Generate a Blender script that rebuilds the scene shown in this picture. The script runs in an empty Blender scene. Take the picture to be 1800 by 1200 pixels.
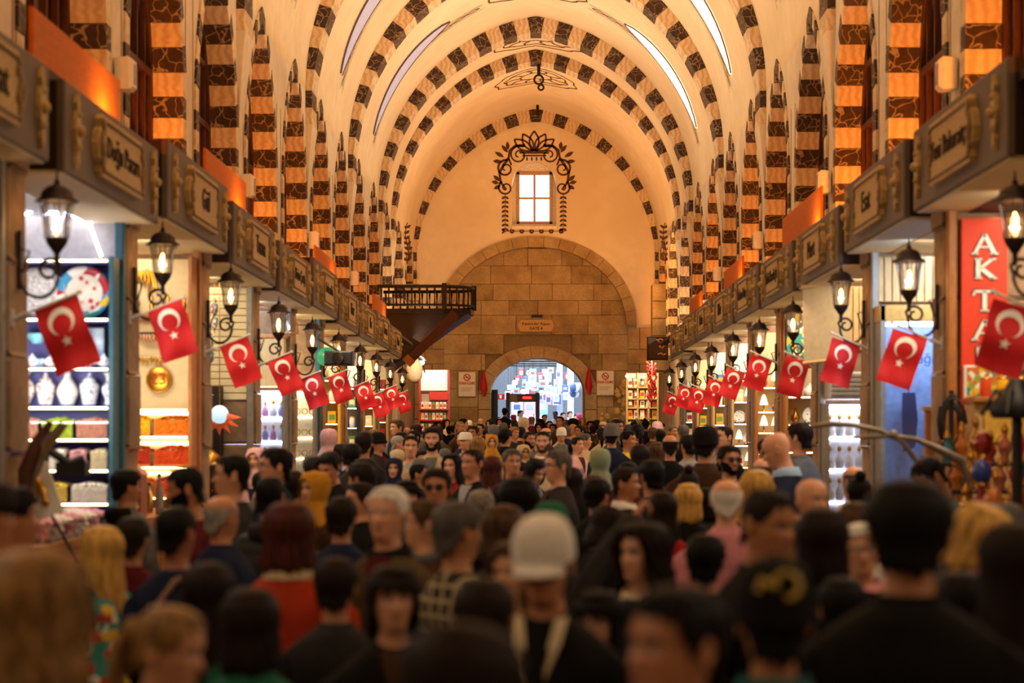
import bpy, math, random
from math import sin, cos, pi, sqrt, atan2, exp, acos, radians as R
from mathutils import Vector, Matrix
random.seed(7)
SC = bpy.context.scene
COL = SC.collection

# ---------------------------------------------------------------- camera
FP = 3300.0; CX = 942.0; CY = 766.0; EYE = 1.8
cd = bpy.data.cameras.new('camera'); cam = bpy.data.objects.new('camera', cd); COL.objects.link(cam)
cam.location = (0, 0, EYE); cam.rotation_euler = (pi / 2, 0, 0)
cd.sensor_width = 36; cd.lens = FP / 1800 * 36
cd.shift_x = -(CX - 900) / 1800; cd.shift_y = (CY - 600) / 1800
cd.clip_start = .05; cd.clip_end = 300
cd.dof.use_dof = True; cd.dof.focus_distance = 50; cd.dof.aperture_fstop = 1.9
SC.camera = cam
SC.view_settings.view_transform = 'Standard'; SC.view_settings.look = 'None'
SC.view_settings.exposure = 0.0; SC.view_settings.gamma = 1; SC.view_settings.use_curve_mapping = False

# ---------------------------------------------------------------- world (overcast daylight)
W = bpy.data.worlds.new('world'); SC.world = W; W.use_nodes = True
wn = W.node_tree.nodes; wl = W.node_tree.links
bg = wn['Background']; bg.inputs[0].default_value = (.78, .88, 1.0, 1); bg.inputs[1].default_value = 2.4

# ---------------------------------------------------------------- lamps of the hall, plus added fill lights
def area(name, loc, rot, sx, sy, col, power, spread=180):
    l = bpy.data.lights.new(name, 'AREA'); l.shape = 'RECTANGLE'; l.size = sx; l.size_y = sy
    l.color = col; l.energy = power; l.spread = R(spread)
    o = bpy.data.objects.new(name, l); COL.objects.link(o); o.location = loc; o.rotation_euler = rot
    return o
def point(name, loc, col, power, rad=.03):
    l = bpy.data.lights.new(name, 'POINT'); l.color = col; l.energy = power; l.shadow_soft_size = rad
    o = bpy.data.objects.new(name, l); COL.objects.link(o); o.location = loc
    return o
WARM = (1, .62, .30); ORANGE = (1, .25, .02); COOL = (.72, .84, 1); WHITE = (1, .86, .66)
RIB_Y = [10.7, 18.5, 26.3, 34.1, 41.75, 49.75, 54.0]
# uplights lying on the shop roofs, washing the vault (warm white)
VAULT = (1, .76, .50)
for i in range(13):
    y = 3.0 + i * 4.3
    for s in (-1, 1):
        area('vault_uplight', (s * 3.12, y, 4.3), (pi, s * R(-30), 0), .25, 3.2, VAULT, 78 if y < 48 else 46, 105)
# orange lamps on the sills of the window recesses, washing the jambs
PIER = [2.9, 6.8, 10.7, 14.6, 18.5, 22.4, 26.3, 30.2, 34.1, 37.95, 41.75, 45.75, 49.75, 54.0, 58.8, 63.4]
for s, pw_ in ((-1, (8, 8, 16, 10, 30, 8, 26, 24, 20, 16, 14, 12, 8, 8, 8)), (1, (20, 20, 34, 44, 46, 48, 10, 18, 30, 16, 34, 20, 16, 14, 50))):
    for i, p_ in enumerate(pw_):
        y0, y1 = PIER[i], PIER[i + 1]
        area('wall_washer', (s * 4.3, y0 + (y1 - y0) * .42, 4.1), (pi - R(38), 0, 0), .26, .5, ORANGE, p_ * 3.4)
area('end_washer', (3.2, 58.0, 4.6), (pi + R(10), R(-20), 0), .5, 2.5, (1, .40, .09), 300)
for s, y in ((-1, 14.7), (-1, 21.2), (-1, 30.9), (-1, 41.3), (1, 22.4), (1, 30.7), (1, 38.0)):
    area('panel_lamp', (s * 3.1, y - .3, 4.12), (0, -s * R(105), 0), .12, .12, (1, .5, .16), 13)
area('end_washer', (-3.2, 59.0, 5.2), (pi, R(14), 0), .4, 2, (1, .66, .36), 25)
# added fill below the sign boxes, put in to brighten the crowd
for i in range(13):
    y = -1.2 + i * 3.24 + 1.3
    for s in (-1, 1):
        area('soffit_light', (s * 2.75, y, 3.38), (0, s * R(38), 0), .2, 2.3, (1, .78, .54), 23 if y > 5 else 22)
# daylight-coloured lamps of the street behind the gate
area('street_lamp_light', (0, 72, 6.2), (0, 0, 0), 3.5, 10, COOL, 2600)
for s in (-1, 1): area('end_wall_lamp', (s * 2.9, 51.5, 4.6), (R(84), 0, s * R(10)), .8, .3, (1, .70, .40), 130)  # unseen fill, added to brighten the stone end wall

# ---------------------------------------------------------------- helpers
def lin(h):
    if isinstance(h, str):
        h = h.lstrip('#'); v = [int(h[i:i + 2], 16) / 255 for i in (0, 2, 4)]
        return tuple(x / 12.92 if x < .04045 else ((x + .055) / 1.055) ** 2.4 for x in v)
    return tuple(h[:3])
MC = {}
def M(name, col='#808080', rough=.6, metal=0, var=.14, scale=18, bump=0.0, emit=0, ecol=None, kind=None, col2=None, stretch=None, spec=.4, sheen=0):
    if name in MC: return MC[name]
    m = bpy.data.materials.new(name); m.use_nodes = True; MC[name] = m
    nt = m.node_tree; n = nt.nodes; L = nt.links; b = n['Principled BSDF']
    c = lin(col); c2 = lin(col2) if col2 else None
    b.inputs['Roughness'].default_value = rough; b.inputs['Metallic'].default_value = metal
    b.inputs['Specular IOR Level'].default_value = spec
    tc = n.new('ShaderNodeTexCoord'); mp = n.new('ShaderNodeMapping'); L.new(tc.outputs['Object'], mp.inputs[0])
    if stretch: mp.inputs['Scale'].default_value = stretch
    nz = n.new('ShaderNodeTexNoise'); nz.inputs['Scale'].default_value = scale; nz.inputs['Detail'].default_value = 4
    L.new(mp.outputs[0], nz.inputs['Vector'])
    def mix(fac, a, d):
        x = n.new('ShaderNodeMix'); x.data_type = 'RGBA'
        if hasattr(fac, 'is_linked'): L.new(fac, x.inputs[0])
        else: x.inputs[0].default_value = fac
        for v, i in ((a, 6), (d, 7)):
            if hasattr(v, 'is_linked'): L.new(v, x.inputs[i])
            else: x.inputs[i].default_value = (*v, 1)
        return x.outputs[2]
    def ramp(src, p0, p1, c0=(0, 0, 0), c1=(1, 1, 1)):
        r = n.new('ShaderNodeValToRGB'); r.color_ramp.elements[0].position = p0; r.color_ramp.elements[1].position = p1
        r.color_ramp.elements[0].color = (*c0, 1); r.color_ramp.elements[1].color = (*c1, 1)
        L.new(src, r.inputs[0]); return r.outputs[0]
    lo = tuple(max(0, x * (1 - var)) for x in c); hi = tuple(min(1, x * (1 + var)) for x in c)
    out = mix(ramp(nz.outputs[0], .3, .7), lo, hi)
    if kind == 'vein':        # dark marble with thin pale veins
        nb = n.new('ShaderNodeTexNoise'); nb.inputs['Scale'].default_value = 3.2; nb.inputs['Detail'].default_value = 2
        L.new(mp.outputs[0], nb.inputs['Vector'])
        v = n.new('ShaderNodeTexVoronoi'); v.feature = 'DISTANCE_TO_EDGE'; v.inputs['Scale'].default_value = 5.5
        ad = n.new('ShaderNodeVectorMath'); ad.operation = 'MULTIPLY_ADD'; ad.inputs[1].default_value = (.5, .5, .5)
        L.new(nb.outputs[1], ad.inputs[0]); L.new(mp.outputs[0], ad.inputs[2]); L.new(ad.outputs[0], v.inputs['Vector'])
        out = mix(ramp(v.outputs[0], .01, .045, (1, 1, 1), (0, 0, 0)), out, c2)
    elif kind == 'wave':      # streaked stone or wood
        w = n.new('ShaderNodeTexWave'); w.inputs['Scale'].default_value = scale * .35; w.inputs['Distortion'].default_value = 6
        w.inputs['Detail'].default_value = 3; w.inputs['Detail Scale'].default_value = 1.2
        L.new(mp.outputs[0], w.inputs['Vector']); out = mix(ramp(w.outputs[1], .25, .9), out, c2)
    elif kind == 'patch':     # worn plaster or stone with blotches
        nb = n.new('ShaderNodeTexNoise'); nb.inputs['Scale'].default_value = scale * .12; nb.inputs['Detail'].default_value = 6
        L.new(mp.outputs[0], nb.inputs['Vector']); out = mix(ramp(nb.outputs[0], .42, .66), out, c2)
    elif kind == 'plaid':
        ck = n.new('ShaderNodeTexWave'); ck.inputs['Scale'].default_value = 5; L.new(mp.outputs[0], ck.inputs['Vector'])
        ck2 = n.new('ShaderNodeTexWave'); ck2.bands_direction = 'Z'; ck2.inputs['Scale'].default_value = 5; L.new(mp.outputs[0], ck2.inputs['Vector'])
        mx = n.new('ShaderNodeMath'); mx.operation = 'MAXIMUM'; L.new(ck.outputs[1], mx.inputs[0]); L.new(ck2.outputs[1], mx.inputs[1])
        out = mix(ramp(mx.outputs[0], .78, .92), out, c2)
    elif kind == 'floral':    # printed blooms in several colours
        v = n.new('ShaderNodeTexVoronoi'); v.inputs['Scale'].default_value = scale; L.new(mp.outputs[0], v.inputs['Vector'])
        rr = n.new('ShaderNodeValToRGB'); cr = rr.color_ramp; cr.interpolation = 'CONSTANT'
        cr.elements[0].position = 0; cr.elements[0].color = (*c, 1); cr.elements[1].position = .3; cr.elements[1].color = (*c2, 1)
        for p_, h_ in ((.45, '#e3b721'), (.6, '#e9e2d0'), (.75, '#2f8f86')):
            e = cr.elements.new(p_); e.color = (*lin(h_), 1)
        sp = n.new('ShaderNodeSeparateColor'); L.new(v.outputs[1], sp.inputs[0]); L.new(sp.outputs[0], rr.inputs[0]); out = rr.outputs[0]
    elif kind == 'spots':     # small painted motifs on a plain ground
        v = n.new('ShaderNodeTexVoronoi'); v.inputs['Scale'].default_value = scale; L.new(mp.outputs[0], v.inputs['Vector'])
        out = mix(ramp(v.outputs[0], .22, .34, (1, 1, 1), (0, 0, 0)), out, c2)
    L.new(out, b.inputs['Base Color'])
    if bump:
        bp = n.new('ShaderNodeBump'); bp.inputs['Strength'].default_value = bump; bp.inputs['Distance'].default_value = .02
        L.new(nz.outputs[0], bp.inputs['Height']); L.new(bp.outputs[0], b.inputs['Normal'])
    if emit:
        b.inputs['Emission Color'].default_value = (*(lin(ecol) if ecol else c), 1); b.inputs['Emission Strength'].default_value = emit
    return m
def glass(name, tint='#ffffff', gloss=.12, rough=.04):
    if name in MC: return MC[name]
    m = bpy.data.materials.new(name); m.use_nodes = True; MC[name] = m
    nt = m.node_tree; n = nt.nodes; L = nt.links; n.remove(n['Principled BSDF'])
    t = n.new('ShaderNodeBsdfTransparent'); t.inputs[0].default_value = (*lin(tint), 1)
    g = n.new('ShaderNodeBsdfGlossy'); g.inputs['Roughness'].default_value = rough
    f = n.new('ShaderNodeLayerWeight'); f.inputs[0].default_value = .25
    ma = n.new('ShaderNodeMath'); ma.operation = 'MULTIPLY_ADD'; ma.inputs[1].default_value = .6; ma.inputs[2].default_value = gloss
    L.new(f.outputs[0], ma.inputs[0])
    x = n.new('ShaderNodeMixShader'); L.new(ma.outputs[0], x.inputs[0]); L.new(t.outputs[0], x.inputs[1]); L.new(g.outputs[0], x.inputs[2])
    L.new(x.outputs[0], n['Material Output'].inputs[0]); return m

class MB:
    """collects shapes into one mesh; mi = material index, sm = smooth"""
    def __init__(s): s.v = []; s.f = []; s.m = []; s.s = []; s.mi = 0; s.sm = False
    def add(s, vs, fs, sm=None):
        o = len(s.v); s.v += [tuple(p) for p in vs]
        for f in fs: s.f.append(tuple(i + o for i in f)); s.m.append(s.mi); s.s.append(s.sm if sm is None else sm)
        return s
    def box(s, x0, x1, y0, y1, z0, z1):
        return s.add([(x0, y0, z0), (x1, y0, z0), (x1, y1, z0), (x0, y1, z0), (x0, y0, z1), (x1, y0, z1), (x1, y1, z1), (x0, y1, z1)],
                     [(0, 3, 2, 1), (4, 5, 6, 7), (0, 1, 5, 4), (1, 2, 6, 5), (2, 3, 7, 6), (3, 0, 4, 7)], False)
    def bbox(s, x0, x1, y0, y1, z0, z1, b=.01):      # box with chamfered edges on the -y face and softened rim
        if x0 > x1: x0, x1 = x1, x0
        return s.loft([[(x0 + b, y0, z0 + b), (x1 - b, y0, z0 + b), (x1 - b, y0, z1 - b), (x0 + b, y0, z1 - b)],
                       [(x0, y0 + b, z0), (x1, y0 + b, z0), (x1, y0 + b, z1), (x0, y0 + b, z1)],
                       [(x0, y1, z0), (x1, y1, z0), (x1, y1, z1), (x0, y1, z1)]], False)
    def loft(s, rings, sm=True, closed=True, cap0=True, cap1=True):
        n = len(rings[0]); vs = [p for r in rings for p in r]; fs = []
        for i in range(len(rings) - 1):
            for j in range(n if closed else n - 1):
                k = (j + 1) % n; fs.append((i * n + j, i * n + k, (i + 1) * n + k, (i + 1) * n + j))
        s.add(vs, fs, sm)
        if closed and cap0: s.add(rings[0], [tuple(range(n - 1, -1, -1))], False)
        if closed and cap1: s.add(rings[-1], [tuple(range(n))], False)
        return s
    def lathe(s, prof, n=12, c=(0, 0, 0), axis='z', sm=True, cap=True):
        rs = []
        for r, z in prof:
            ring = []
            for j in range(n):
                a = 2 * pi * j / n; p = (r * cos(a), r * sin(a), z)
                if axis == 'y': p = (p[0], p[2], p[1])
                elif axis == 'x': p = (p[2], p[0], p[1])
                ring.append((p[0] + c[0], p[1] + c[1], p[2] + c[2]))
            rs.append(ring)
        return s.loft(rs, sm, True, cap, cap)
    def tube(s, pts, r, n=6, sm=True):
        pts = [Vector(p) for p in pts]; rr = r if isinstance(r, (list, tuple)) else [r] * len(pts); rings = []
        u = None
        for i, p in enumerate(pts):
            d = (pts[min(i + 1, len(pts) - 1)] - pts[max(i - 1, 0)]).normalized()
            if u is None:
                u = d.orthogonal().normalized()
            else:
                u = (u - d * u.dot(d)); u = u.normalized() if u.length > 1e-6 else d.orthogonal().normalized()
            w = d.cross(u)
            rings.append([tuple(p + (u * cos(2 * pi * j / n) + w * sin(2 * pi * j / n)) * rr[i]) for j in range(n)])
        return s.loft(rings, sm)
    def ball(s, c, r, n=10, m=7, sc=(1, 1, 1)):
        rs = []
        for i in range(m + 1):
            a = pi * i / m; rr = max(sin(a), .02) * r; z = -cos(a) * r
            rs.append([(c[0] + rr * cos(2 * pi * j / n) * sc[0], c[1] + rr * sin(2 * pi * j / n) * sc[1], c[2] + z * sc[2]) for j in range(n)])
        return s.loft(rs, True)
    def prism(s, poly, y0, y1, inset=0):              # outline in xz, extruded along y
        n = len(poly)
        s.add([(x, y0, z) for x, z in poly] + [(x, y1, z) for x, z in poly],
              [tuple(range(n))] + [tuple(range(2 * n - 1, n - 1, -1))] + [(i, (i + 1) % n, n + (i + 1) % n, n + i) for i in range(n)], False)
        return s
    def mesh(s, name):
        me = bpy.data.meshes.new(name); me.from_pydata(s.v, [], s.f)
        me.polygons.foreach_set('material_index', s.m); me.polygons.foreach_set('use_smooth', s.s); me.update()
        return me
def link(name, data, parent=None, loc=(0, 0, 0), rz=0, rot=None, sc=None):
    o = bpy.data.objects.new(name, data); COL.objects.link(o); o.parent = parent; o.location = loc
    o.rotation_euler = rot if rot else (0, 0, rz)
    if sc: o.scale = sc
    return o
MESH = {}
def ob(name, mb, mats, parent=None, loc=(0, 0, 0), rz=0, key=None, **kw):
    """mb: an MB, a function returning one, or a mesh.  With key the mesh data are shared."""
    if not isinstance(mats, (list, tuple)): mats = [mats]
    k = (key, tuple(m.name for m in mats)) if key else None
    if k and k in MESH: me = MESH[k]
    else:
        b = mb() if callable(mb) else mb
        me = b.mesh(name) if isinstance(b, MB) else b
        for m in mats: me.materials.append(m)
        if k: MESH[k] = me
    return link(name, me, parent, loc, rz, **kw)
def tag(o, label=None, cat=None, group=None, kind=None):
    if label: o['label'] = label
    if cat: o['category'] = cat
    if group: o['group'] = group
    if kind: o['kind'] = kind
    return o
def thing(name, label, cat, loc=(0, 0, 0), rz=0, group=None, sc=None):
    return tag(link(name, None, None, loc, rz, sc=sc), label, cat, group)
def structure(o): o['kind'] = 'structure'; return o
def sempty(name, loc=(0, 0, 0)): return structure(link(name, None, None, loc))
ORD = ['first', 'second', 'third', 'fourth', 'fifth', 'sixth', 'seventh', 'eighth', 'ninth', 'tenth', 'eleventh', 'twelfth']
def P(px, py, Y): return ((px - CX) * Y / FP, Y, EYE + (CY - py) * Y / FP)
def floor_z(y): return max(0, (y - 12) * .0125)
TXT = {}
def text_mesh(s, size=.1, depth=.004, font_shear=0, bold=0):
    k = (s, size, depth, bold)
    if k in TXT: return TXT[k]
    c = bpy.data.curves.new('lettering', 'FONT'); c.body = s; c.size = size; c.extrude = depth; c.align_x = 'CENTER'; c.align_y = 'CENTER'; c.resolution_u = 2; c.shear = font_shear; c.offset = bold
    o = bpy.data.objects.new('lettering', c); COL.objects.link(o)
    me = bpy.data.meshes.new_from_object(o.evaluated_get(bpy.context.evaluated_depsgraph_get()))
    bpy.data.objects.remove(o); TXT[k] = me
    return me

# ---------------------------------------------------------------- materials
PLASTER = M('plaster', '#ecdcbc', .9, var=.06, scale=3, kind='patch', col2='#dfcca8', bump=.05)
PIERPL = M('pier_plaster', '#e2d4bd', .9, var=.08, scale=6, kind='patch', col2='#cdbca4')
DARKM = M('dark_marble', '#3d291e', .6, var=.35, scale=9, kind='vein', col2='#a08c70')
LIGHTM = M('light_marble', '#dcc7a6', .7, var=.08, scale=7, kind='wave', col2='#c9ac84', stretch=(1, 1.2, 2.2))
PAINT = M('brown_paint', '#5a3c22', .9, var=.2)
STONE = M('stone', '#b39464', .9, var=.16, scale=14, kind='patch', col2='#9b7c50', bump=.5)
STONE2 = M('pale_stone', '#b59a6c', .9, var=.16, scale=14, kind='patch', col2='#9e8154', bump=.5)
STONE3 = M('dark_stone', '#a48757', .9, var=.18, scale=14, kind='patch', col2='#80653f', bump=.5)
MORTAR = M('mortar', '#8a6f48', .95)
WOOD = M('dark_wood', '#4a2412', .55, var=.3, scale=12, stretch=(6, 6, 1))
WOODB = M('black_wood', '#1d110b', .6, var=.3, scale=12)
AMBER = M('amber_wood', '#a8692c', .5, var=.2, scale=10, stretch=(6, 6, 1))
SLATW = M('pale_wood', '#c39d66', .55, var=.18, scale=10, stretch=(8, 8, 1))
BOXG = M('sign_grey', '#67584a', .55, var=.08, scale=4)
BOXD = M('sign_dark', '#2a1810', .6)
GOLDP = M('plaque_gold', '#b99a62', .5, metal=.1, var=.2, scale=30)
GOLD = M('gold', '#c9973a', .3, metal=1, var=.15, scale=40)
BRASS = M('brass', '#b98a3e', .25, metal=1, var=.2, scale=20)
IRON = M('wrought_iron', '#2b1b14', .5, metal=.4, var=.2)
INK = M('lettering_ink', '#3a2413', .8)
GLASS = glass('clear_glass'); GLASSW = glass('window_glass', '#f4f6ff', .06)
DGLASS = M('dark_glass', '#1b1512', .12, spec=.6)
BULB = M('filament_bulb', '#ffcf87', emit=26, ecol='#ffb45a')
LEDW = M('led_cool', '#eef0ff', emit=9, ecol='#e6e6ff'); LEDV = M('led_warm', '#fff0cc', emit=7, ecol='#ffe2a8')
RED = M('flag_red', '#c3161a', .7, var=.08, scale=60); WHT = M('flag_white', '#f2e8dc', .7, var=.04)
CREAM = M('cream_panel', '#e2cfa4', .7, var=.06); GREYP = M('grey_panel', '#a9a29c', .6)
BLUEB = M('blue_board', '#5a5aa0', .5, var=.06); TEAL = M('teal_paint', '#285868', .5)
STEEL = M('steel', '#857d72', .5, metal=.35); BLACK = M('black_metal', '#141210', .5)
WHITEP = M('white_paint', '#eae4da', .6, var=.04); BEIGE = M('beige_plastic', '#cbb48e', .5)
# ================================================================ HALL
SPR = 8.0; OFF = .76; RW = 4.9; YE = 63.5
def vz(x, r=RW):
    a = abs(x) + OFF
    return SPR + sqrt(max(0, r * r - a * a))
# floor
b = MB()
ys = [-6, 12, 20, 30, 40, 50, 63.4]
for i in range(len(ys) - 1):
    y0, y1 = ys[i], ys[i + 1]
    b.add([(-6, y0, floor_z(y0)), (6, y0, floor_z(y0)), (6, y1, floor_z(y1)), (-6, y1, floor_z(y1))], [(0, 1, 2, 3)])
FLO = structure(ob('floor', b, M('floor_stone', '#6b5f50', .5, var=.15, scale=6, kind='patch', col2='#574b3e')))
# vault
def vault_ring(y, r=RW, n=22):
    pts = []; pm = acos(OFF / r)
    pts.append((r - OFF, y, 8.0))
    for i in range(n + 1):
        p = pm * i / n; pts.append((-OFF + r * cos(p), y, SPR + r * sin(p)))
    return pts + [(-x, y_, z) for x, y_, z in reversed(pts[:-1])]
b = MB(); b.loft([vault_ring(y) for y in [-6 + i * 4.34375 for i in range(17)]], True, False)
CEIL = structure(ob('ceiling', b, PLASTER))
# rear wall of the hall behind the camera
structure(ob('wall_rear', MB().box(-6, 6, -6.3, -6, 0, 13), PLASTER))

# ---- lunette windows in the side walls
WX = 4.14; SILL = 4.05
def arch_pts(hs, apex, spring, n):
    rise = apex - spring; r = (hs * hs + rise * rise) / (2 * hs); pm = acos((r - hs) / r)
    return [(-(r - hs) + r * cos(pm * i / n), spring + r * sin(pm * i / n)) for i in range(n + 1)]   # from springing to apex, right half
def voussoirs(parent, hs, wid, apex, spring, base, x0, x1, sgn, yc, nv, na, key):
    """striped stones around a pointed opening; local y across, z up"""
    inn = arch_pts(hs, apex, spring, na); out = arch_pts(hs + wid, apex + wid * 1.15, spring, na)
    hb = (spring - base) / nv; k = 0
    for side in (1, -1):
        seq = []
        for i in range(nv): seq.append(((hs, base + i * hb), (hs + wid, base + i * hb), (hs + wid, base + (i + 1) * hb), (hs, base + (i + 1) * hb)))
        for i in range(na): seq.append((inn[i], out[i], out[i + 1], inn[i + 1]))
        for i, q in enumerate(seq):
            g = .006; j = .004 * ((i * 7) % 3 - 1)
            poly = [(side * (yy), zz) for yy, zz in q]
            a0, a1 = x0, x1 + sgn * -.0 + (j if i % 2 else .006 + j) * -sgn
            b = MB(); n = 4
            cyy = sum(p[0] for p in poly) / 4; czz = sum(p[1] for p in poly) / 4
            poly = [(cyy + (p[0] - cyy) * .985, czz + (p[1] - czz) * .975) for p in poly]
            b.add([(a0, p[0], p[1]) for p in poly] + [(a1, p[0], p[1]) for p in poly],
                  [(0, 1, 2, 3), (7, 6, 5, 4), (0, 4, 5, 1), (1, 5, 6, 2), (2, 6, 7, 3), (3, 7, 4, 0)])
            ob('voussoir', b, DARKM if i % 2 == 0 else LIGHTM, parent, key=(key, side, i))
wn_ = 0; tn_ = 0
for s in (-1, 1):
    b = MB()
    for i in range(len(PIER) - 1):
        y0, y1 = PIER[i], PIER[i + 1]; yc = (y0 + y1) / 2; hs = (y1 - y0) / 2 - .52; apex = 8.02; spring = 5.75
        far = y0 > 53
        wn_ += 1; tn_ += 1
        # arch stones
        t = sempty('trim_%d' % tn_, (0, yc, 0))
        voussoirs(t, hs, .21, apex, spring, SILL, s * 4.47, s * 4.115, s, yc, 7, 10, ('lun', s, round(hs, 2)))
        # plaster around the arch
        outer = arch_pts(hs + .2, apex + .23, spring, 8)
        ol = [(-y, z) for y, z in outer] + [(y, z) for y, z in reversed(outer[:-1])]
        cols = [(y0 - yc, SILL)] + [(-(hs + .2), SILL)] + ol + [(hs + .2, SILL)] + [(y1 - yc, SILL)]
        for (ya, za), (yb, zb) in zip(cols, cols[1:]):
            if yb - ya < 1e-6: continue
            b.add([(s * WX, yc + ya, za), (s * WX, yc + yb, zb), (s * WX, yc + yb, 8.45), (s * WX, yc + ya, 8.45)], [(0, 1, 2, 3)])
        # painted thin lines beside the pier
        for e in (-.24, .24):
            tb = MB(); tb.box(s * (WX - .006), s * (WX + .01), y0 + e - .012, y0 + e + .012, SILL, 7.1)
            ob('painted_line', tb, M('grey_paint', '#8a7a6c', .9), t, (0, -yc, 0))
        # wooden window
        w = sempty('window_%d' % wn_, (s * 4.5, yc, SILL))
        f = MB(); a = arch_pts(hs, apex, spring, 8); a2 = arch_pts(hs - .09, apex - .12, spring, 8)
        for sd in (1, -1):
            pi_ = [(hs, SILL)] + a; po = [(hs - .09, SILL)] + a2
            for q in range(len(pi_) - 1):
                v = [(pi_[q][0], pi_[q][1]), (pi_[q + 1][0], pi_[q + 1][1]), (po[q + 1][0], po[q + 1][1]), (po[q][0], po[q][1])]
                f.add([(-.04, sd * yy, zz - SILL) for yy, zz in v] + [(.04, sd * yy, zz - SILL) for yy, zz in v],
                      [(0, 1, 2, 3), (7, 6, 5, 4), (0, 4, 5, 1), (1, 5, 6, 2), (2, 6, 7, 3), (3, 7, 4, 0)])
        ob('frame', f, WOOD, w)
        def ztop(y):
            rise = apex - spring; r = (hs * hs + rise * rise) / (2 * hs); q = r * r - (abs(y) + r - hs) ** 2
            return spring + sqrt(max(q, 0)) - SILL
        for q in range(1, 7):
            y = -hs + 2 * hs * q / 7
            ob('mullion', MB().box(-.03, .03, y - .028, y + .028, 0, ztop(y) - .04), WOOD, w)
        for zz in (.05, 1.0, 1.95, 2.75):
            hw = hs - .03 if zz < spring - SILL else hs * (1 - (zz - (spring - SILL)) / 3.1)
            ob('rail', MB().box(-.045, .045, -hw, hw, zz - .04, zz + .04), WOOD, w)
        g = MB(); pts = [(-hs, 0)] + [(-y, z - SILL) for y, z in a] + [(y, z - SILL) for y, z in reversed(a[:-1])] + [(hs, 0)]
        g.add([(s * .06, y, z) for y, z in pts], [tuple(range(len(pts)))])
        ob('pane', g, DGLASS, w)
    b.add([(s * WX, -6, SILL), (s * WX, 2.9, SILL), (s * WX, 2.9, 8.45), (s * WX, -6, 8.45)], [(0, 1, 2, 3)])
    structure(ob('wall_left' if s < 0 else 'wall_right', b, PIERPL))
    # roof ledge of the shops and outer closing wall
    structure(ob('trim_%d' % (41 if s < 0 else 42), MB().box(s * 2.97, s * 5.6, -6, 45.2, 3.98, 4.04), BOXD))
    structure(ob('wall_outer_left' if s < 0 else 'wall_outer_right', MB().box(s * 5.5, s * 5.7, -6, 63.5, 0, 4.0), CREAM))
    structure(ob('wall_behind_left' if s < 0 else 'wall_behind_right', MB().box(s * 5.0, s * 5.1, -6, 63.5, 4.04, 8.6), BOXD))

# ---- transverse ribs of alternating dark and light stones
def rib(y, r0, r1, w, name, n=17, foot=2, proud=0):
    t = sempty(name, (0, y, 0)); rm = (r0 + r1) / 2; pm = acos(OFF / rm)
    key = ('rib', r0, r1, w, n)
    half = pm / (n + .5) * .5
    def rin(p): return r1 - (r1 - r0) * (.34 + .66 * min(1, max(0, p) / 1.0) ** .8)
    def sector(p0, p1, cx=-OFF):
        a0, a1 = rin(p0), rin(p1)
        return [(cx + a0 * cos(p0), SPR + a0 * sin(p0)), (cx + r1 * cos(p0), SPR + r1 * sin(p0)), (cx + r1 * cos(p1), SPR + r1 * sin(p1)), (cx + a1 * cos(p1), SPR + a1 * sin(p1))]
    def blk(q, mat, k, j=0):
        cx = sum(p[0] for p in q) / 4; cz = sum(p[1] for p in q) / 4
        q = [(cx + (p[0] - cx) * .985, cz + (p[1] - cz) * .985) for p in q]
        bb = MB(); bb.add([(x, -w / 2 - j, z) for x, z in q] + [(x, w / 2, z) for x, z in q],
                          [(0, 1, 2, 3), (7, 6, 5, 4), (0, 4, 5, 1), (1, 5, 6, 2), (2, 6, 7, 3), (3, 7, 4, 0)])
        ob('voussoir', bb, mat, t, key=key + (k,))
    d = pm / (n + .5)
    for i in range(n):
        p1 = pm - d * (.5 + i); p0 = p1 - d
        q = sector(max(p0, 0), p1); m = LIGHTM if i % 2 == 0 else DARKM; j = .004 * (i % 3)
        blk(q, m, i, j); blk([(-x, z) for x, z in q], m, -1 - i, j)
    # keystone
    p0 = pm - d * .5; q = sector(p0, p0 + .001)
    blk([q[0], q[1], (-q[1][0], q[1][1]), (-q[0][0], q[0][1])], DARKM, 'k')
    for sd in (1, -1):
        for i in range(foot):
            z1 = SPR - i * .3; q = [(sd * (rin(0) - OFF), z1 - .3), (sd * (r1 - OFF), z1 - .3), (sd * (r1 - OFF), z1), (sd * (rin(0) - OFF), z1)]
            blk(q, DARKM if (i + n) % 2 else LIGHTM, ('f', sd, i))
        if foot:  # tapering plaster tip under the springing
            z1 = SPR - foot * .3; bb = MB(); c = sd * (r1 - OFF); dp = r1 - rin(0); rg = []
            for q in range(7):
                tt = q / 6; pr = dp * (1 - tt) ** 1.6 + .012; ww = w / 2 * (1 - .8 * tt); z = z1 - 1.9 * tt
                rg.append([(c - sd * pr, -ww, z), (c + sd * .05, -ww, z), (c + sd * .05, ww, z), (c - sd * pr, ww, z)])
            bb.loft(rg, False)
            ob('corbel', bb, PIERPL, t, key=key + ('c', sd))
    return t
for i, y in enumerate(RIB_Y):
    rib(y, 4.5 if i < 6 else 4.58, 4.93, .75, 'trim_%d' % (50 + i))

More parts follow.
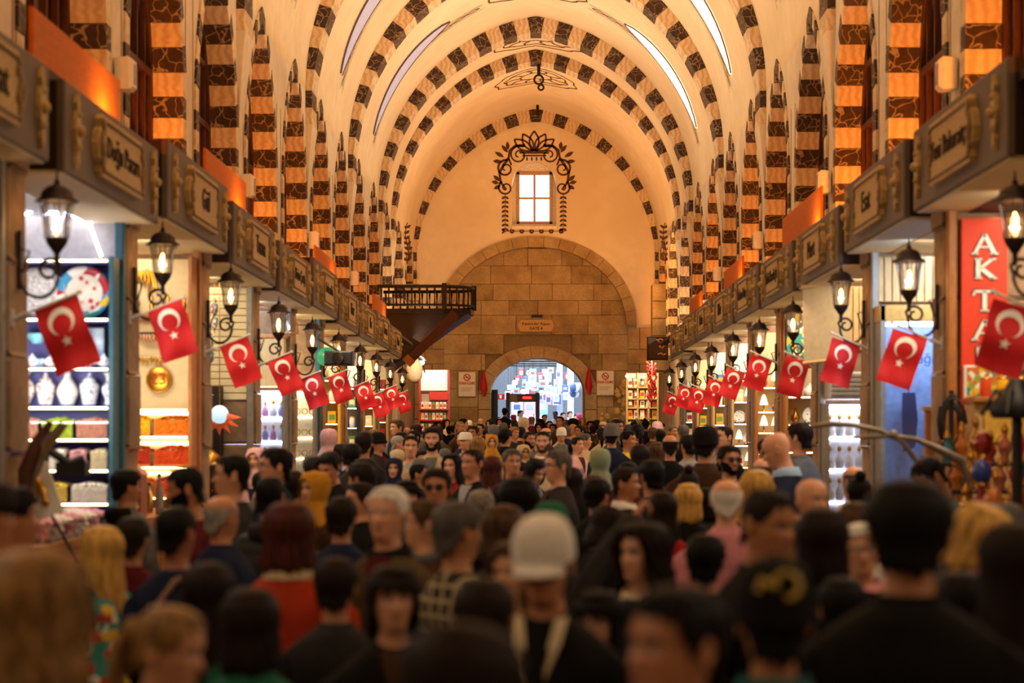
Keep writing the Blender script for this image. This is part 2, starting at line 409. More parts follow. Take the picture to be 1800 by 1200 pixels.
# ---- lit light slots on the vault, tapering to a point at both ends
def light_slot(y, s, p0, p1, wmax, mat, label):
    b = MB(); n = 14; r = RW - .03; A = []; Bv = []
    for i in range(n + 1):
        t = i / n; p = p0 + (p1 - p0) * t; w = wmax * (sin(pi * min(1, .02 + t * .98)) ** .6)
        x, z = -OFF + r * cos(p), SPR + r * sin(p); A.append((s * x, -w / 2, z)); Bv.append((s * x, w / 2, z))
    b.loft([A, Bv], True, False)
    A2 = [(x * .995, y_, z + .02) for x, y_, z in A]
    t = ob('light_slot', b, mat, CEIL, (0, y, 0)); t['label'] = label
    rim = MB(); rim.tube(A, .018, 5); rim.tube(Bv, .018, 5); ob('rim', rim, M('brown_rim', '#6b4a2a'), t)
SLOTR = M('slot_bright', '#fff3df', emit=2.6, ecol='#fff1dc'); SLOTL = M('slot_dim', '#a9a9b6', emit=.34, ecol='#c9c9e6')
light_slot(46.0, -1, R(14), R(54), 1.05, SLOTL, 'dim bluish curved light strip on the left of the vault, farther of two')
light_slot(38.3, -1, R(14), R(54), 1.05, SLOTL, 'dim bluish curved light strip on the left of the vault, nearer of two')
light_slot(46.0, 1, R(16), R(53), 1.15, SLOTR, 'bright white curved light strip on the right of the vault, farther of two')
light_slot(38.3, 1, R(14), R(56), 1.15, SLOTR, 'bright white curved light strip on the right of the vault, nearer of two')

# ---- painted medallions and bands along the vault
def ribbon3(path, w, normal_r=RW - .012):
    """flat painted line laid on the vault: path in (angle from apex, y)"""
    b = MB()
    pm = acos(OFF / normal_r)
    def on(a, y):
        p = pm - abs(a); sg = 1 if a >= 0 else -1
        return Vector((sg * (-OFF + normal_r * cos(p)), y, SPR + normal_r * sin(p)))
    A = []; Bv = []
    for i, (a, y) in enumerate(path):
        a0, y0 = path[max(0, i - 1)]; a1, y1 = path[min(len(path) - 1, i + 1)]
        tx, ty = (a1 - a0) * normal_r, y1 - y0; l = sqrt(tx * tx + ty * ty) or 1
        nx, ny = -ty / l * w / 2, tx / l * w / 2
        A.append(on(a + nx / normal_r, y + ny)); Bv.append(on(a - nx / normal_r, y - ny))
    b.loft([A, Bv], False, False); return b
def join(*bs):
    r = MB()
    for b in bs: r.add(b.v, b.f)
    return r
for y in (30.2, 38.0, 45.9, 51.9, 57.5):
    ps = []
    for rr in (.26, .2, .1):
        ps.append(ribbon3([(rr * cos(2 * pi * k / 40) * (1 + .05 * sin(10 * 2 * pi * k / 40)), y + rr * 4.6 * sin(2 * pi * k / 40)) for k in range(41)], .05))
    for k in range(10):
        a = 2 * pi * k / 10; ps.append(ribbon3([(.11 * cos(a), y + .5 * sin(a)), (.15 * cos(a + .15), y + .7 * sin(a + .15)), (.2 * cos(a), y + .92 * sin(a))], .06))
    ob('painted_medallion', join(*ps), PAINT, CEIL)
for y in (38.9, 46.5, 31.2, 50.9):
    for sg in (1, -1):
        ps = [ribbon3([(sg * (.3 + .9 * k / 40), y + .1 * sin(k * .9)) for k in range(41)], .04), ribbon3([(sg * (.3 + .9 * k / 40), y - .1 * sin(k * .9)) for k in range(41)], .04),
              ribbon3([(sg * (.28 + .94 * k / 20), y + .22) for k in range(21)], .025), ribbon3([(sg * (.28 + .94 * k / 20), y - .22) for k in range(21)], .025)]
        ob('painted_band', join(*ps), PAINT, CEIL)
# iron hooks under the crown
for (px, py, Y, y1_, ring_, lab) in ((947, 117, 54.0, 132, 1, 'iron hook with a ring hanging under the far rib crown'), (945, 184, 62.6, 200, 0, 'plain iron rod hanging before the keystone of the end arch'), (951, 112, 56.5, 149, 1, 'small iron ring on a wire below the crown hook')):
    x, y, z = P(px, py, Y); zb = P(px, y1_, Y)[2]; t = thing('ceiling_hook', lab, 'hook', (x, y, z)); thin = Y == 56.5
    top = vz(x) - z
    ob('rod', MB().tube([(0, 0, top), (0, 0, 0), (0, 0, zb - z)], .008 if thin else .05, 6), IRON, t)
    rr = .13 if not thin else .08
    ob('ring' if ring_ else 'tip', MB().tube([(rr * cos(a * pi / 7), 0, zb - z - rr + rr * sin(a * pi / 7)) for a in range(15)], .03, 6) if ring_ else MB().ball((0, 0, zb - z), .06, 6, 5), IRON, t)

# ================================================================ END WALL
xw0, xw1 = (900 - CX) / 52, (978 - CX) / 52; xwc = (xw0 + xw1) / 2; whs = (xw1 - xw0) / 2
zw0 = EYE + (766 - 398) / 52; zws = EYE + (766 - 325) / 52; zw1 = EYE + (766 - 283) / 52
def wtop(x):
    q = 1 - ((x - xwc) / whs) ** 2
    return zws + (zw1 - zws) * sqrt(max(q, 0))
SA, SB, SZ = 3.42, 3.0, 5.55     # outer ellipse of the stone arch
def stop(x): q = 1 - (x / SA) ** 2; return SZ + SB * sqrt(q) if q > 0 else 0
xs = sorted(set([-4.2 + .2 * i for i in range(43)] + [xw0, xw1, -SA, SA] + [xwc - whs + 2 * whs * i / 10 for i in range(11)] + [SA * sin(R(a)) for a in range(-90, 91, 6)]))
b = MB()
for xa, xb in zip(xs, xs[1:]):
    xm = (xa + xb) / 2
    def seg(f0, f1): b.add([(xa, YE, f0(xa)), (xb, YE, f0(xb)), (xb, YE, f1(xb)), (xa, YE, f1(xa))], [(0, 1, 2, 3)])
    lo = stop if abs(xm) < SA else (lambda x: 0.0)
    if xw0 < xm < xw1:
        seg(lo, lambda x: zw0); seg(wtop, lambda x: vz(x) + .3)
    else: seg(lo, lambda x: vz(x) + .3)
WEND = structure(ob('wall_end', b, PLASTER))
for s in (-1, 1):
    structure(ob('wall_end_left' if s < 0 else 'wall_end_right', MB().box(s * 4.1, s * 5.8, YE + .02, YE + .3, 0, 8.8), PLASTER))
    structure(ob('wall_low_left' if s < 0 else 'wall_low_right', MB().box(s * 4.14, s * 4.3, 45.2, YE - .05, 0, 4.06), STONE2))
rib(YE - .06, 4.5, 4.93, .12, 'trim_60', n=15, foot=4)
# window in the end wall
w = sempty('window_60', (xwc, YE, zw0))
rv = MB(); top = [(xwc - whs + 2 * whs * i / 12) for i in range(13)]
ring = [(xw0, zw0)] + [(x, wtop(x)) for x in top] + [(xw1, zw0)]
rv.loft([[(x - xwc, 0, z - zw0) for x, z in ring], [(x - xwc, .55, z - zw0) for x, z in ring]], False, True, False, False)
ob('reveal', rv, M('white_plaster', '#efe6d6', .9), w)
fx0, fx1, fz0, fz1 = (908 - CX) / 52 - xwc, (971 - CX) / 52 - xwc, .12, EYE + (766 - 299) / 52 - zw0
f = MB()
for x0, x1, z0, z1 in ((fx0, fx0 + .1, fz0, fz1), (fx1 - .1, fx1, fz0, fz1), (fx0, fx1, fz0, fz0 + .1), (fx0, fx1, fz1 - .1, fz1)): f.bbox(x0, x1, .36, .46, z0, z1)
ob('frame', f, SLATW, w)
ob('mullion', MB().bbox((fx0 + fx1) / 2 - .035, (fx0 + fx1) / 2 + .035, .37, .44, fz0, fz1), SLATW, w)
ob('rail', MB().bbox(fx0, fx1, .375, .44, (fz0 + fz1) / 2 - .03, (fz0 + fz1) / 2 + .03), SLATW, w)
for i in (0, 1):
    for j in (0, 1):
        xa = fx0 + (fx1 - fx0) / 2 * i; za = fz0 + (fz1 - fz0) / 2 * j
        ob('pane', MB().box(xa + .04, xa + (fx1 - fx0) / 2 - .04, .4, .41, za + .04, za + (fz1 - fz0) / 2 - .04), GLASSW, w)
ob('surround', MB().box(-whs, fx0, .44, .5, 0, 2.3).box(fx1, whs, .44, .5, 0, 2.3).box(-whs, whs, .44, .5, fz1, 2.35).box(-whs, whs, .3, .5, 0, fz0), M('white_plaster'), w)
ob('sill', MB().bbox(-whs - .02, whs + .02, -.08, .5, -.1, .02), M('white_plaster'), w)
# painted scrolls round the window (flat paint on the wall)
def flat(path, w0, w1=None):
    b = MB(); A = []; Bv = []; n = len(path)
    for i, (x, z) in enumerate(path):
        xa, za = path[max(0, i - 1)]; xb, zb = path[min(n - 1, i + 1)]; dx, dz = xb - xa, zb - za; l = sqrt(dx * dx + dz * dz) or 1
        ww = w0 if w1 is None else w0 + (w1 - w0) * i / (n - 1)
        A.append((x - dz / l * ww / 2, -.012, z + dx / l * ww / 2)); Bv.append((x + dz / l * ww / 2, -.012, z - dx / l * ww / 2))
    return b.loft([A, Bv], False, False)
def leaf(x, z, ang, ln, wd):
    b = MB(); n = 8; pts = []
    for i in range(n + 1): t = i / n; pts.append((ln * t, wd / 2 * sin(pi * t)))
    for i in range(n - 1, 0, -1): t = i / n; pts.append((ln * t, -wd / 2 * sin(pi * t)))
    ca, sa = cos(ang), sin(ang)
    return b.add([(x + p * ca - q * sa, -.012, z + p * sa + q * ca) for p, q in pts], [tuple(range(len(pts)))])
def spiral(x, z, r0, r1, a0, a1, n=22): return [(x + (r0 + (r1 - r0) * i / n) * cos(a0 + (a1 - a0) * i / n), z + (r0 + (r1 - r0) * i / n) * sin(a0 + (a1 - a0) * i / n)) for i in range(n + 1)]
def px(x, y): return ((x - CX) / 52 - xwc, EYE + (766 - y) / 52)
ps = []
ccx, ccz = px(939, 268)
for a, l_ in ((90, .85), (65, .8), (115, .8), (40, .78), (140, .78)):   # palmette
    ps.append(flat([(ccx + .1 * cos(R(a)) + l_ * t * cos(R(a)) + .16 * sin(pi * t) * -sin(R(a)), ccz + .05 + l_ * t * sin(R(a)) * .8 + .16 * sin(pi * t) * cos(R(a))) for t in [i / 8 for i in range(9)]], .06))
    ps.append(flat([(ccx + .1 * cos(R(a)) + l_ * t * cos(R(a)) - .16 * sin(pi * t) * -sin(R(a)), ccz + .05 + l_ * t * sin(R(a)) * .8 - .16 * sin(pi * t) * cos(R(a))) for t in [i / 8 for i in range(9)]], .06))
ps.append(flat([(ccx - .5, ccz), (ccx + .5, ccz)], .07)); ps.append(flat([(ccx - .4, ccz - .1), (ccx + .4, ccz - .1)], .05))
for k in range(4): ps.append(leaf(ccx - .24 + .16 * k, ccz - .13, R(-90), .16, .06))
for sg in (1, -1):
    def q(x, y): xx, zz = px(939 + abs(x - 939), y); return (ccx + (xx - ccx) * sg, zz)
    def mir(path): return [(ccx + (x - ccx) * sg, z) for x, z in path]
    c1 = q(966, 272); ps.append(flat(mir(spiral(px(966, 272)[0], px(966, 272)[1], .32, .07, R(120), R(120 - 560))), .06, .05))
    ps.append(flat([q(955, 255), q(972, 256), q(982, 264), q(984, 278), q(979, 290)], .1, .06))
    ps.append(flat(mir(spiral(px(989, 296)[0], px(989, 296)[1], .3, .06, R(100), R(100 - 540))), .08, .04))
    ps.append(flat([q(984, 278), q(993, 290), q(1000, 303), q(998, 320), q(988, 333)], .1, .07))
    ps.append(flat(mir(spiral(px(989, 330)[0], px(989, 330)[1], .26, .06, R(60), R(60 - 520))), .07, .04))
    for (x, y, a, l_) in ((985, 268, 50, .34), (992, 276, 30, .36), (996, 284, 5, .3), (985, 263, 85, .28), (999, 318, 40, .3), (1001, 322, 15, .26), (998, 326, -25, .26)):
        xx, zz = px(x, y); ps.append(leaf(ccx + (xx - ccx) * sg, zz, R(a) if sg > 0 else pi - R(a), l_, .13))
    for k in range(8):                                                   # hanging leaf chain
        xx, zz = px(990, 345 + k * 8)
        for da in (35, 145): ps.append(leaf(ccx + (xx - ccx) * sg, zz, R(da + 180), .15, .08))
    ps.append(flat([q(990, 342), q(990, 409)], .02))
zz = px(0, 406)[1]
for k in range(13):
    x = ccx - 1.0 + k * .166
    for da in (40, -40): ps.append(leaf(x, zz, R(da if k % 2 else 180 - da), .13, .06))
ps.append(flat([(ccx - 1.05, zz), (ccx + 1.05, zz)], .02))
ob('painted_scrollwork', join(*ps), PAINT, w, (0, 0, -zw0))
# painted flower sprays beside the arch
for sg in (1, -1):
    ps = []; x0 = sg * 4.05; 
    for k in range(7):
        z = 7.3 + k * .17
        for da in (40, 140): ps.append(leaf(x0 + .05 * sin(k), z, R(da), .17, .09))
    ps.append(flat([(x0 + .05 * sin(k * .5), 7.2 + k * .1) for k in range(14)], .03))
    ob('painted_spray', join(*ps), PAINT, WEND, (0, 59, 0))

# ---- stone tympanum with the gate
DA, DZ, DB = 1.6, 3.25, 1.2      # door half width, springing, rise
def dtop(x): q = 1 - (x / DA) ** 2; return DZ + DB * sqrt(q) if q > 0 else 0
DXC = (945 - CX) / 52
YS = YE + .3
def in_x(z, a, bb, z0):
    if z <= z0: return a
    q = 1 - ((z - z0) / bb) ** 2
    return a * sqrt(q) if q > 0 else 0
b = MB(); xs = sorted(set([-3.6 + .3 * i for i in range(25)] + [DA * sin(R(a)) for a in range(-90, 91, 9)]))
for xa, xb in zip(xs, xs[1:]):
    f0 = dtop if abs((xa + xb) / 2) < DA else (lambda x: 0)
    b.add([(xa, YS + .13, f0(xa)), (xb, YS + .13, f0(xb)), (xb, YS + .13, 8.7), (xa, YS + .13, 8.7)], [(0, 1, 2, 3)])
WST = structure(ob('wall_gate', b, MORTAR))
random.seed(3)
IA, IB = SA - .36, SB - .36
z = .5; row = 0
stones = [STONE, STONE2, STONE3, STONE]
while z < SZ + IB - .05:
    h = random.choice((.5, .56, .62, .66)); z1 = min(z + h, SZ + IB - .02); zm = (z + z1) / 2
    lim = in_x(min(z, SZ + IB - .04), IA, IB, SZ) + .3; x = -lim
    while x < lim - .05:
        ln = random.uniform(.7, 1.5); x1 = min(x + ln, lim)
        if lim - x1 < .4: x1 = lim
        dl = in_x(z, DA + .42, DB + .42, DZ) if z < DZ + DB + .4 else 0
        spans = []
        if dl > 0:
            if x < DXC - dl: spans.append((x, min(x1, DXC - dl)))
            if x1 > DXC + dl: spans.append((max(x, DXC + dl), x1))
        else: spans = [(x, x1)]
        for (a, c) in spans:
            if c - a > .06:
                j = random.uniform(0, .02)
                ob('stone', MB().bbox(a + .004, c - .004, YS - j, YS + .14, z + .004, z1 - .004, .014), random.choice(stones), WST)
        x = x1
    z = z1; row += 1
def arch_stones(parent, a, bb, z0, t, y0, y1, n, mats, xc=0, legs=0, legz=0):
    for i in range(n):
        t0, t1 = pi * i / n, pi * (i + 1) / n; q = []
        for (tt, k) in ((t0, 0), (t0, t), (t1, t), (t1, 0)): q.append((xc + (a + k) * cos(tt), z0 + (bb + k) * sin(tt)))
        cx = sum(p[0] for p in q) / 4; cz = sum(p[1] for p in q) / 4
        q = [(cx + (p[0] - cx) * .975, cz + (p[1] - cz) * .975) for p in q]
        m2 = []
        m2 = MB().prism(q, y0 - random.uniform(0, .02), y1); ob('stone', m2, random.choice(mats), parent)
    for k in range(legs):
        for sg in (1, -1):
            zb = z0 - (k + 1) * legz
            x0, x1 = xc + sg * a, xc + sg * (a + t)
            ob('stone', MB().bbox(min(x0, x1) + .006, max(x0, x1) - .006, y0, y1, zb + .008, zb + legz - .008, .015), random.choice(mats), parent)
t = sempty('trim_61'); arch_stones(t, IA, IB, SZ, .36, YE - .1, YE + .45, 19, [STONE2, STONE, STONE2])
t = sempty('trim_62'); arch_stones(t, DA, DB, DZ, .42, YS - .06, YS + .14, 13, [STONE, STONE2], DXC, 5, .56)
# jambs / soffit of the passage
rv = MB(); ring = [(DXC - DA, 0)] + [(DXC + DA * sin(R(a)), dtop(DA * sin(R(a))) ) for a in range(-89, 90, 10)] + [(DXC + DA, 0)]
rv.loft([[(x, YS + .1, z) for x, z in ring], [(x, YS + 1.3, z) for x, z in ring]], False, False)
structure(ob('wall_passage', rv, STONE3))
# pale stone pilasters at both sides of the arch, each course a stone
for k, sg in enumerate((-1, 1)):
    t = sempty('trim_%d' % (63 + k)); z = .5; i = 0
    while z < 5.4:
        h = .5 + .12 * ((i * 5) % 3); z1 = min(z + h, 5.45)
        sp = [(3.1, 3.5), (3.5, 4.1)] if i % 2 else [(3.1, 3.75), (3.75, 4.1)]
        for a, c in sp: 
            x0, x1 = sorted((sg * a, sg * c)); ob('stone', MB().bbox(x0 + .006, x1 - .006, YE - .22 - .02 * (i % 2), YE - .02, z + .007, z1 - .007, .015), random.choice([STONE2, STONE2, STONE]), t)
        z = z1; i += 1
    # slim pier carrying the orange wash
    t2 = sempty('trim_%d' % (65 + k)); z = 3.9
    for i in range(5): 
        x0, x1 = sorted((sg * 3.75, sg * 4.2)); ob('stone', MB().bbox(x0, x1, YE - 3.2, YE - 2.2, z + .006, z + .55, .02), STONE2, t2); z += .56
# ================================================================ SHOP ROW: pillars, signs, lanterns, flags
PY = [8.05 + 3.24 * k for k in range(11)] + [43.6]     # pillar positions; index 0 is out of frame
PX = 3.1
random.seed(11)
for s in (-1, 1):
    for k, y in enumerate(PY[:-1]):
        t = sempty('pillar_left' if s < 0 else 'pillar_right', (s * PX, y, 0)); z = 0; i = 0
        if k > 7: n = 3
        else: n = 7
        h = 3.98 / n
        for i in range(n):
            x0, x1 = sorted((0, s * 1.1)); j = .012 * (i % 3)
            ob('stone', MB().loft([[(x0, -.2 + .02, i * h + .004), (x1, -.2 + .02, i * h + .004), (x1, .2, i * h + .004), (x0, .2, i * h + .004)],
                                   [(x0 + (j if s < 0 else j), -.2, i * h + .03), (x1 - j, -.2, i * h + .03), (x1 - j, .2, i * h + .03), (x0 + j, .2, i * h + .03)],
                                   [(x0 + j, -.2, (i + 1) * h - .03), (x1 - j, -.2, (i + 1) * h - .03), (x1 - j, .2, (i + 1) * h - .03), (x0 + j, .2, (i + 1) * h - .03)],
                                   [(x0, -.18, (i + 1) * h - .004), (x1, -.18, (i + 1) * h - .004), (x1, .2, (i + 1) * h - .004), (x0, .2, (i + 1) * h - .004)]], False),
               M('pier_stone', '#a08062', .9, var=.25, scale=10, kind='patch', col2='#6f563d', bump=.4), t, key=('pst', s, n, i))
    # steel shopfront posts beside the pillars
    for k, y in enumerate(PY[1:8]):
        t = sempty('trim_%d' % ((70 if s < 0 else 80) + k), (s * 3.16, y - .26, 0))
        ob('post', MB().bbox(-.035, .035, -.04, .04, 0, 3.95), [STEEL, TEAL, AMBER, STEEL][k % 4] if s < 0 else [STEEL, AMBER, STEEL][k % 3], t)

# ---- shop signs
def plaque_outline(w, h):
    pts = []
    for sg in (1, -1):
        x = w / 2
        side = [(x - .10, -h / 2), (x - .06, -h * .42), (x - .07, -h * .3), (x, -h * .22), (x + .03, 0), (x, h * .22), (x - .07, h * .3), (x - .06, h * .42), (x - .10, h / 2)]
        pts += side if sg > 0 else [(-a, -b) for a, b in side]
    return pts
def diamond_ornament():
    b = MB(); prof = [(0, -.24), (.035, -.17), (.02, -.13), (.06, -.07), (.075, 0), (.06, .07), (.02, .13), (.035, .17), (0, .24)]
    pts = prof + [(-x, z) for x, z in reversed(prof[1:-1])]
    b.prism(pts, -.03, 0); b.ball((0, -.035, 0), .04, 8, 5); b.ball((0, -.03, .1), .022, 6, 4); b.ball((0, -.03, -.1), .022, 6, 4); return b
def make_sign(s, y0, y1, z0, z1, text, size, label, texts=None):
    L_ = y1 - y0; h = z1 - z0
    t = thing('shop_sign', label, 'sign', (s * 2.9, (y0 + y1) / 2, (z0 + z1) / 2), s * pi / 2 * 1, 'shop signs along the hall')
    # local: -y is the face towards the aisle, x along the row.  rz chosen so that -y faces the aisle
    t.rotation_euler[2] = -pi / 2 if s > 0 else pi / 2
    b = MB(); b.mi = 0; b.bbox(-L_ / 2, L_ / 2, 0, .05, -h / 2, h / 2, .012); b.mi = 1; b.box(-L_ / 2 + .005, L_ / 2 - .005, .05, .5, -h / 2 + .01, h / 2 - .005)
    ob('box', b, [BOXG, BOXD], t)
    ob('soffit', MB().box(-L_ / 2 + .02, L_ / 2 - .02, .03, .5, -h / 2 - .012, -h / 2 + .012), CREAM, t)
    pw = min(1.5, L_ * .5); ph = h * .72
    p = ob('plaque', lambda: MB().prism(plaque_outline(pw, ph), -.045, 0), GOLDP, t, (0, 0, 0))
    rimb = MB(); o = plaque_outline(pw - .1, ph - .08); rimb.tube([(x, -.05, z) for x, z in o + [o[0]]], .012, 4)
    ob('plaque_border', rimb, M('plaque_dark', '#86683a', .5), p)
    for sg in (-1, 1):
        orn = MB()
        for q in range(7): a = q / 6; orn.ball((sg * (pw / 2 - .1 + .03 * sin(q * 2.1)), -.05, (a - .5) * ph * .72), .03, 6, 4, (1, .5, 1.3))
        ob('carving', orn, M('plaque_dark'), p)
    ob('lettering', text_mesh(text, size, .004), INK, p, (0, -.05, 0), rot=(pi / 2, 0, 0))
    for sg in (-1, 1):
        ob('ornament', diamond_ornament, GOLDP, t, (sg * (L_ / 2 - .24), 0, 0), key='diamond')
    return t
zs = [(3.43, 4.0), (3.43, 4.0), (3.52, 4.14), (3.46, 4.06), (3.44, 4.02), (3.5, 4.14), (3.46, 4.06), (3.44, 4.04), (3.5, 4.1), (3.46, 4.04), (3.46, 4.04)]
TX = {-1: ['Baharat', 'Doğu Pazarı', 'Gül', 'Tuana', 'Bizim Çarşı', 'Lokum Evi', 'Hisar', 'Nar', 'Kervan', 'Sultan', 'Mısır'],
      1: ['Şark', 'Yeni Baharatçı', 'Esat', 'Mert', 'Ünlü Kardeşler', 'Özlem Bahçe', 'Yıldız', 'Defne', 'Lale', 'Safran', 'Ada']}
SHOPN = {-1: ['cut by the left edge', 'over the blue-backed vase shop', 'over the spice shop with gold medallion', 'over the mosaic lamp shop', 'over the white-lit perfume vitrine',
              'over the jewellery window', 'over the yellow shelf shop', 'over the canister shop'],
         1: ['out of the frame', 'over the red spice banner', 'over the blue-lit window', 'over the beige roller blind', 'over the dried fruit poster', 'over the glass lamp shelf', 'over the gift shop', 'over the brown crate shop']}
for s in (-1, 1):
    side = 'left' if s < 0 else 'right'
    for k in range(10):
        z0, z1 = zs[k + (1 if s > 0 and k % 2 else 0)]
        y0, y1 = PY[k] + .27, PY[k + 1] - .1
        where = SHOPN[s][k] if k < 8 else 'over the %s shop of the %s row' % (['last', 'second last'][9 - k], side)
        if s > 0 and k == 0: continue
        make_sign(s, y0, y1, z0, z1, TX[s][k], .2 if len(TX[s][k]) > 7 else .26, 'grey sign with gold plaque %s, %s' % (TX[s][k], where))

# ---- wooden light-shield panels on the roofs
for s, y0, y1, z1 in ((-1, 12.4, 15.0, 4.64), (-1, 18.9, 21.5, 4.7), (-1, 28.3, 31.2, 4.68), (-1, 38.4, 41.6, 4.72), (1, 21.9, 25.3, 4.72), (1, 30.2, 33.2, 4.7), (1, 37.6, 40.5, 4.72)):
    i = {12.4: 'behind the first full sign of the left row', 18.9: 'above the third sign of the left row', 28.3: 'above the middle signs of the left row', 38.4: 'above the farthest signs of the left row',
         21.9: 'with bright reflections above the right row, nearest', 30.2: 'above the middle signs of the right row', 37.6: 'above the farthest signs of the right row'}[y0]
    t = thing('light_shield', 'orange glowing wooden panel standing ' + i, 'panel', (s * 3.32, (y0 + y1) / 2, 4.04))
    ob('board', MB().bbox(-(y1 - y0) / 2, (y1 - y0) / 2, 0, .03, 0, z1 - 4.04, .006), M('orange_wood', '#c8681a', .5, var=.12, scale=6, stretch=(1, 1, 6), spec=.08), t, rz=-pi / 2 if s > 0 else pi / 2)
    for e in (-1, 1): ob('bracket', MB().box(s * .03, s * .25, e * (y1 - y0) * .4 - .02, e * (y1 - y0) * .4 + .02, 0, .05), BLACK, t)
# ---- white wall speakers on the piers
for s, y, z, lab in ((-1, 18.45, 5.35, 'left wall, nearest'), (-1, 26.3, 5.3, 'left wall, second'), (-1, 34.1, 5.35, 'left wall, third'), (-1, 41.75, 5.3, 'left wall, farthest'),
                (1, 18.45, 5.35, 'right wall, nearest'), (1, 26.3, 5.35, 'right wall, second'), (1, 34.1, 5.35, 'right wall, third'), (1, 41.75, 5.4, 'right wall, farthest')):
    t = thing('wall_speaker', 'small white loudspeaker on a plaster pier of the ' + lab, 'speaker', (s * WX, y, z))
    sp = MB(); sp.loft([[(s * -.02, a * .10, c * .15) for a, c in ((-1, -1), (1, -1), (1, 1), (-1, 1))], [(s * -.16, a * .11, c * .16) for a, c in ((-1, -1), (1, -1), (1, 1), (-1, 1))],
                        [(s * -.2, a * .08, c * .13) for a, c in ((-1, -1), (1, -1), (1, 1), (-1, 1))]], False)
    ob('body', sp, WHITEP, t); ob('grille', MB().box(s * -.19, s * -.207, -.06, .06, -.1, .1), GREYP, t); ob('mount', MB().box(s * .02, s * -.04, -.03, .03, -.05, .05), BLACK, t)

# ---- wall lanterns
def scroll_path(L_):
    p = [(0, 0, 0)]
    for i in range(1, 13):
        a = pi * i / 12; p.append((L_ * .46 * (1 - cos(a)), 0, -.15 * sin(a) ** .9))
    cx, cz, r = L_ - .075, .005, .078
    for i in range(1, 20):
        a = -.1 + i * .42; rr = r * (1 - i * .036); p.append((cx + rr * cos(a), 0, cz + .01 + rr * sin(a)))
    return p
def make_lantern(s, y, z, label, L_=.27):
    """z = height of the glass base"""
    t = thing('wall_lantern', label, 'lantern', (s * PX, y, z), 0, 'wrought iron lanterns on the shop pillars')
    f = -s
    br = lambda: MB().tube([(f * x, 0, zz - .2) for x, _, zz in scroll_path(L_)], .011, 6).tube([(f * .0, 0, -.06), (f * .06, 0, -.07), (f * .02, 0, -.2)], .008, 5)
    ob('bracket', br, IRON, t, key=('lbr', s, L_))
    ob('wall_plate', lambda: MB().box(f * -.01, f * .015, -.025, .025, -.3, .05), IRON, t, key=('lwp', s))
    c = (f * L_ * .88, 0, 0)
    ob('base_cup', lambda: MB().lathe([(.012, -.16), (.018, -.12), (.016, -.09), (.03, -.07), (.062, -.025), (.07, 0), (.07, .008)], 8, c), IRON, t, key=('lbc', s, L_))
    g = ob('glass', lambda: MB().lathe([(.066, .008), (.072, .07), (.08, .14), (.098, .225)], 8, c, cap=False), GLASS, t, key=('lgl', s, L_))
    rb = MB()
    for k in range(8):
        a = 2 * pi * (k + .5) / 8
        rb.tube([(c[0] + r * cos(a), r * sin(a), zz) for r, zz in ((.07, .005), (.075, .07), (.083, .14), (.102, .23))], .005, 4)
    ob('cage', rb, IRON, t, key=('lcg', s, L_))
    ob('cap', lambda: MB().lathe([(.132, .222), (.135, .23), (.1, .255), (.095, .285), (.06, .315), (.025, .325), (.02, .335)], 8, c), IRON, t, key=('lcp', s, L_))
    ob('finial', lambda: MB().lathe([(.012, .33), (.02, .345), (.008, .36), (.004, .41)], 8, c), IRON, t, key=('lfn', s, L_))
    ob('bulb', lambda: MB().lathe([(.008, .03), (.019, .06), (.019, .13), (.006, .16)], 8, c), BULB, t, key=('lbl', s, L_))
    point('lantern_light', (s * PX + c[0], y, z + .1), (1, .62, .28), 5, .03)
LZ = [3.0, 2.92, 3.05, 2.97, 2.96, 2.98, 2.96, 2.97, 2.96, 2.95]
for s in (-1, 1):
    side = 'left' if s < 0 else 'right'
    for k in range(10):
        if s < 0 or True:
            y = PY[k + 1] - .02 if k < 10 else 0
            d = ['nearest', 'second', 'third', 'fourth', 'fifth', 'sixth', 'seventh', 'eighth', 'ninth', 'tenth'][k]
            make_lantern(s, y, LZ[k] - .02 + (.15 if k == 1 and s < 0 else .02 if k == 1 else 0), 'black iron lantern with glowing bulb, %s along the %s row of shops' % (d, side), .245 if k % 3 else .255)

# ---- Turkish flags on short poles
def cloth(u, v, ph):   # u along the pole 0..1, v down 0..1
    w = .028 * sin(5.2 * u + 2.4 * v + ph) * (.25 + v) + .016 * sin(9 * v + ph * 2)
    return (u * .28 - .02 * v * sin(ph) , w, -v * .42)
def flag_meshes(ph):
    b = MB(); nu, nv = 9, 12; vs = [cloth(i / nu, j / nv, ph) for j in range(nv + 1) for i in range(nu + 1)]
    b.add(vs, [(j * (nu + 1) + i, j * (nu + 1) + i + 1, (j + 1) * (nu + 1) + i + 1, (j + 1) * (nu + 1) + i) for j in range(nv) for i in range(nu)], True)
    e = MB()
    for off in (-.004, .004):
        def q(x, y):   # x across in flag heights from the centre, y along the fly in flag heights
            c = cloth(.5 + x, y / 1.5, ph); return (c[0], c[1] + off, c[2])
        A = []; B2 = []; n = 30   # crescent between two circles
        for i in range(n + 1):
            a = R(-146 + 292 * i / n); A.append(q(.30 * sin(a), .42 - .30 * cos(a)))
            ai = R(-164 + 328 * i / n); B2.append(q(.225 * sin(ai), .49 - .225 * cos(ai)))
        e.loft([A, B2], False, False)
        pts = []
        for k in range(10):
            rr = .125 if k % 2 == 0 else .05; a = 2 * pi * k / 10
            pts.append(q(rr * sin(a), .86 - rr * cos(a)))
        c0 = q(0, .86); e.add([c0] + pts, [(0, 1 + k, 1 + (k + 1) % 10) for k in range(10)], False)
    return b.mesh('cloth'), e.mesh('crescent_and_star')
FM = [flag_meshes(p) for p in (.4, 1.7, 3.1, 4.4)]
for a_, e_ in FM: a_.materials.append(RED); e_.materials.append(WHT)
POLE = M('flag_pole', '#cdbfae', .5)
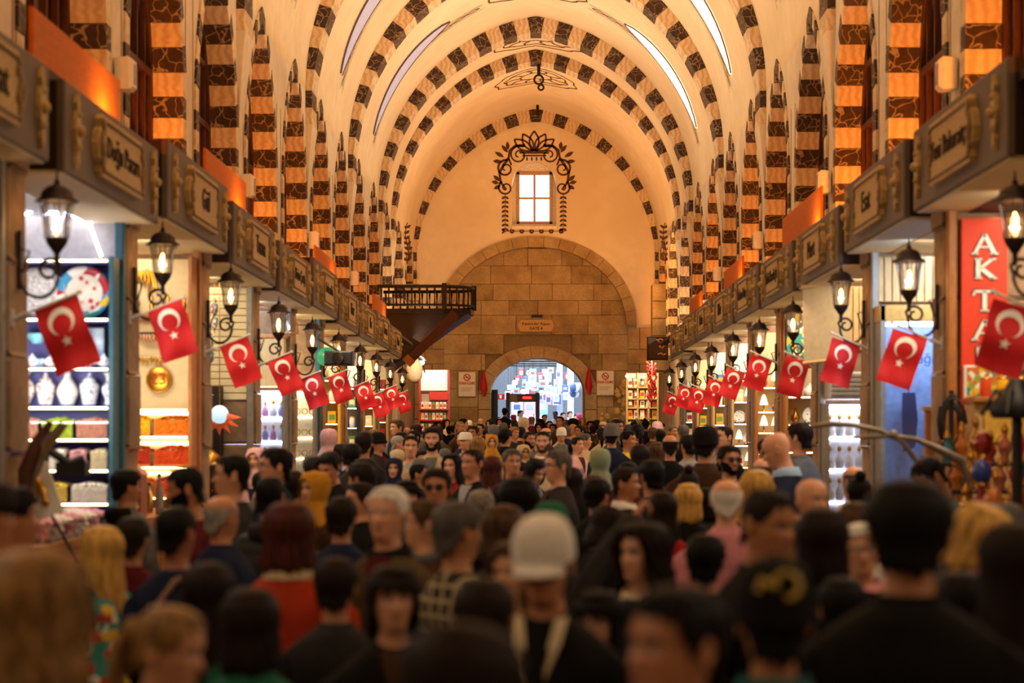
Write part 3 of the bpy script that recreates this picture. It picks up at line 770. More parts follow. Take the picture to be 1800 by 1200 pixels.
def make_flag(s, y, tipx, tipy, label, v, ang=22, ln=.5):
    x, _, z = P(tipx, tipy, y)
    ca, sa = cos(R(ang)), sin(R(ang)); ln = max(.35, min(.62, (PX - .015 - abs(x)) / ca))
    t = thing('flag', label, 'flag', (x + s * ln * ca, y, z - ln * sa), 0, 'red flags with white crescent and star on the pillars')
    root = t; f = -s
    pl = MB().tube([(0, 0, 0), (f * ln * ca, 0, ln * sa)], .009, 6); pl.ball((f * ln * ca, 0, ln * sa), .016, 6, 5)
    ob('pole', pl, POLE, t)
    ob('holder', MB().tube([(f * -.02, 0, -.01), (f * .07 * ca, 0, .07 * sa)], .016, 6).box(f * -.03, f * -.015, -.03, .03, -.05, .05), GREYP, t)
    # cloth: hoist along the pole, fly perpendicular to it
    st = ln - .30
    hg = R(19 if s < 0 else 10)
    c = link('cloth', FM[v % 4][0], t)
    c.matrix_local = Matrix(((f * ca, 0, -f * sin(hg), f * st * ca), (0, 1, 0, 0), (sa, 0, cos(hg), st * sa), (0, 0, 0, 1)))
    e = link('crescent_and_star', FM[v % 4][1], c)
NB = ['nearest', 'second', 'third', 'fourth', 'fifth', 'sixth', 'seventh', 'eighth', 'ninth', 'tenth']
lt = [(140, 513), (323, 522), (438, 588), (513, 618), (563, 652), (609, 650), (650, 668), (673, 687), (697, 676), (716, 686)]
rt = [(1745, 512), (1568, 567), (1462, 585), (1380, 618), (1320, 617), (1277, 641), (1246, 660), (1217, 676), (1195, 673), (1174, 688)]
for k in range(10):
    make_flag(-1, PY[k + 1] - .15, *lt[k], 'red crescent flag on an angled pole, %s along the left shop row' % NB[k], k)
    make_flag(1, PY[k + 1] - .15, *rt[k], 'red crescent flag on an angled pole, %s along the right shop row' % NB[k], k + 2, 24)
# small drooping pennants beside the gate
for x_, y_, lab in ((850, 665, 'left'), (1035, 662, 'right')):
    x, y, z = P(x_, y_, YS - .25); t = thing('pennant', 'small furled red pennant hanging on the stone wall %s of the gate' % lab, 'flag', (x, y, z))
    ob('cloth', MB().loft([[(.02 * cos(a) , .02 * sin(a), .3) for a in (0, 1.57, 3.14, 4.71)], [(.1 * cos(a), .04 * sin(a), -.1) for a in (0, 1.57, 3.14, 4.71)], [(.13 * cos(a), .05 * sin(a), -.35) for a in (0, 1.57, 3.14, 4.71)], [(.02 * cos(a) + .03, .02 * sin(a), -.62) for a in (0, 1.57, 3.14, 4.71)]]), RED, t)
    ob('pole', MB().tube([(0, .25, .4), (0, 0, .55)], .012, 5), POLE, t)

# ================================================================ NICHES
NW = {}
def niche_room(s, k, wall, ceil=CREAM, lcol=WHITE, pw=22):
    y0, y1 = PY[k] + .2, PY[k + 1] - .2
    nm = 'wall_shop_%s_%d' % ('left' if s < 0 else 'right', k)
    structure(ob(nm, MB().box(s * 5.2, s * 5.25, y0, y1, 0, 3.96), wall))
    structure(ob(nm.replace('wall', 'wall_partition'), MB().box(s * 4.15, s * 5.2, y1 + .05, y1 + .3, 0, 3.96), wall))
    structure(ob(nm.replace('wall', 'ceiling'), MB().box(s * 3.3, s * 5.2, y0, y1, 3.5, 3.56), ceil))
    a = area('shop_light', (s * 3.9, (y0 + y1) / 2 + .3, 3.47), (0, 0, 0), .9, 2.2, lcol, pw)
    NW[(s, k)] = y1 - .0
    area('display_light', (s * 3.75, y1 - 1.35, 3.42), (R(52), 0, 0), .9, .3, lcol, pw * .8)  # added fill aimed at the far wall to brighten its goods
    return y1
def at(s, k, u, z, dy=.14): return (s * (PX + .05 + u), NW[(s, k)] - dy, z)
def shelf_unit(s, k, zs_, u0, u1, name, label, back, board, z0, z1, led=None, depth=.3, frame=None, cat='shelves'):
    """wall shelves facing the camera; boards at the heights zs_"""
    yb = NW[(s, k)]
    t = thing(name, label, cat, (s * (PX + .05), yb, 0))
    xs_ = sorted((s * u0, s * u1))
    ob('back_panel', MB().box(xs_[0], xs_[1], -.03, 0, z0, z1), back, t)
    for x in xs_: ob('side_panel', MB().bbox(x - .018, x + .018, -depth - .02, -.03, z0, z1, .004), frame or board, t)
    for z in zs_:
        bd = ob('shelf', MB().bbox(xs_[0] + .018, xs_[1] - .018, -depth, -.03, z - .025, z, .004), board, t)
        if led: ob('led_strip', MB().tube([(xs_[0] + .03, -depth - .008, z - .012), (xs_[1] - .03, -depth - .008, z - .012)], .008, 5), led, bd)
    return t
# ---- goods
CAT = {'jar': 'jar', 'vase': 'vase'}
def mk(name, label, cat, loc, parts, group=None, rz=0, sc=None):
    """parts: (name, key, builder, material)"""
    t = thing(name, label, cat, loc, rz, group, sc)
    for n, key, fn, m in parts:
        o = ob(n, fn, m, t, key=key)
        if n in ('sweets', 'spice'): o['kind'] = 'stuff'
    return t
def vase_parts(m, v):
    prof = [[(.035, 0), (.045, .01), (.035, .03), (.075, .1), (.085, .16), (.06, .22), (.03, .25), (.032, .28), (.055, .31)],
            [(.05, 0), (.06, .02), (.075, .1), (.09, .17), (.08, .205), (.055, .215)],
            [(.05, 0), (.06, .02), (.095, .1), (.095, .15), (.06, .22), (.03, .26), (.026, .31), (.04, .335)],
            [(.045, 0), (.05, .015), (.03, .05), (.065, .12), (.07, .17), (.03, .22), (.025, .26), (.055, .3)]][v]
    pr = prof
    for _ in range(2):
        q_ = [pr[0]]
        for u, w in zip(pr, pr[1:]): q_ += [(u[0] * .75 + w[0] * .25, u[1] * .75 + w[1] * .25), (u[0] * .25 + w[0] * .75, u[1] * .25 + w[1] * .75)]
        pr = q_ + [pr[-1]]
    p = [('body', ('vase', v), lambda: MB().lathe(pr, 20), m), ('foot', ('vfoot', v), lambda: MB().lathe([(prof[0][0] + .008, -.0), (prof[0][0] + .008, .012)], 16), M('cobalt', '#2c3c86', .3))]
    if v == 1: p.append(('lid', 'vlid', lambda: MB().lathe([(.062, .212), (.055, .24), (.03, .262), (.012, .27), (.022, .285), (.004, .305)], 16), m))
    return p
def plate_parts(r, m, m2):
    rim = lambda: MB().lathe([(.3 * r, -.02), (.72 * r, -.025), (r, -.06), (r * 1.01, -.05), (.72 * r, -.008), (.3 * r, -.004)], 28, axis='y')
    return [('rim', ('plr', r), rim, m), ('centre', ('plc', r), lambda: MB().lathe([(.001, -.028), (.45 * r, -.03), (.7 * r, -.033)], 24, axis='y', cap=False), m2),
            ('stand', ('plst', r), lambda: MB().box(-.06, .06, -.05, .04, -r - .005, -r + .02), WOODB)]
def heap(w, d, h, seed, n=60, r=.018):
    rnd = random.Random(seed)
    def f():
        b = MB(); nx, ny = 8, 6; vs = []
        for j in range(ny + 1):
            for i in range(nx + 1):
                x, y = i / nx, j / ny; vs.append(((x - .5) * w, (y - .5) * d, h * (.78 + .22 * sin(pi * x) * (.4 + .6 * y)) + rnd.uniform(-.006, .006)))
        b.add(vs, [(j * (nx + 1) + i, j * (nx + 1) + i + 1, (j + 1) * (nx + 1) + i + 1, (j + 1) * (nx + 1) + i) for j in range(ny) for i in range(nx)], True)
        b.add([(-w / 2, -d / 2, 0), (w / 2, -d / 2, 0), (w / 2, -d / 2, h * .78), (-w / 2, -d / 2, h * .78)], [(0, 1, 2, 3)], False)
        for i in range(n): b.ball(((rnd.random() - .5) * w * .94, -d / 2, h * .76 * rnd.random()), r * rnd.uniform(.6, 1), 5, 3, (1, .5, .8))
        for i in range(n):
            x, y = rnd.random(), rnd.random()
            b.ball(((x - .5) * w * .95, (y - .5) * d * .95, h * (.78 + .22 * sin(pi * x) * (.4 + .6 * y))), r * rnd.uniform(.7, 1.2), 5, 3, (1, 1, .8))
        return b
    return f
def bin_parts(w, h, m, key, d=.24, gl=True):
    ps = [('sweets', ('heap', key, w, h), heap(w - .02, d - .02, h, hash(key) % 99), m),
          ('tub', ('tub', w, h, d), lambda: MB().box(-w / 2, w / 2, -d / 2 - .004, -d / 2, 0, h * .8).box(-w / 2, -w / 2 + .004, -d / 2, d / 2, 0, h * .9).box(w / 2 - .004, w / 2, -d / 2, d / 2, 0, h * .9), GLASS if gl else AMBER)]
    return ps
def jar_parts(r, h, m, lidm=None, v=0):
    return [('body', ('jarb', r, h), lambda: MB().lathe([(r * .9, 0), (r, .01), (r, h * .78), (r * .8, h * .86), (r * .8, h * .9)], 12), m),
            ('lid', ('jarl', r, h), lambda: MB().lathe([(r * .84, h * .88), (r * .84, h * .98), (r * .3, h)], 12), lidm or GOLD)]
def box_parts(w, h, d, m, m2):
    return [('carton', ('carton', w, h, d), lambda: MB().bbox(-w / 2, w / 2, -d / 2, d / 2, 0, h, .004), m), ('printed_label', ('cart2', w, h, d), lambda: MB().bbox(-w * .36, w * .36, -d / 2 - .004, -d / 2, h * .3, h * .72, .002), m2)]
def teapot_parts(m):
    return [('body', 'tpb', lambda: MB().lathe([(.035, 0), (.04, .008), (.062, .04), (.06, .07), (.035, .092)], 14), m), ('lid', 'tpl', lambda: MB().lathe([(.038, .09), (.03, .105), (.008, .112), (.013, .122), (.003, .132)], 12), m),
            ('spout', 'tps', lambda: MB().tube([(.05, 0, .03), (.085, 0, .05), (.1, 0, .085)], [.014, .01, .007], 6), m), ('handle', 'tph', lambda: MB().tube([(-.05 - .035 * sin(pi * i / 8), 0, .025 + .05 * i / 8) for i in range(9)], .006, 5), m)]
def bowl_parts(m, m2):
    return [('bowl', 'bowl', lambda: MB().lathe([(.03, 0), (.034, .008), (.06, .03), (.08, .065), (.074, .064), (.05, .03), (.001, .015)], 16, cap=False), m), ('foot', 'bfoot', lambda: MB().lathe([(.036, 0), (.034, .012)], 14), m2)]
def mosaic_parts(m, h=.3):
    return [('globe', 'mgl', lambda: MB().ball((0, 0, -h), .08, 14, 10), m), ('cap', 'mcap', lambda: MB().lathe([(.05, -h + .06), (.04, -h + .08), (.015, -h + .1)], 10), BRASS),
            ('chain', ('mch', h), lambda: MB().tube([(0, 0, -h + .1), (0, 0, 0)], .005, 5), BRASS), ('drop', 'mdrop', lambda: MB().lathe([(.02, -h - .075), (.012, -h - .1), (.003, -h - .14)], 8), BRASS)]
def mosaic_mat(n, a, b_): return M('mosaic_' + n, a, .3, scale=34, kind='floral', col2=b_, emit=0)
def cone_lamp_parts(sh, st):
    return [('shade', 'cls', lambda: MB().lathe([(.062, .1), (.03, .22), (.012, .25)], 12, cap=False), sh), ('stem', 'clst', lambda: MB().lathe([(.03, 0), (.032, .01), (.008, .03), (.014, .06), (.008, .11)], 10), st)]
# ================================================================ GOODS IN THE NICHES
FLOR = M('floral_china', '#ece8e6', .25, scale=26, kind='spots', col2='#a83a34'); FLORB = M('blue_china', '#e8ecf4', .25, scale=30, kind='spots', col2='#33489a')
WCH = M('white_china', '#efece8', .25); SILV = M('silver_relief', '#b9b2aa', .35, metal=.7, var=.3, scale=40, bump=.6)
REDBL = M('painted_plate', '#b3202a', .35, scale=9, kind='floral', col2='#3b8fb8'); CYAN = M('cyan_glaze', '#7fc4d6', .3, var=.3, scale=9)
BLUESC = M('blue_scene', '#3d6fa5', .4, kind='patch', scale=30, col2='#dfeaf2')
CANDY = [M('pink_sweets', '#d79a86', .7, var=.25, scale=40), M('lime_sweets', '#b9d23a', .7, var=.2, scale=40), M('white_sweets', '#efe6da', .7, var=.12, scale=40), M('rose_sweets', '#d9a0a8', .7, var=.2, scale=40),
         M('yellow_sweets', '#e6c552', .7, var=.2, scale=40), M('cream_sweets', '#e9dcb4', .7, var=.15, scale=40)]
# ---- left niche 1: blue-backed china and sweets
k = 1; s = -1
niche_room(s, k, GREYP, GREYP, (.86, .88, 1), 15)
shelf_unit(s, k, [3.12, 2.68, 2.31, 2.02, 1.78, 1.55, 1.3], 0.02, 1.0, 'display_shelves', 'blue backed display shelves with lit edges holding china and sweets', BLUEB, BLUEB, .9, 3.14, LEDV, .3, TEAL)
t = thing('neon_light', 'white zigzag neon light on the grey ceiling panel of the vase shop', 'neon light', at(s, k, .5, 3.2, .1))
ob('panel', MB().box(-.5, .5, .05, .08, -.06, .34), GREYP, t)
ob('neon_tube', MB().tube([(.33 - .5, 0, .3), (-.26, -.02, .26), (-.28, -.02, .18)], .011, 5).tube([(-.05, -.02, .33), (.05, -.02, .2), (.1, -.02, .33), (-.08, -.02, .27)], .011, 5).tube([(.1, -.02, .3), (.28, -.02, .18), (.29, -.02, .24)], .011, 5).tube([(.28, -.02, .18), (.36, -.02, -.04)], .012, 5), LEDW, t)
mk('decorative_plate', 'silver relief plate standing on the top shelf of the blue display', 'plate', at(s, k, .6, 2.68 + .2, .1), plate_parts(.2, SILV, SILV))
mk('decorative_plate', 'large red and turquoise painted plate on the top shelf of the blue display', 'plate', at(s, k, .26, 2.68 + .2, .12), plate_parts(.2, REDBL, M('plate_centre', '#d9cdbb', .4, scale=14, kind='spots', col2='#b3202a')))
mk('bowl', 'tilted pale turquoise bowl behind the nearest left flag', 'bowl', at(s, k, .62, 2.5), bowl_parts(CYAN, CYAN), sc=(1.1, 1.1, 1.1)); mk('bowl', 'pale turquoise bowl standing under the tilted one', 'bowl', at(s, k, .6, 2.315), bowl_parts(CYAN, WCH))
t = mk('picture_tray', 'blue and white scenic tray standing on the second shelf', 'tray', at(s, k, .25, 2.33), [('tray', 'trayb', lambda: MB().bbox(-.15, .15, 0, .02, 0, .3, .01), WOODB), ('picture', 'trayp', lambda: MB().bbox(-.135, .135, -.006, 0, .015, .285, .003), BLUESC)])
for i, u in enumerate((.64, .5, .37, .22, .1)):
    mk('teapot', 'small flowered teapot, %s from the aisle on the shelf above the vases' % ORD[4 - i], 'teapot', at(s, k, u, 2.315, .2), teapot_parts(FLOR if i % 2 else FLORB), 'small teapots above the vases', sc=(.8, .8, .8))
vs_ = [('blue and white flared vase, outermost on the vase shelf', FLORB, 3, .07), ('red flowered lidded jar second from the aisle on the vase shelf', FLORB, 1, .22), ('plain white bottle vase in the middle of the vase shelf', WCH, 2, .385), ('red flowered lidded jar left of the white vase', FLOR, 1, .55), ('white flowered flared vase at the wall end of the vase shelf', FLOR, 0, .7)]
for lab, m, v, u in vs_: mk('vase', lab, 'vase', at(s, k, u, 2.025, .16), vase_parts(m, v), 'vases on the blue shelf', sc=(.84, .84, .84))
for row, (z, cols, w) in enumerate(((1.785, [0, 1, 0], .26), (1.555, [5, 3, 2, 4], .155), (1.305, [2, 4], .3))):
    nm = ['top', 'middle', 'bottom'][row]
    for i, c in enumerate(cols):
        mk('sweets_tub', 'glass tub of %s, %s from aisle, %s tub row' % (['pink sweets', 'lime green sweets', 'white sweets', 'rose sweets', 'yellow sweets', 'cream sweets'][c], ORD[i], nm), 'tub', at(s, k, .045 + w * (i + .5), z, .165), bin_parts(w - .012, .15, CANDY[c], c, .24), 'tubs of sweets')
# counter with Turkish delight, price card, wooden scoop
def counter(s, k, label, m, top, z=1.0, d0=0.0, d1=.75):
    y0, y1 = PY[k] + .25, PY[k + 1] - .3
    t = thing('shop_counter', label, 'counter', (s * PX, (y0 + y1) / 2, 0)); h = (y1 - y0) / 2
    ob('body', MB().box(s * d0, s * d1, -h, h * .6, .05, z - .05), m, t); ob('top', MB().box(s * (d0 - .02), s * (d1 + .02), -h - .02, h * .6 + .02, z - .05, z), top, t)
    for i in range(4): ob('front_panel', MB().box(s * (d0 - .02), s * d0, -h + i * h * .4 + .03, -h + (i + 1) * h * .4 - .03, .15, z - .12), m, t)
    return t
counter(-1, 1, 'wooden counter of the sweet shop piled with sugared cubes', AMBER, AMBER, 1.12, -.05, .5)
for i in range(5):
    mk('sweets_tray', 'tray heaped with sugared cubes, %s from camera, left counter' % ORD[i], 'tray', (-PX - .2, 12.0 + i * .34, 1.12),
       [('tray', 'stray', lambda: MB().box(-.24, .24, -.155, .155, 0, .03), STEEL), ('sweets', ('sth', i % 2), heap(.46, .3, .16, 40 + i, 90, .026), CANDY[2] if i % 2 else CANDY[3])], 'trays on the left counter')
x, y, z = P(72, 858, 11.5)
t = thing('price_card', 'tilted white card with a gold lamp picture at the left counter', 'card', (x, y, z)); t.rotation_euler = (0, R(-20), 0)
ob('card', MB().bbox(-.085, .085, 0, .012, -.18, .18, .004), WHITEP, t)
ob('lamp_picture', MB().lathe([(.001, -.11), (.03, -.08), (.012, -.05), (.035, 0), (.02, .06), (.006, .1)], 10, (0, -.004, -.01)), GOLD, t)
ob('printed_lines', MB().box(-.06, .06, -.004, 0, .12, .13).box(-.06, .04, -.004, 0, .095, .102), INK, t)
ob('clip', MB().tube([(0, .01, -.17), (.05, .03, -.5)], .01, 5), WOODB, t)
x, y, z = P(60, 800, 11.2)
t = thing('wooden_saddle', 'curved dark wooden and hide ornament hanging on the nearest left pillar', 'ornament', (x, y, z))
ob('frame', MB().tube([(.1, 0, .2), (.02, 0, .08), (-.05, 0, -.1), (-.06, 0, -.35)], [.02, .04, .05, .03], 8), WOOD, t)
ob('flap', MB().loft([[(.16, -.02, .2), (.2, .02, .18)], [(.06, -.03, .1), (.1, .04, .05)], [(-.06, -.02, -.12), (.0, .06, -.14)], [(-.1, 0, -.32), (-.02, .06, -.34)]], True, False), M('hide', '#8f7a5c', .8, var=.3), t)
ob('saddle_strap', MB().tube([(.1, 0, .02), (.22, -.02, -.05), (.3, 0, -.02)], .03, 6).box(.14, .32, -.06, .06, -.12, -.04), BLACK, t)

# ---- left niche 2: spice shop with gold medallion
k = 2
niche_room(s, k, CREAM, CREAM, WHITE, 17)
shelf_unit(s, k, [2.05, 1.80, 1.52, 1.24], .02, .8, 'spice_shelves', 'amber wooden shelves with lit heaps of yellow and orange spice', CREAM, AMBER, .9, 3.45, LEDV, .34, AMBER)
yb = NW[(s, k)]
SP = [M('turmeric', '#e8a70c', .9, var=.15, scale=40), M('paprika', '#c8430f', .9, var=.2, scale=40), M('chilli', '#a92810', .9, var=.25, scale=40), M('saffron_orange', '#d9700f', .9, var=.2, scale=40)]
for row, (z, cs) in enumerate(((1.80, (3, 0)), (1.52, (1, 2)), (1.24, (1, 3)))):
    for i, c in enumerate(cs):
        mk('spice_heap', 'heap of %s on the %s amber spice shelf, %s side' % (['yellow turmeric', 'orange paprika', 'dark red chilli', 'orange spice'][c], ['top', 'middle', 'bottom'][row], ['aisle', 'wall'][i]), 'spice', at(s, k, .2 + .36 * i, z, .18),
           [('tray', 'sptray', lambda: MB().box(-.165, .165, -.15, .13, 0, .02), AMBER), ('spice', ('sph', c, row), heap(.32, .26, .19, 70 + c + row, 50, .02), SP[c])], 'heaps of spice')
    ob('shelf_lamp', MB().box(.06, .74, -.06, -.03, z + .2, z + .225), LEDV, None, (s * (PX + .05) - .8, yb, 0))['label'] = 'x'
for o in list(COL.objects):
    if o.name.startswith('shelf_lamp'):
        o['label'] = 'bright strip lamp over the %s row of spice heaps' % ['top', 'middle', 'bottom'][int(o.name[-1]) if o.name[-1].isdigit() and '.' in o.name else 0]; o['category'] = 'lamp'
x, y, z = P(280, 667, yb - .06)
t = thing('gold_medallion', 'round gold medallion with red number 23 on the white panel', 'medallion', (x, y, z))
ob('disc', MB().lathe([(.12, 0), (.12, -.02), (.1, -.035), (.001, -.03)], 28, axis='y', cap=False), GOLD, t)
ob('number', text_mesh('23', .15, .008), RED, t, (0, -.038, 0), rot=(pi / 2, 0, 0))
ob('raised_rim', MB().tube([(.115 * cos(2 * pi * i / 24), -.022, .115 * sin(2 * pi * i / 24)) for i in range(25)], .008, 5), BRASS, t)
x, y, z = P(258, 485, yb - .06)
t = thing('gold_palm', 'drooping gilded palm leaf ornament high on the white panel', 'ornament', (x, y, z))
for i in range(6):
    a = R(200 + 28 * i); ob('leaf', MB().tube([(0, 0, .05), (.07 * cos(a), -.01, .04 + .03 * sin(a)), (.1 * cos(a) + .01, -.01, -.08 - .02 * i)], [.008, .022, .003], 5), GOLD, t)
ob('stem', MB().tube([(0, 0, .06), (.02, 0, -.2)], .01, 5), BRASS, t)
t = thing('rail', 'thin shelf rail carrying small gold figurines', 'shelf', at(s, k, .42, 2.93, .1)); ob('board', MB().bbox(-.38, .38, -.08, .06, -.02, 0, .004), AMBER, t)
for i in range(5):
    mk('figurine', 'small gold figurine, %s from the aisle on the white panel rail' % ORD[i], 'figurine', at(s, k, .12 + .15 * i, 2.93, .12), [('body', ('fig', i % 2), lambda: MB().lathe([(.03, 0), (.015, .03), (.025, .08), (.012, .12), (.018, .15), (.002, .19)], 10), BRASS), ('base', 'figb', lambda: MB().lathe([(.034, -.0), (.034, .012)], 10), WOODB)], 'gold figurines on the rail')
x, y, z = P(265, 590, yb - .08)
t = thing('striped_bowl', 'shallow red and cream striped bowl hung on the white panel', 'bowl', (x, y, z))
ob('bowl', MB().lathe([(.02, -.06), (.1, -.04), (.15, .02), (.14, .022), (.001, -.04)], 20, cap=False), M('stripe_clay', '#b0532a', .5, kind='wave', scale=30, col2='#e6d2ae', stretch=(1, 1, 4)), t); ob('rim', MB().tube([(.148 * cos(2 * pi * i / 20), .148 * sin(2 * pi * i / 20), .02) for i in range(21)], .008, 5), BLACK, t)
x, y, z = P(262, 625, yb - .07)
t = thing('gold_garland', 'small garland of gold leaves under the striped bowl', 'ornament', (x, y, z))
for i in range(6): ob('leaf', MB().lathe([(.001, 0), (.02, -.03), (.001, -.08)], 6, (-.1 + .04 * i, 0, -.01 * (i % 3))), GOLD, t)
ob('string', MB().tube([(-.12, 0, .0), (.13, 0, .0)], .004, 4), BRASS, t)
counter(-1, 2, 'amber wooden counter of the spice shop with bottles and a copper box', AMBER, AMBER, 1.15, -.02, .45)
x, y, z = P(228, 800, 14.0)
t = thing('copper_box', 'copper coloured samovar box beside the second left pillar', 'box', (-PX - .15, 15.0, 1.15)); ob('body', MB().bbox(-.12, .12, -.12, .12, 0, .34, .01), M('copper', '#a8634a', .35, metal=.5), t); ob('lid', MB().loft([[(-.14, -.14, .34), (.14, -.14, .34), (.14, .14, .34), (-.14, .14, .34)], [(-.02, -.02, .46), (.02, -.02, .46), (.02, .02, .46), (-.02, .02, .46)]], False), M('copper'), t); ob('tap', MB().tube([(.1, -.12, .1), (.1, -.18, .08)], .012, 6), BRASS, t)
for i, (u, h_, m) in enumerate(((.05, .34, STEEL), (.16, .26, BRASS), (.26, .3, GOLDP), (.34, .22, BRASS))):
    mk('oil_bottle', ['tall steel bottle', 'short brass bottle', 'golden bottle', 'small brass flask'][i] + ' on the amber counter under the spice shelves', 'bottle', (-PX - u, 15.7 + .12 * i, 1.15), [('bottle', ('ob', i), (lambda h_: lambda: MB().lathe([(.035, 0), (.037, h_ * .55), (.014, h_ * .75), (.014, h_ * .92)], 10))(h_), m), ('stopper', ('obs', i), (lambda h_: lambda: MB().lathe([(.016, h_ * .92), (.02, h_ * .96), (.004, h_)], 8))(h_), WOODB)])

area('counter_lamp', (-3.65, 13.2, 2.15), (R(96), 0, 0), .7, .5, (1, .93, .82), 15); area('counter_lamp', (-3.55, 16.5, 2.1), (R(96), 0, 0), .6, .5, (1, .86, .62), 7)  # fill added inside two left niches to lift the sweets and spices
# ---- left niche 3: mosaic lamps
k = 3
niche_room(s, k, CREAM, CREAM, WHITE, 20)
yb = NW[(s, k)]
t = thing('slatted_wall', 'cream slatted display wall behind the hanging mosaic lamps', 'wall panel', (s * (PX + .05), yb, 0))
for i in range(16): ob('slat', MB().bbox(-1.0, 0, -.03, 0, 2.2 + i * .078, 2.2 + i * .078 + .07, .006), CREAM, t)
mm = [mosaic_mat('a', '#b5402c', '#2f7fb5'), mosaic_mat('b', '#d9d2c8', '#c8503a'), mosaic_mat('c', '#e0a030', '#7b3aa0')]
for i, (px_, py_) in enumerate(((377, 541), (377, 565), (369, 600), (370, 625), (366, 612))):
    x, y, z = P(px_, py_, yb - .25 - .06 * i); mk('mosaic_lamp', 'small mosaic glass globe lamp, %s from the top of the hanging string' % ORD[i], 'lamp', (x, y, z + .3), mosaic_parts(mm[i % 3]), 'mosaic lamps on a string', sc=(.55, .55, 1))
t = thing('mirror_cabinet', 'dark carved mirror cabinet beside the mosaic lamps', 'cabinet', at(s, k, .5, 0, .2)); 
ob('body', MB().bbox(-.2, .2, -.1, .12, .9, 2.35, .01), WOODB, t); ob('mirror', MB().bbox(-.13, .13, -.11, -.1, 1.5, 2.25, .004), M('mirror', '#9aa0b8', .08, metal=1), t); ob('door', MB().bbox(-.17, .17, -.115, -.1, .95, 1.45, .01), WOOD, t); ob('knob', MB().ball((.12, -.13, 1.2), .015, 6, 5), BRASS, t)
x, y, z = P(386, 733, yb - .5)
t = thing('star_lamp', 'star shaped mosaic lamp of orange and pale blue glass', 'lamp', (x, y, z)); ob('globe', MB().ball((0, 0, .03), .1, 12, 8), M('pale_blue_glass', '#b6dcea', .2, emit=1.0), t)
for i in range(7): a = R(180 + i * 30); ob('point', MB().loft([[(cos(a) * .08 + .045 * cos(a + 1.57), -.05, sin(a) * .08 + .045 * sin(a + 1.57)), (cos(a) * .08, .05, sin(a) * .08), (cos(a) * .08 - .045 * cos(a + 1.57), -.05, sin(a) * .08 - .045 * sin(a + 1.57))], [(cos(a) * .24, 0, sin(a) * .2)] * 3]), M('orange_glass', '#d8623a', .25, emit=.25), t)
ob('chain', MB().tube([(0, 0, .1), (0, 0, 3.5 - z)], .006, 5), BRASS, t)
x, y, z = P(368, 800, yb - .6)
t = thing('brass_dome', 'brass dome lid with a finial standing under the star lamp', 'dome', (x, y, z - .1)); ob('dome', MB().lathe([(.14, 0), (.14, .03), (.11, .1), (.06, .15), (.02, .17)], 18), BRASS, t); ob('finial', MB().lathe([(.02, .165), (.03, .19), (.01, .21), (.002, .26)], 10), BRASS, t)
t2 = thing('display_table', 'dark display table under the brass dome in the lamp shop', 'table', (x, y, 0)); ob('top', MB().bbox(-.2, .45, -.2, .2, z - .16, z - .1), WOODB, t2)
for a in (-.17, .42):
    for c in (-.16, .16): ob('leg', MB().box(a - .02, a + .02, c - .02, c + .02, .05, z - .16), WOODB, t2)
for i in range(5): mk('brass_cup', 'small brass cup, %s beside the dome in the lamp shop' % ORD[i], 'cup', (x + .16 + .06 * i, y - .1 + .07 * (i % 2), z - .1), [('cup', 'bcup', lambda: MB().lathe([(.02, 0), (.012, .03), (.028, .06), (.03, .09)], 10), BRASS), ('rim', 'bcr', lambda: MB().lathe([(.031, .088), (.033, .094)], 10), GOLD)], 'brass cups')

# ---- left niche 4: white-lit vitrine
def vitrine(s, k, u0, u1, z0, z1, label, frame, glowm, shelves, goods, glab, yoff=.05, d=.34, cat='cabinet'):
    yb = NW[(s, k)] - yoff; t = thing('glass_cabinet', label, cat, (s * (PX + .05), yb, 0)); x0, x1 = sorted((s * u0, s * u1))
    ob('back_panel', MB().box(x0, x1, -.02, 0, z0, z1), M('vitrine_back', '#e4e8ee', .4), t)
    for x in (x0, x1): ob('frame_post', MB().bbox(x - .02, x + .02, -d, 0, z0, z1, .005), frame, t)
    ob('glass_door', MB().box(x0 + .02, x1 - .02, -d, -d + .006, z0, z1), GLASS, t)
    ob('top_lamp', MB().box(x0 + .03, x1 - .03, -d + .06, -.06, z1 - .05, z1 - .03), glowm, t); ob('plinth', MB().box(x0, x1, -d, 0, .05, z0), frame, t)
    n = 0
    for z in shelves:
        ob('shelf', MB().box(x0 + .02, x1 - .02, -d + .03, -.03, z - .012, z), GLASS, t)
        ob('led_strip', MB().box(x0 + .04, x1 - .04, -.05, -.035, z - .04, z - .025), glowm, t)
        m = max(2, int((u1 - u0) / .1))
        for i in range(m):
            n += 1; g = goods[n % len(goods)]
            mk(g[0], '%s %s from aisle, %s shelf, %s' % (g[1], ORD[min(i, 11)], ORD[shelves.index(z)], glab), g[2], (s * (PX + .05 + u0 + (u1 - u0) * (i + .5) / m), yb - d * .5, z), g[3], g[1] + 's in the ' + glab, sc=g[4] if len(g) > 4 else None)
    return t
def perf(m, v): return [('bottle', ('perf', v), (lambda v: lambda: MB().lathe([(.025, 0), (.034, .02 + .02 * v), (.028, .08), (.01, .1), (.01, .125)], 10))(v), m), ('cap', ('perfc', v), lambda: MB().lathe([(.014, .125), (.016, .15), (.002, .165)], 8), GOLD)]
PK = M('pink_glass', '#c98ab8', .15, var=.3); VB = M('violet_glass', '#8d8fd0', .15, var=.3); PG = M('pale_glass', '#d6e2e6', .1)
niche_room(s, 4, AMBER, CREAM, COOL, 30)
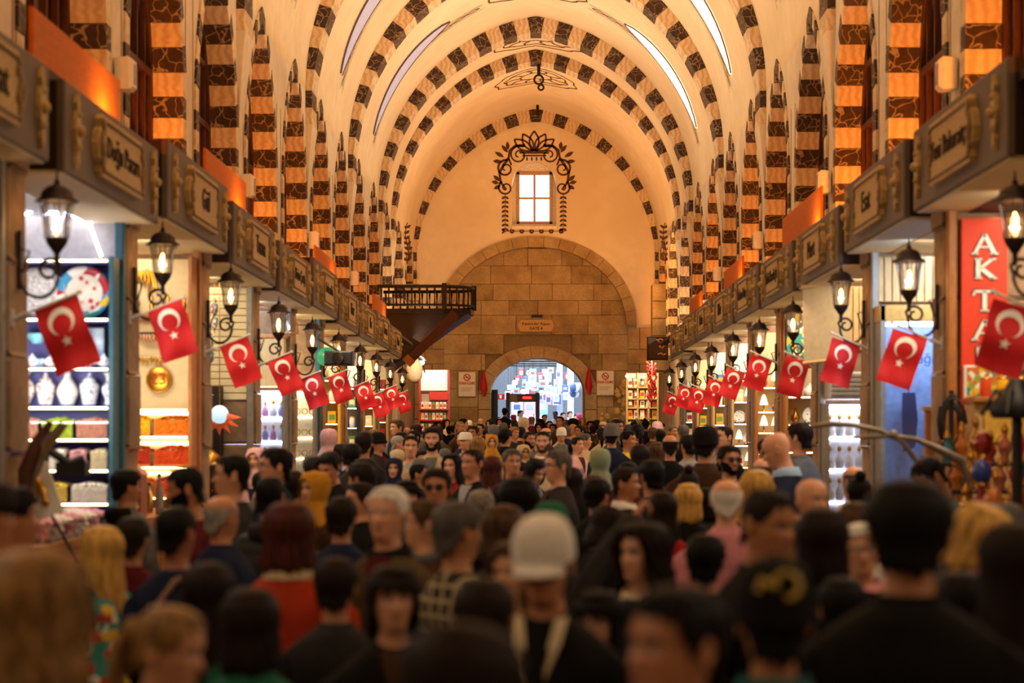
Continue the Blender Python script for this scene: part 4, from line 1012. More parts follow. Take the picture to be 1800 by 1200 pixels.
vitrine(s, 4, .03, .85, .9, 2.38, 'white lit glass cabinet with small bottles in the fourth left shop', STEEL, LEDW, [1.15, 1.45, 1.75, 2.05], [('perfume_bottle', 'pink perfume bottle', 'bottle', perf(PK, 0), (1.2, 1.2, 1.2)), ('perfume_bottle', 'violet perfume bottle', 'bottle', perf(VB, 1), (1.2, 1.2, 1.2)), ('perfume_bottle', 'clear perfume bottle', 'bottle', perf(PG, 0), (1.3, 1.3, 1.3))], 'white lit cabinet on the left')
t = thing('wooden_fascia', 'pale wooden fascia panel with lit edge over the white cabinet', 'panel', at(s, 4, .45, 2.42, .28)); ob('board', MB().bbox(-.42, .42, -.02, .2, 0, .62, .01), SLATW, t); ob('edge', MB().bbox(-.44, .44, -.04, .2, .62, .67, .005), AMBER, t)
x, y, z = P(512, 560, NW[(s, 4)] - .4); t = thing('glass_bell', 'clear bell jar on the wooden fascia', 'jar', (x, y, 3.1)); ob('bell', MB().lathe([(.09, 0), (.09, .1), (.06, .2), (.01, .23)], 12), GLASS, t); ob('base', MB().lathe([(.1, -.015), (.1, 0)], 12), AMBER, t)
# ---- left niche 5: jewellery window
niche_room(s, 5, CREAM, CREAM, WHITE, 30)
def ring_parts(m): return [('ring', 'jring', lambda: MB().tube([(.04 * cos(2 * pi * i / 14), 0, .055 + .04 * sin(2 * pi * i / 14)) for i in range(15)], .007, 5), m), ('stand', 'jstand', lambda: MB().lathe([(.025, 0), (.02, .014)], 8), WHITEP)]
vitrine(s, 5, .03, .75, .9, 2.45, 'warm lit jewellery cabinet with gold bangles in the fifth left shop', STEEL, LEDV, [1.2, 1.5, 1.8, 2.1], [('bangle', 'gold bangle', 'bangle', ring_parts(GOLD)), ('bangle', 'thin brass bangle', 'bangle', ring_parts(BRASS))], 'warm jewellery cabinet')
x, y, z = P(597, 630, NW[(s, 5)] - .55); t = thing('projector', 'dark ceiling projector hung by the jewellery window', 'projector', (x, y, z)); ob('body', MB().bbox(-.2, .2, -.2, .2, -.1, .1, .02), BLACK, t); ob('lens', MB().lathe([(.08, -.26), (.09, -.2)], 14, axis='y'), DGLASS, t); ob('mount', MB().tube([(0, 0, .1), (-.35, 0, .3), (-.35, 0, 3.46 - z)], .02, 6), BLACK, t)
x, y, z = P(574, 627, NW[(s, 5)] - .08); t = thing('round_sign', 'round green sign with white figure on the pillar past the jewellery window', 'sign', (x, y, z)); ob('disc', MB().lathe([(.14, 0), (.14, -.02), (.001, -.022)], 20, axis='y', cap=False), M('sign_green', '#1f8a63', .5), t); ob('figure', MB().prism([(-.03, -.07), (.04, -.07), (.04, .08), (.0, .08), (-.05, .03), (0, .03)], -.03, -.022), WHITEP, t)

# ---- generic shops further on
GM = [M('tin_white', '#e2dccf', .4), M('tin_yellow', '#d9a627', .4), M('tin_red', '#b3271f', .4), M('tin_green', '#5f8a3d', .5), M('tin_brown', '#8a5a32', .5), M('tin_cream', '#dfc999', .5), M('tin_blue', '#5577a8', .4)]
GN = ['white', 'yellow', 'red', 'green', 'brown', 'cream', 'blue']
def generic(s, k, led, back, board, lab, levels, palette, kinds, u1, pw=30, lc=WHITE, z1=3.3):
    niche_room(s, k, back, CREAM, lc, pw)
    shelf_unit(s, k, levels, .02, u1, 'shop_shelves', 'wall shelves of the ' + lab, back, board, .8, z1, led, .3)
    rnd = random.Random(k * 7 + s)
    for r_, z in enumerate(levels):
        n = 3
        for i in range(n):
            c = palette[(r_ * 2 + i) % len(palette)]; kd = kinds[(r_ + i) % len(kinds)]; u = .06 + (u1 - .1) * (i + .5) / n
            lab2 = '%s %s from aisle, %s, %s' % ('%s', ORD[i], ['lowest shelf', 'second shelf up', 'third shelf up', 'fourth shelf up', 'fifth shelf up', 'top shelf'][r_], lab)
            loc = at(s, k, u, z, .17)
            if kd == 'tin': mk('tin', lab2 % (GN[c] + ' tin'), 'tin', loc, jar_parts(.055, .2, GM[c], GM[(c + 1) % 7]), 'tins in the ' + lab)
            elif kd == 'box': mk('carton', lab2 % (GN[c] + ' carton'), 'box', loc, box_parts(.13, .2, .12, GM[c], GM[(c + 2) % 7]), 'cartons in the ' + lab)
            elif kd == 'pot': mk('teapot', lab2 % 'white teapot', 'teapot', loc, teapot_parts(WCH), 'teapots in the ' + lab, sc=(1.3, 1.3, 1.3))
            elif kd == 'lamp': mk('table_lamp', lab2 % 'glass cone lamp', 'lamp', loc, cone_lamp_parts(M('lamp_shade_glow', '#f3e6cf', .4, emit=1.6, ecol='#ffe8c0'), BRASS), 'cone lamps in the ' + lab)
            elif kd == 'plate': mk('plate', lab2 % 'painted plate', 'plate', (loc[0], loc[1], z + .11), plate_parts(.1, FLORB, FLOR), 'plates in the ' + lab)
            elif kd == 'brass': mk('brass_pot', lab2 % 'brass ewer', 'ewer', loc, [('body', 'ewb', lambda: MB().lathe([(.03, 0), (.05, .05), (.055, .09), (.02, .14), (.018, .18), (.03, .21)], 12), BRASS), ('handle', 'ewh', lambda: MB().tube([(-.02 - .06 * sin(pi * i / 8), 0, .08 + .11 * i / 8) for i in range(9)], .006, 5), GOLD)], 'brass ewers in the ' + lab)
niche_room(-1, 10, CREAM, CREAM, WHITE, 10); niche_room(1, 10, CREAM, CREAM, WHITE, 10)
generic(-1, 6, LEDV, CREAM, M('yellow_board', '#d9a72f', .5), 'yellow shelf shop on the left', [1.3, 1.65, 2.0, 2.35, 2.7], [0, 1, 5], ['tin', 'tin', 'box'], .6)
generic(-1, 7, LEDW, WHITEP, BLACK, 'canister shop on the left', [1.25, 1.6, 1.95, 2.3, 2.65], [0, 0, 3, 2], ['tin', 'box'], .55, 34)
generic(-1, 8, LEDV, CREAM, SLATW, 'tea shop, second last on the left', [1.3, 1.65, 2.0, 2.35, 2.7], [2, 5, 0], ['box', 'tin'], .5)
generic(-1, 9, LEDV, CREAM, SLATW, 'carton shop, last on the left', [1.4, 1.75, 2.1, 2.45, 2.8], [2, 0, 2, 5], ['box'], .5, 13)
generic(1, 5, LEDV, CREAM, AMBER, 'lamp shop on the right', [1.25, 1.55, 1.85, 2.15, 2.5], [0, 5], ['lamp', 'brass', 'lamp'], .6, 30)
generic(1, 6, LEDV, WHITEP, SLATW, 'gift shop on the right', [1.3, 1.65, 2.0, 2.35, 2.7], [0, 4, 5, 2], ['box', 'lamp', 'plate'], .55, 34)
generic(1, 7, LEDW, WHITEP, SLATW, 'crate shop on the right', [1.3, 1.65, 2.0, 2.35, 2.7], [0, 1, 6], ['box', 'tin'], .55, 34)
generic(1, 8, LEDV, CREAM, SLATW, 'yellow box shop, second last on the right', [1.3, 1.65, 2.0, 2.35, 2.7], [1, 1, 5], ['box', 'tin'], .5)
generic(1, 9, LEDV, CREAM, STEEL, 'soap shop, last on the right', [1.4, 1.75, 2.1, 2.45, 2.8], [6, 0, 5], ['box'], .5, 13)

# ---- right niche 4: dried fruit poster and dishes
s = 1
generic(1, 4, LEDV, CREAM, AMBER, 'dish shop on the right', [1.25, 1.6, 1.95, 2.3], [0, 4], ['plate', 'pot', 'brass'], .65, 30)
x, y, z = P(1408, 580, NW[(1, 4)] - .38); t = thing('fruit_poster', 'dark poster of dried fruit and leaves above the dish shelf', 'poster', (x, y, z)); ob('frame', MB().bbox(-.2, .2, 0, .03, -.48, .48, .01), BLACK, t); ob('picture', MB().bbox(-.18, .18, -.006, 0, -.46, .46, .002), M('fruit_print', '#5a4a2c', .5, scale=16, kind='floral', col2='#7a4a24'), t)
# ---- right niche 3: roller blind, slats and chiller
niche_room(1, 3, AMBER, CREAM, WHITE, 26); yb = NW[(1, 3)]
def slats(s, k, u0, u1, z0, z1, label, n, mat, dy):
    t = thing('slat_panel', label, 'wall panel', at(s, k, 0, 0, dy)); w = (u1 - u0) / n
    for i in range(n): x0, x1 = sorted((s * (u0 + i * w + .004), s * (u0 + (i + 1) * w - .004))); ob('slat', MB().bbox(x0, x1, -.02, 0, z0, z1, .005), mat, t)
slats(1, 3, .02, .62, 2.75, 3.45, 'pale vertical slats above the beige roller blind', 9, SLATW, .05)
x, y, z = P(1450, 570, yb - .5)
t = thing('roller_blind', 'beige canvas roller blind hanging in front of the slatted panel', 'blind', (x, y, z)); ob('canvas', MB().loft([[(-.24, 0, .38), (.26, 0, .48)], [(-.24, -.02, .0), (.26, -.02, .0)], [(-.22, 0, -.42), (.26, 0, -.36)]], True, False), M('canvas', '#b09a78', .9, var=.08), t); ob('roller', MB().tube([(-.26, 0, .4), (.28, 0, .5)], .03, 8), SLATW, t); ob('bar', MB().tube([(-.24, 0, -.42), (.27, 0, -.36)], .018, 6), SLATW, t)
vitrine(1, 3, .02, .66, .8, 2.15, 'cold lit glass chiller under the roller blind', STEEL, LEDW, [1.1, 1.45, 1.8], [('drink_bottle', 'pale drink bottle', 'bottle', perf(PG, 1), (1.4, 1.4, 1.5)), ('drink_bottle', 'white drink bottle', 'bottle', perf(WCH, 0), (1.4, 1.4, 1.5))], 'cold lit chiller')
t = thing('air_curtain', 'grey metal ventilation box over the chiller', 'ventilator', at(1, 3, .35, 2.2, .3)); ob('housing', MB().bbox(-.32, .32, -.1, .25, 0, .3, .02), GREYP, t)
for i in range(5): ob('louvre', MB().box(-.28, .28, -.115, -.1, .04 + .05 * i, .065 + .05 * i), STEEL, t)
# ---- right niche 2: blue-lit window
niche_room(1, 2, M('blue_wall', '#7c9ad0', .5), M('wood_ceiling', '#a9804a', .5), (.62, .76, 1), 46); yb = NW[(1, 2)]
slats(1, 2, .02, .85, 3.05, 3.47, 'pale vertical slats above the blue-lit window', 11, SLATW, .05)
t = thing('shop_window', 'tall blue-lit shop window with scarves on the right', 'window', (3.15, yb, 0)); ob('back_panel', MB().box(.0, .9, -.04, 0, .8, 3.0), M('blue_panel', '#8fb2ea', .5), t); ob('glass', MB().box(.05, .85, -.36, -.35, .8, 2.85), GLASS, t)
for u in (.03, .87): ob('frame_post', MB().bbox(u - .025, u + .025, -.37, -.02, .8, 3.0, .005), STEEL, t)
ob('header', MB().bbox(.0, .9, -.37, -.02, 2.85, 3.0, .006), M('fascia_gold', '#b5863e', .4, metal=.3), t); ob('top_lamp', MB().box(.1, .8, -.3, -.1, 2.82, 2.85), LEDW, t)
ob('lettering', text_mesh('Tuğra', .12, .004), M('ink_blue', '#27427e', .5), t, (.42, -.37, 2.5), rot=(pi / 2, 0, 0))
mk('hanging_scarf', 'dark blue scarf hanging in the blue-lit window', 'scarf', (3.15 + .3, yb - .2, 2.2), [('scarf', 'scf1', lambda: MB().loft([[(-.06, 0, 0), (.06, 0, 0)], [(-.07, -.03, -.25), (.08, -.02, -.25)], [(-.05, .0, -.55), (.06, 0, -.5)]], True, False), M('navy_cloth', '#23356b', .8)), ('hook', 'scfh', lambda: MB().tube([(0, 0, 0), (0, 0, .1)], .008, 5), STEEL)])
mk('hanging_scarf', 'pale lilac scarf hanging behind the second right flag', 'scarf', (3.15 + .58, yb - .2, 2.1), [('scarf', 'scf1', None, M('lilac_cloth', '#b9a9cf', .8)) if False else ('scarf', 'scf2', lambda: MB().loft([[(-.08, 0, 0), (.08, 0, 0)], [(-.09, -.03, -.3), (.09, -.02, -.3)], [(-.08, .0, -.6), (.07, 0, -.65)]], True, False), M('lilac_cloth', '#b9a9cf', .8)), ('hook', 'scfh2', lambda: MB().tube([(0, 0, 0), (0, 0, .1)], .008, 5), STEEL)])
for i in range(7): mk('folded_cloth', 'folded cloth, %s from the bottom of the stack in the blue-lit window' % ORD[i], 'cloth', (3.15 + .55, yb - .2, 1.25 + .062 * i), [('cloth', ('fold', i % 3), lambda: MB().bbox(-.12, .12, -.1, .1, 0, .055, .02), [GM[0], GM[4], M('lilac_cloth')][i % 3]), ('edge', ('folde', i % 3), lambda: MB().box(-.118, .118, -.105, -.1, .022, .03), GM[5])], 'folded cloths')
t = thing('side_board', 'tall brown wooden side board before the blue-lit window', 'board', (3.2, 15.2, 0)); ob('panel', MB().bbox(-.05, .16, -.03, .03, .0, 2.0, .008), AMBER, t); ob('cap', MB().bbox(-.07, .18, -.05, .05, 2.0, 2.04, .005), SLATW, t)
# ---- right niche 1: spice shop with red banner
niche_room(1, 1, CREAM, BOXD, WHITE, 24); yb = NW[(1, 1)]
t = thing('spice_banner', 'tall red banner reading AKTAR in white letters on the right', 'banner', (3.34, yb - .12, 0)); s_ = FP / (yb - .12)
zt, zb_ = EYE + (766 - 383) / s_, EYE + (766 - 722) / s_; xa, xb = (1690 - CX) / s_ - 3.34, (1771 - CX) / s_ - 3.34
BANR = M('banner_red', '#dd3a12', .6, var=.05)
ob('cloth', MB().bbox(xa, xb, 0, .02, zb_, zt, .004), BANR, t)
for ch, yy in zip('AKTAR', (428, 460, 512, 562, 618)):
    pass
for ch, yy in zip('AKTAR', (429, 472, 529, 580, 627)):
    zz = EYE + (766 - yy) / s_
    for m, dd, sc_ in ((INK, -.006, 1.0), (WHT, -.011, .94)):
        b = MB(); H = .155 * sc_; W_ = .19 * sc_; q = .036 * sc_ if m is WHT else .05
        def bar(x0, z0, x1, z1, w=q):
            dx, dz = x1 - x0, z1 - z0; l = sqrt(dx * dx + dz * dz); nx, nz = -dz / l * w / 2, dx / l * w / 2
            b.prism([(x0 + nx, z0 + nz), (x0 - nx, z0 - nz), (x1 - nx, z1 - nz), (x1 + nx, z1 + nz)], 0, .004)
        sf = .012 if m is WHT else .02
        if ch == 'A':
            bar(-W_ * .42, -H / 2, 0, H / 2, q * .75); bar(0, H / 2, W_ * .42, -H / 2); bar(-W_ * .22, -H * .16, W_ * .22, -H * .16, sf); bar(-W_ * .56, -H / 2, -W_ * .28, -H / 2, sf); bar(W_ * .24, -H / 2, W_ * .58, -H / 2, sf)
        elif ch == 'K':
            bar(-W_ * .28, -H / 2, -W_ * .28, H / 2); bar(-W_ * .2, 0, W_ * .32, H / 2, q * .7); bar(-W_ * .14, 0, W_ * .38, -H / 2); bar(-W_ * .42, -H / 2, -W_ * .12, -H / 2, sf); bar(-W_ * .42, H / 2, -W_ * .12, H / 2, sf); bar(W_ * .18, H / 2, W_ * .48, H / 2, sf); bar(W_ * .2, -H / 2, W_ * .52, -H / 2, sf)
        elif ch == 'T':
            bar(0, -H / 2, 0, H / 2); bar(-W_ * .45, H / 2, W_ * .45, H / 2, q * .6); bar(-W_ * .42, H / 2, -W_ * .48, H * .3, q * .5); bar(W_ * .42, H / 2, W_ * .48, H * .3, q * .5); bar(-W_ * .18, -H / 2, W_ * .18, -H / 2, sf)
        else:
            bar(-W_ * .25, -H / 2, -W_ * .25, H / 2); pts = [(-W_ * .25 + .0, H / 2), (W_ * .12, H * .48), (W_ * .28, H * .26), (W_ * .12, H * .04), (-W_ * .2, 0)]
            for p0, p1 in zip(pts, pts[1:]): bar(*p0, *p1, q * .8)
            bar(W_ * .02, 0, W_ * .42, -H / 2); bar(-W_ * .4, -H / 2, -W_ * .1, -H / 2, sf); bar(W_ * .28, -H / 2, W_ * .56, -H / 2, sf)
        ob('letter', b, m, t, ((xa + xb) / 2, dd, zz))
x, y, z = P(1732, 672, yb - .15); t = thing('photo_panel', 'white framed photograph of spices under the red banner', 'picture', (x, y, z)); ob('frame', MB().bbox(-.16, .16, 0, .02, -.13, .13, .006), WHITEP, t); ob('photograph', MB().bbox(-.14, .14, -.006, 0, -.115, .115, .002), M('spice_photo', '#c86a24', .5, scale=24, kind='floral', col2='#8aa03a'), t)
x, y, z = P(1735, 712, yb - .15); t = thing('label_strip', 'white printed strip below the spice photograph', 'label', (x, y, z)); ob('strip', MB().bbox(-.16, .16, 0, .015, -.035, .035, .004), WHITEP, t); ob('print', MB().box(-.13, .1, -.004, 0, -.012, .0).box(-.13, .12, -.004, 0, .008, .016), INK, t)
t = thing('spice_rack', 'low wooden spice rack with a yellow drawer under the red banner', 'rack', (3.3, yb - .1, 0)); ob('body', MB().bbox(-.05, .8, -.3, 0, .8, 2.05, .01), SLATW, t); ob('drawer', MB().bbox(.02, .36, -.32, -.3, 1.75, 1.98, .008), M('drawer_yellow', '#d3a13a', .5), t); ob('shelf', MB().bbox(-.06, .82, -.36, 0, 2.05, 2.09, .006), AMBER, t)
for i in range(4): mk('spice_jar', 'small glass spice jar, %s from the aisle on the rack under the banner' % ORD[i], 'jar', (3.36 + .13 * i, yb - .3, 2.09), jar_parts(.045, .15, [SP[1], SP[0], SP[3], GM[3]][i], BRASS), 'spice jars under the banner')
counter(1, 1, 'wooden counter of the right spice shop crowded with brass and glass wares', AMBER, WOODB, 1.05, -.34, .5)
t = thing('tiered_stand', 'dark stepped stand on the right counter carrying ewers and lamps', 'stand', (2.98, 12.55, 1.05))
for i in range(4): ob('shelf', MB().bbox(-.2, .42, -.55 + .28 * i, -.29 + .28 * i, .18 * i, .18 * i + .03, .004), WOODB, t)
for sg in (-.17, .39):
    for i in range(1, 4): ob('post', MB().box(sg - .012, sg + .012, -.44 + .28 * i, -.416 + .28 * i, 0, .18 * i), WOODB, t)
EW = [M('ruby_glass', '#8c1f1c', .15), BRASS, M('amber_glass', '#b0621a', .15), M('teal_glass', '#1f5f6f', .15), M('red_lacquer', '#a3251c', .3), COPP if False else M('copper', '#a8634a', .35, metal=.5)]
EN = ['ruby glass', 'brass', 'amber glass', 'teal glass', 'red lacquer', 'copper']
for i in range(24):
    tier, q = i // 6, i % 6; c = (i * 5 + tier) % 6; h_ = .17 + .05 * (i % 3)
    mk('ewer', '%s ewer %s from the aisle, %s step of the right stand' % (EN[c], ORD[q], ['lowest', 'second', 'third', 'top'][tier]), 'ewer', (2.98 - .14 + .1 * q, 12.13 + .28 * tier, 1.08 + .18 * tier), [('body', ('rew', c, i % 3), (lambda h_: lambda: MB().lathe([(.034, 0), (.038, .01), (.026, .03), (.046, h_ * .4), (.04, h_ * .6), (.016, h_ * .78), (.026, h_)], 12))(h_), EW[c]), ('lid', ('rel', i % 3), (lambda h_: lambda: MB().lathe([(.028, h_), (.018, h_ + .03), (.004, h_ + .06)], 10))(h_), BRASS), ('handle', ('reh', i % 3), (lambda h_: lambda: MB().tube([(-.026 - .03 * sin(pi * j / 8), 0, h_ * .4 + h_ * .45 * j / 8) for j in range(9)], .005, 5))(h_), BRASS)], 'wares on the right counter')
x, y, z = P(1665, 745, 13.95); t = thing('iron_ornament', 'black iron scroll ornament standing before the second right pillar', 'ornament', (x + .03, y, z - .3))
for i in range(5): ob('scroll', MB().tube([(.13 * cos(j * .5 + i * 1.25) * (1 - j * .05) * .8, .02 * i - .04, .3 + .22 * sin(j * .5 + i * 1.25) * (1 - j * .04)) for j in range(12)], .011, 6), BLACK, t)
ob('post', MB().tube([(0, 0, -1.2), (0, 0, .55)], .02, 6), BLACK, t); ob('base', MB().lathe([(.14, -1.24), (.12, -1.2), (.03, -1.17)], 12), BLACK, t)
x, y, z = P(1772, 700, 10.6); t = thing('iron_stand', 'black iron stand hung with lamps at the right edge', 'stand', (x, y, 0)); ob('post', MB().tube([(.05, 0, 0), (.05, 0, 2.05)], .03, 8), BLACK, t); ob('base', MB().lathe([(.22, 0), (.2, .04), (.04, .08)], 14, (.05, 0, 0)), BLACK, t)
for i in range(6): a = i * pi / 3; ob('arm', MB().tube([(.05, 0, 1.95), (.05 + .12 * cos(a), .12 * sin(a), 2.06), (.05 + .2 * cos(a), .2 * sin(a), 1.92)], .014, 6), BLACK, t)
ob('crown', MB().lathe([(.14, 1.9), (.17, 1.97), (.1, 2.03), (.04, 2.12)], 12, (.05, 0, 0)), BLACK, t)
for i in range(10):
    a = i * 2 * pi / 10; zz = 1.9 - .16 * (i % 4); m = [M('ruby_glass'), M('cobalt'), M('amber_glass'), M('teal_glass')][i % 4]
    mk('hanging_lamp', 'small %s lamp hanging %s on the black iron stand' % (['ruby', 'blue', 'amber', 'teal'][i % 4], ['at the front left', 'at the front', 'at the right', 'on the rear right', 'at the back', 'on the rear left', 'at the left', 'low on the front', 'low on the right', 'low at the back'][i]), 'lamp', (x + .05 + .2 * cos(a), y + .2 * sin(a), zz), mosaic_parts(m, .16), 'lamps on the iron stand', sc=(.7, .7, .9))
# curved rods arching over the right counter
t = thing('curved_rods', 'pair of long curved grey metal rods arching over the right counter', 'rods', (3.15, 12.6, 1.0)); Yr = 12.6
def rp(x, y): p = P(x, y, Yr); return (p[0] - 3.15, 0, p[2] - 1.0)
ob('upper_rod', MB().tube([rp(1425, 749), rp(1455, 745), rp(1500, 747), rp(1545, 756), rp(1585, 775), rp(1615, 815), rp(1628, 850), rp(1640, 960)], [.012, .022, .017, .017, .018, .02, .022, .02], 7), M('rod_grey', '#7d6f60', .4, metal=.5), t)
ob('lower_rod', MB().tube([rp(1500, 769), rp(1530, 767), rp(1570, 766), rp(1610, 772), rp(1650, 790), rp(1690, 810), rp(1700, 840), rp(1705, 960)], [.012, .016, .016, .018, .028, .035, .025, .02], 7), M('rod_grey'), t)
ob('clamp', MB().ball(rp(1570, 764), .035, 8, 6), STEEL, t)

# ================================================================ END OF THE ROWS
# wooden balcony on the left
YB = 49.2; s_ = FP / YB
t = thing('balcony', 'dark wooden balcony with turned railing high on the left of the gate', 'balcony', (-WX, YB, 0))
zf, zr = EYE + (766 - 543) / s_, EYE + (766 - 504) / s_; xo = (832 - CX) / s_ + WX
outl = [(0, -.2), (xo * .7, -.2), (xo * .88, .0), (xo * .97, .3), (xo, .7), (xo * .97, 1.2), (xo * .85, 1.6), (0, 1.8)]
b = MB(); n = len(outl); b.add([(x, y, zf - .12) for x, y in outl] + [(x, y, zf) for x, y in outl], [tuple(range(n - 1, -1, -1)), tuple(range(n, 2 * n))] + [(i, (i + 1) % n, n + (i + 1) % n, n + i) for i in range(n)]); ob('deck', b, WOODB, t)
ob('handrail', MB().tube([(x, y, zr) for x, y in outl], .045, 6), WOODB, t); ob('lower_rail', MB().tube([(x, y, zf + .1) for x, y in outl], .03, 6), WOODB, t)
def along(L_, step):
    out = []; acc = step * .5
    for (xa, ya), (xb, yb2) in zip(L_, L_[1:]):
        d = sqrt((xb - xa) ** 2 + (yb2 - ya) ** 2); 
        while acc < d: out.append((xa + (xb - xa) * acc / d, ya + (yb2 - ya) * acc / d)); acc += step
        acc -= d
    return out
for i, (x, y) in enumerate(along(outl, .2)): ob('baluster', lambda: MB().lathe([(.018, .06), (.03, .12), (.018, .2), (.014, .35), (.028, .5), (.018, zr - zf - .03)], 6), WOODB, t, (x, y, zf), key='balu')
for x, y in (outl[1], outl[4]): ob('newel', MB().bbox(x - .06, x + .06, y - .06, y + .06, zf, zr + .08, .01), WOODB, t)
b = MB(); pf = [(0, zf - .12), (xo * .95, zf - .12), (xo * .8, zf - .35), (.15, EYE + (766 - 655) / s_), (0, EYE + (766 - 655) / s_)]
for i in range(5):
    yy = -.15 + i * .42; bb = MB(); bb.add([(x, yy, z) for x, z in pf] + [(x, yy + .40, z) for x, z in pf], [(0, 1, 2, 3, 4), (9, 8, 7, 6, 5)] + [(j, (j + 1) % 5, 5 + (j + 1) % 5, 5 + j) for j in range(5)]); ob('bracket_board', bb, WOODB, t)
x0, _, z0 = P(722, 632, YB); x1, _, z1 = P(802, 552, YB)
b = MB(); b.tube([(x0 + WX, -.32, z0), (x1 + WX, -.32, z1)], .17, 4, False); ob('strut', b, WOOD, t); ob('strut_cap', MB().tube([(x0 + WX - .1, -.32, z0 - .1), (x0 + WX + .04, -.32, z0 + .04)], .19, 4, False), AMBER, t)
# red product stall left of the gate
YL = 56.5; s_ = FP / YL
def q2(x, y): p = P(x, y, YL); return p[0], p[2]
xa, za = q2(738, 650); xb, zb_ = q2(788, 770)
t = thing('market_stall', 'white backed stall with red shelves of packets left of the gate', 'stall', ((xa + xb) / 2, YL, 0)); hw = (xb - xa) / 2
ob('sign_board', MB().bbox(-hw, hw, 0, .06, q2(0, 687)[1], za, .02), WHITEP, t); ob('back_panel', MB().box(-hw, hw, .3, .34, .5, q2(0, 687)[1]), WHITEP, t); ob('header', MB().bbox(-hw * .35, hw, -.02, .3, q2(0, 703)[1], q2(0, 689)[1], .01), GM[2], t)
for x in (-hw, hw): ob('side_panel', MB().box(x - .03, x + .03, 0, .34, .5, za), GM[2], t)
packs = 0
for r_, yy in enumerate((718, 737, 756, 775)):
    z = q2(0, yy)[1]; ob('shelf', MB().bbox(-hw, hw, -.1, .3, z - .05, z, .01), GM[2], t)
    for i in range(7): packs += 1; mk('packet', 'printed packet %s from left, %s red shelf left of the gate' % (ORD[i], ['top', 'second', 'third', 'lowest'][r_]), 'packet', ((xa + xb) / 2 - hw + .08 + i * .112, YL + .02, z), [('packet', ('pk', (i + r_) % 4), lambda: MB().bbox(-.045, .045, -.04, .04, 0, .2, .006), [GM[0], GM[5], GM[0], GM[3]][(i + r_) % 4]), ('printed_label', ('pkl', (i + r_) % 3), lambda: MB().box(-.03, .03, -.044, -.04, .05, .13), [GM[2], GM[1], GM[2]][(i + r_) % 3])], 'packets on the red shelves')
area('stall_light', ((xa + xb) / 2, YL - .9, za + .5), (R(25), 0, 0), .8, .4, WHITE, 38)
x, y, z = P(728, 652, 54.0); t = thing('wicker_parasol', 'rolled pale matting hanging beside the white stall board', 'matting', (x, y, z)); ob('roll', MB().lathe([(.12, .35), (.25, .1), (.22, -.2), (.1, -.3)], 10), M('matting', '#d9cbb0', .9, bump=.4), t); ob('cord', MB().tube([(0, 0, .3), (0, 0, .8), (-.66, 0, .9)], .012, 5), BLACK, t)
t = thing('stall_lamp', 'bright white lamp glaring above the white stall board', 'lamp', (P(738, 645, 55.5)[0], 55.5, P(0, 637, 55.5)[2])); ob('bulb', MB().ball((0, 0, 0), .09, 10, 8, (1.6, 1, 1)), LEDW, t); ob('hood', MB().lathe([(.2, .05), (.12, .15), (.03, .2)], 10), BLACK, t); ob('arm', MB().tube([(0, 0, .18), (0, .6, .18), (.1, 1.05, -.3)], .02, 5), BLACK, t)
# shelves right of the gate
YR = 55.5; s_ = FP / YR
def q3(x, y): p = P(x, y, YR); return p[0], p[2]
xa, za = q3(1102, 655); xb, zb_ = q3(1156, 775); hw = (xb - xa) / 2
t = thing('market_stall', 'wooden shelf stall with boxes and spotlights right of the gate', 'stall', ((xa + xb) / 2, YR, 0)); ob('back_panel', MB().box(-hw, hw, .3, .34, .5, za), CREAM, t)
for x in (-hw, -hw * .3, hw * .4, hw): ob('upright', MB().bbox(x - .025, x + .025, -.05, .3, .5, za, .005), SLATW, t)
for r_, yy in enumerate((680, 700, 716, 735, 755)):
    z = q3(0, yy)[1]; ob('shelf', MB().bbox(-hw, hw, -.05, .3, z - .04, z, .008), SLATW, t)
    for i in range(5): mk('carton', '%s carton %s from left, %s shelf, stall right of the gate' % (GN[[0, 5, 4, 1][(i + r_) % 4]], ORD[i], ['top', 'second', 'third', 'fourth', 'lowest'][r_]), 'box', ((xa + xb) / 2 - hw + .1 + i * .178, YR + .08, z), box_parts(.13, .24, .12, GM[[0, 5, 4, 1][(i + r_) % 4]], GM[[2, 4, 0][(i + r_) % 3]]), 'cartons right of the gate')
for i in range(3):
    x, y, z = P((1102, 1113, 1129)[i], 661, YR - .4); mk('spotlight', 'small round spotlight, %s from the left above the shelf stall' % ORD[i], 'spotlight', (x, y, z), [('bulb', 'spb', lambda: MB().ball((0, -.03, 0), .05, 8, 6), LEDW), ('hood', 'sph', lambda: MB().lathe([(.06, 0), (.05, .08), (.02, .1)], 10, axis='y'), BLACK), ('arm', 'spa', lambda: MB().tube([(0, .05, 0), (0, .42, -.04), (0, .42, -.25)], .012, 5), BLACK)])
area('stall_light', ((xa + xb) / 2 + .1, YR - .9, za + .35), (R(25), 0, 0), .8, .4, WHITE, 40)
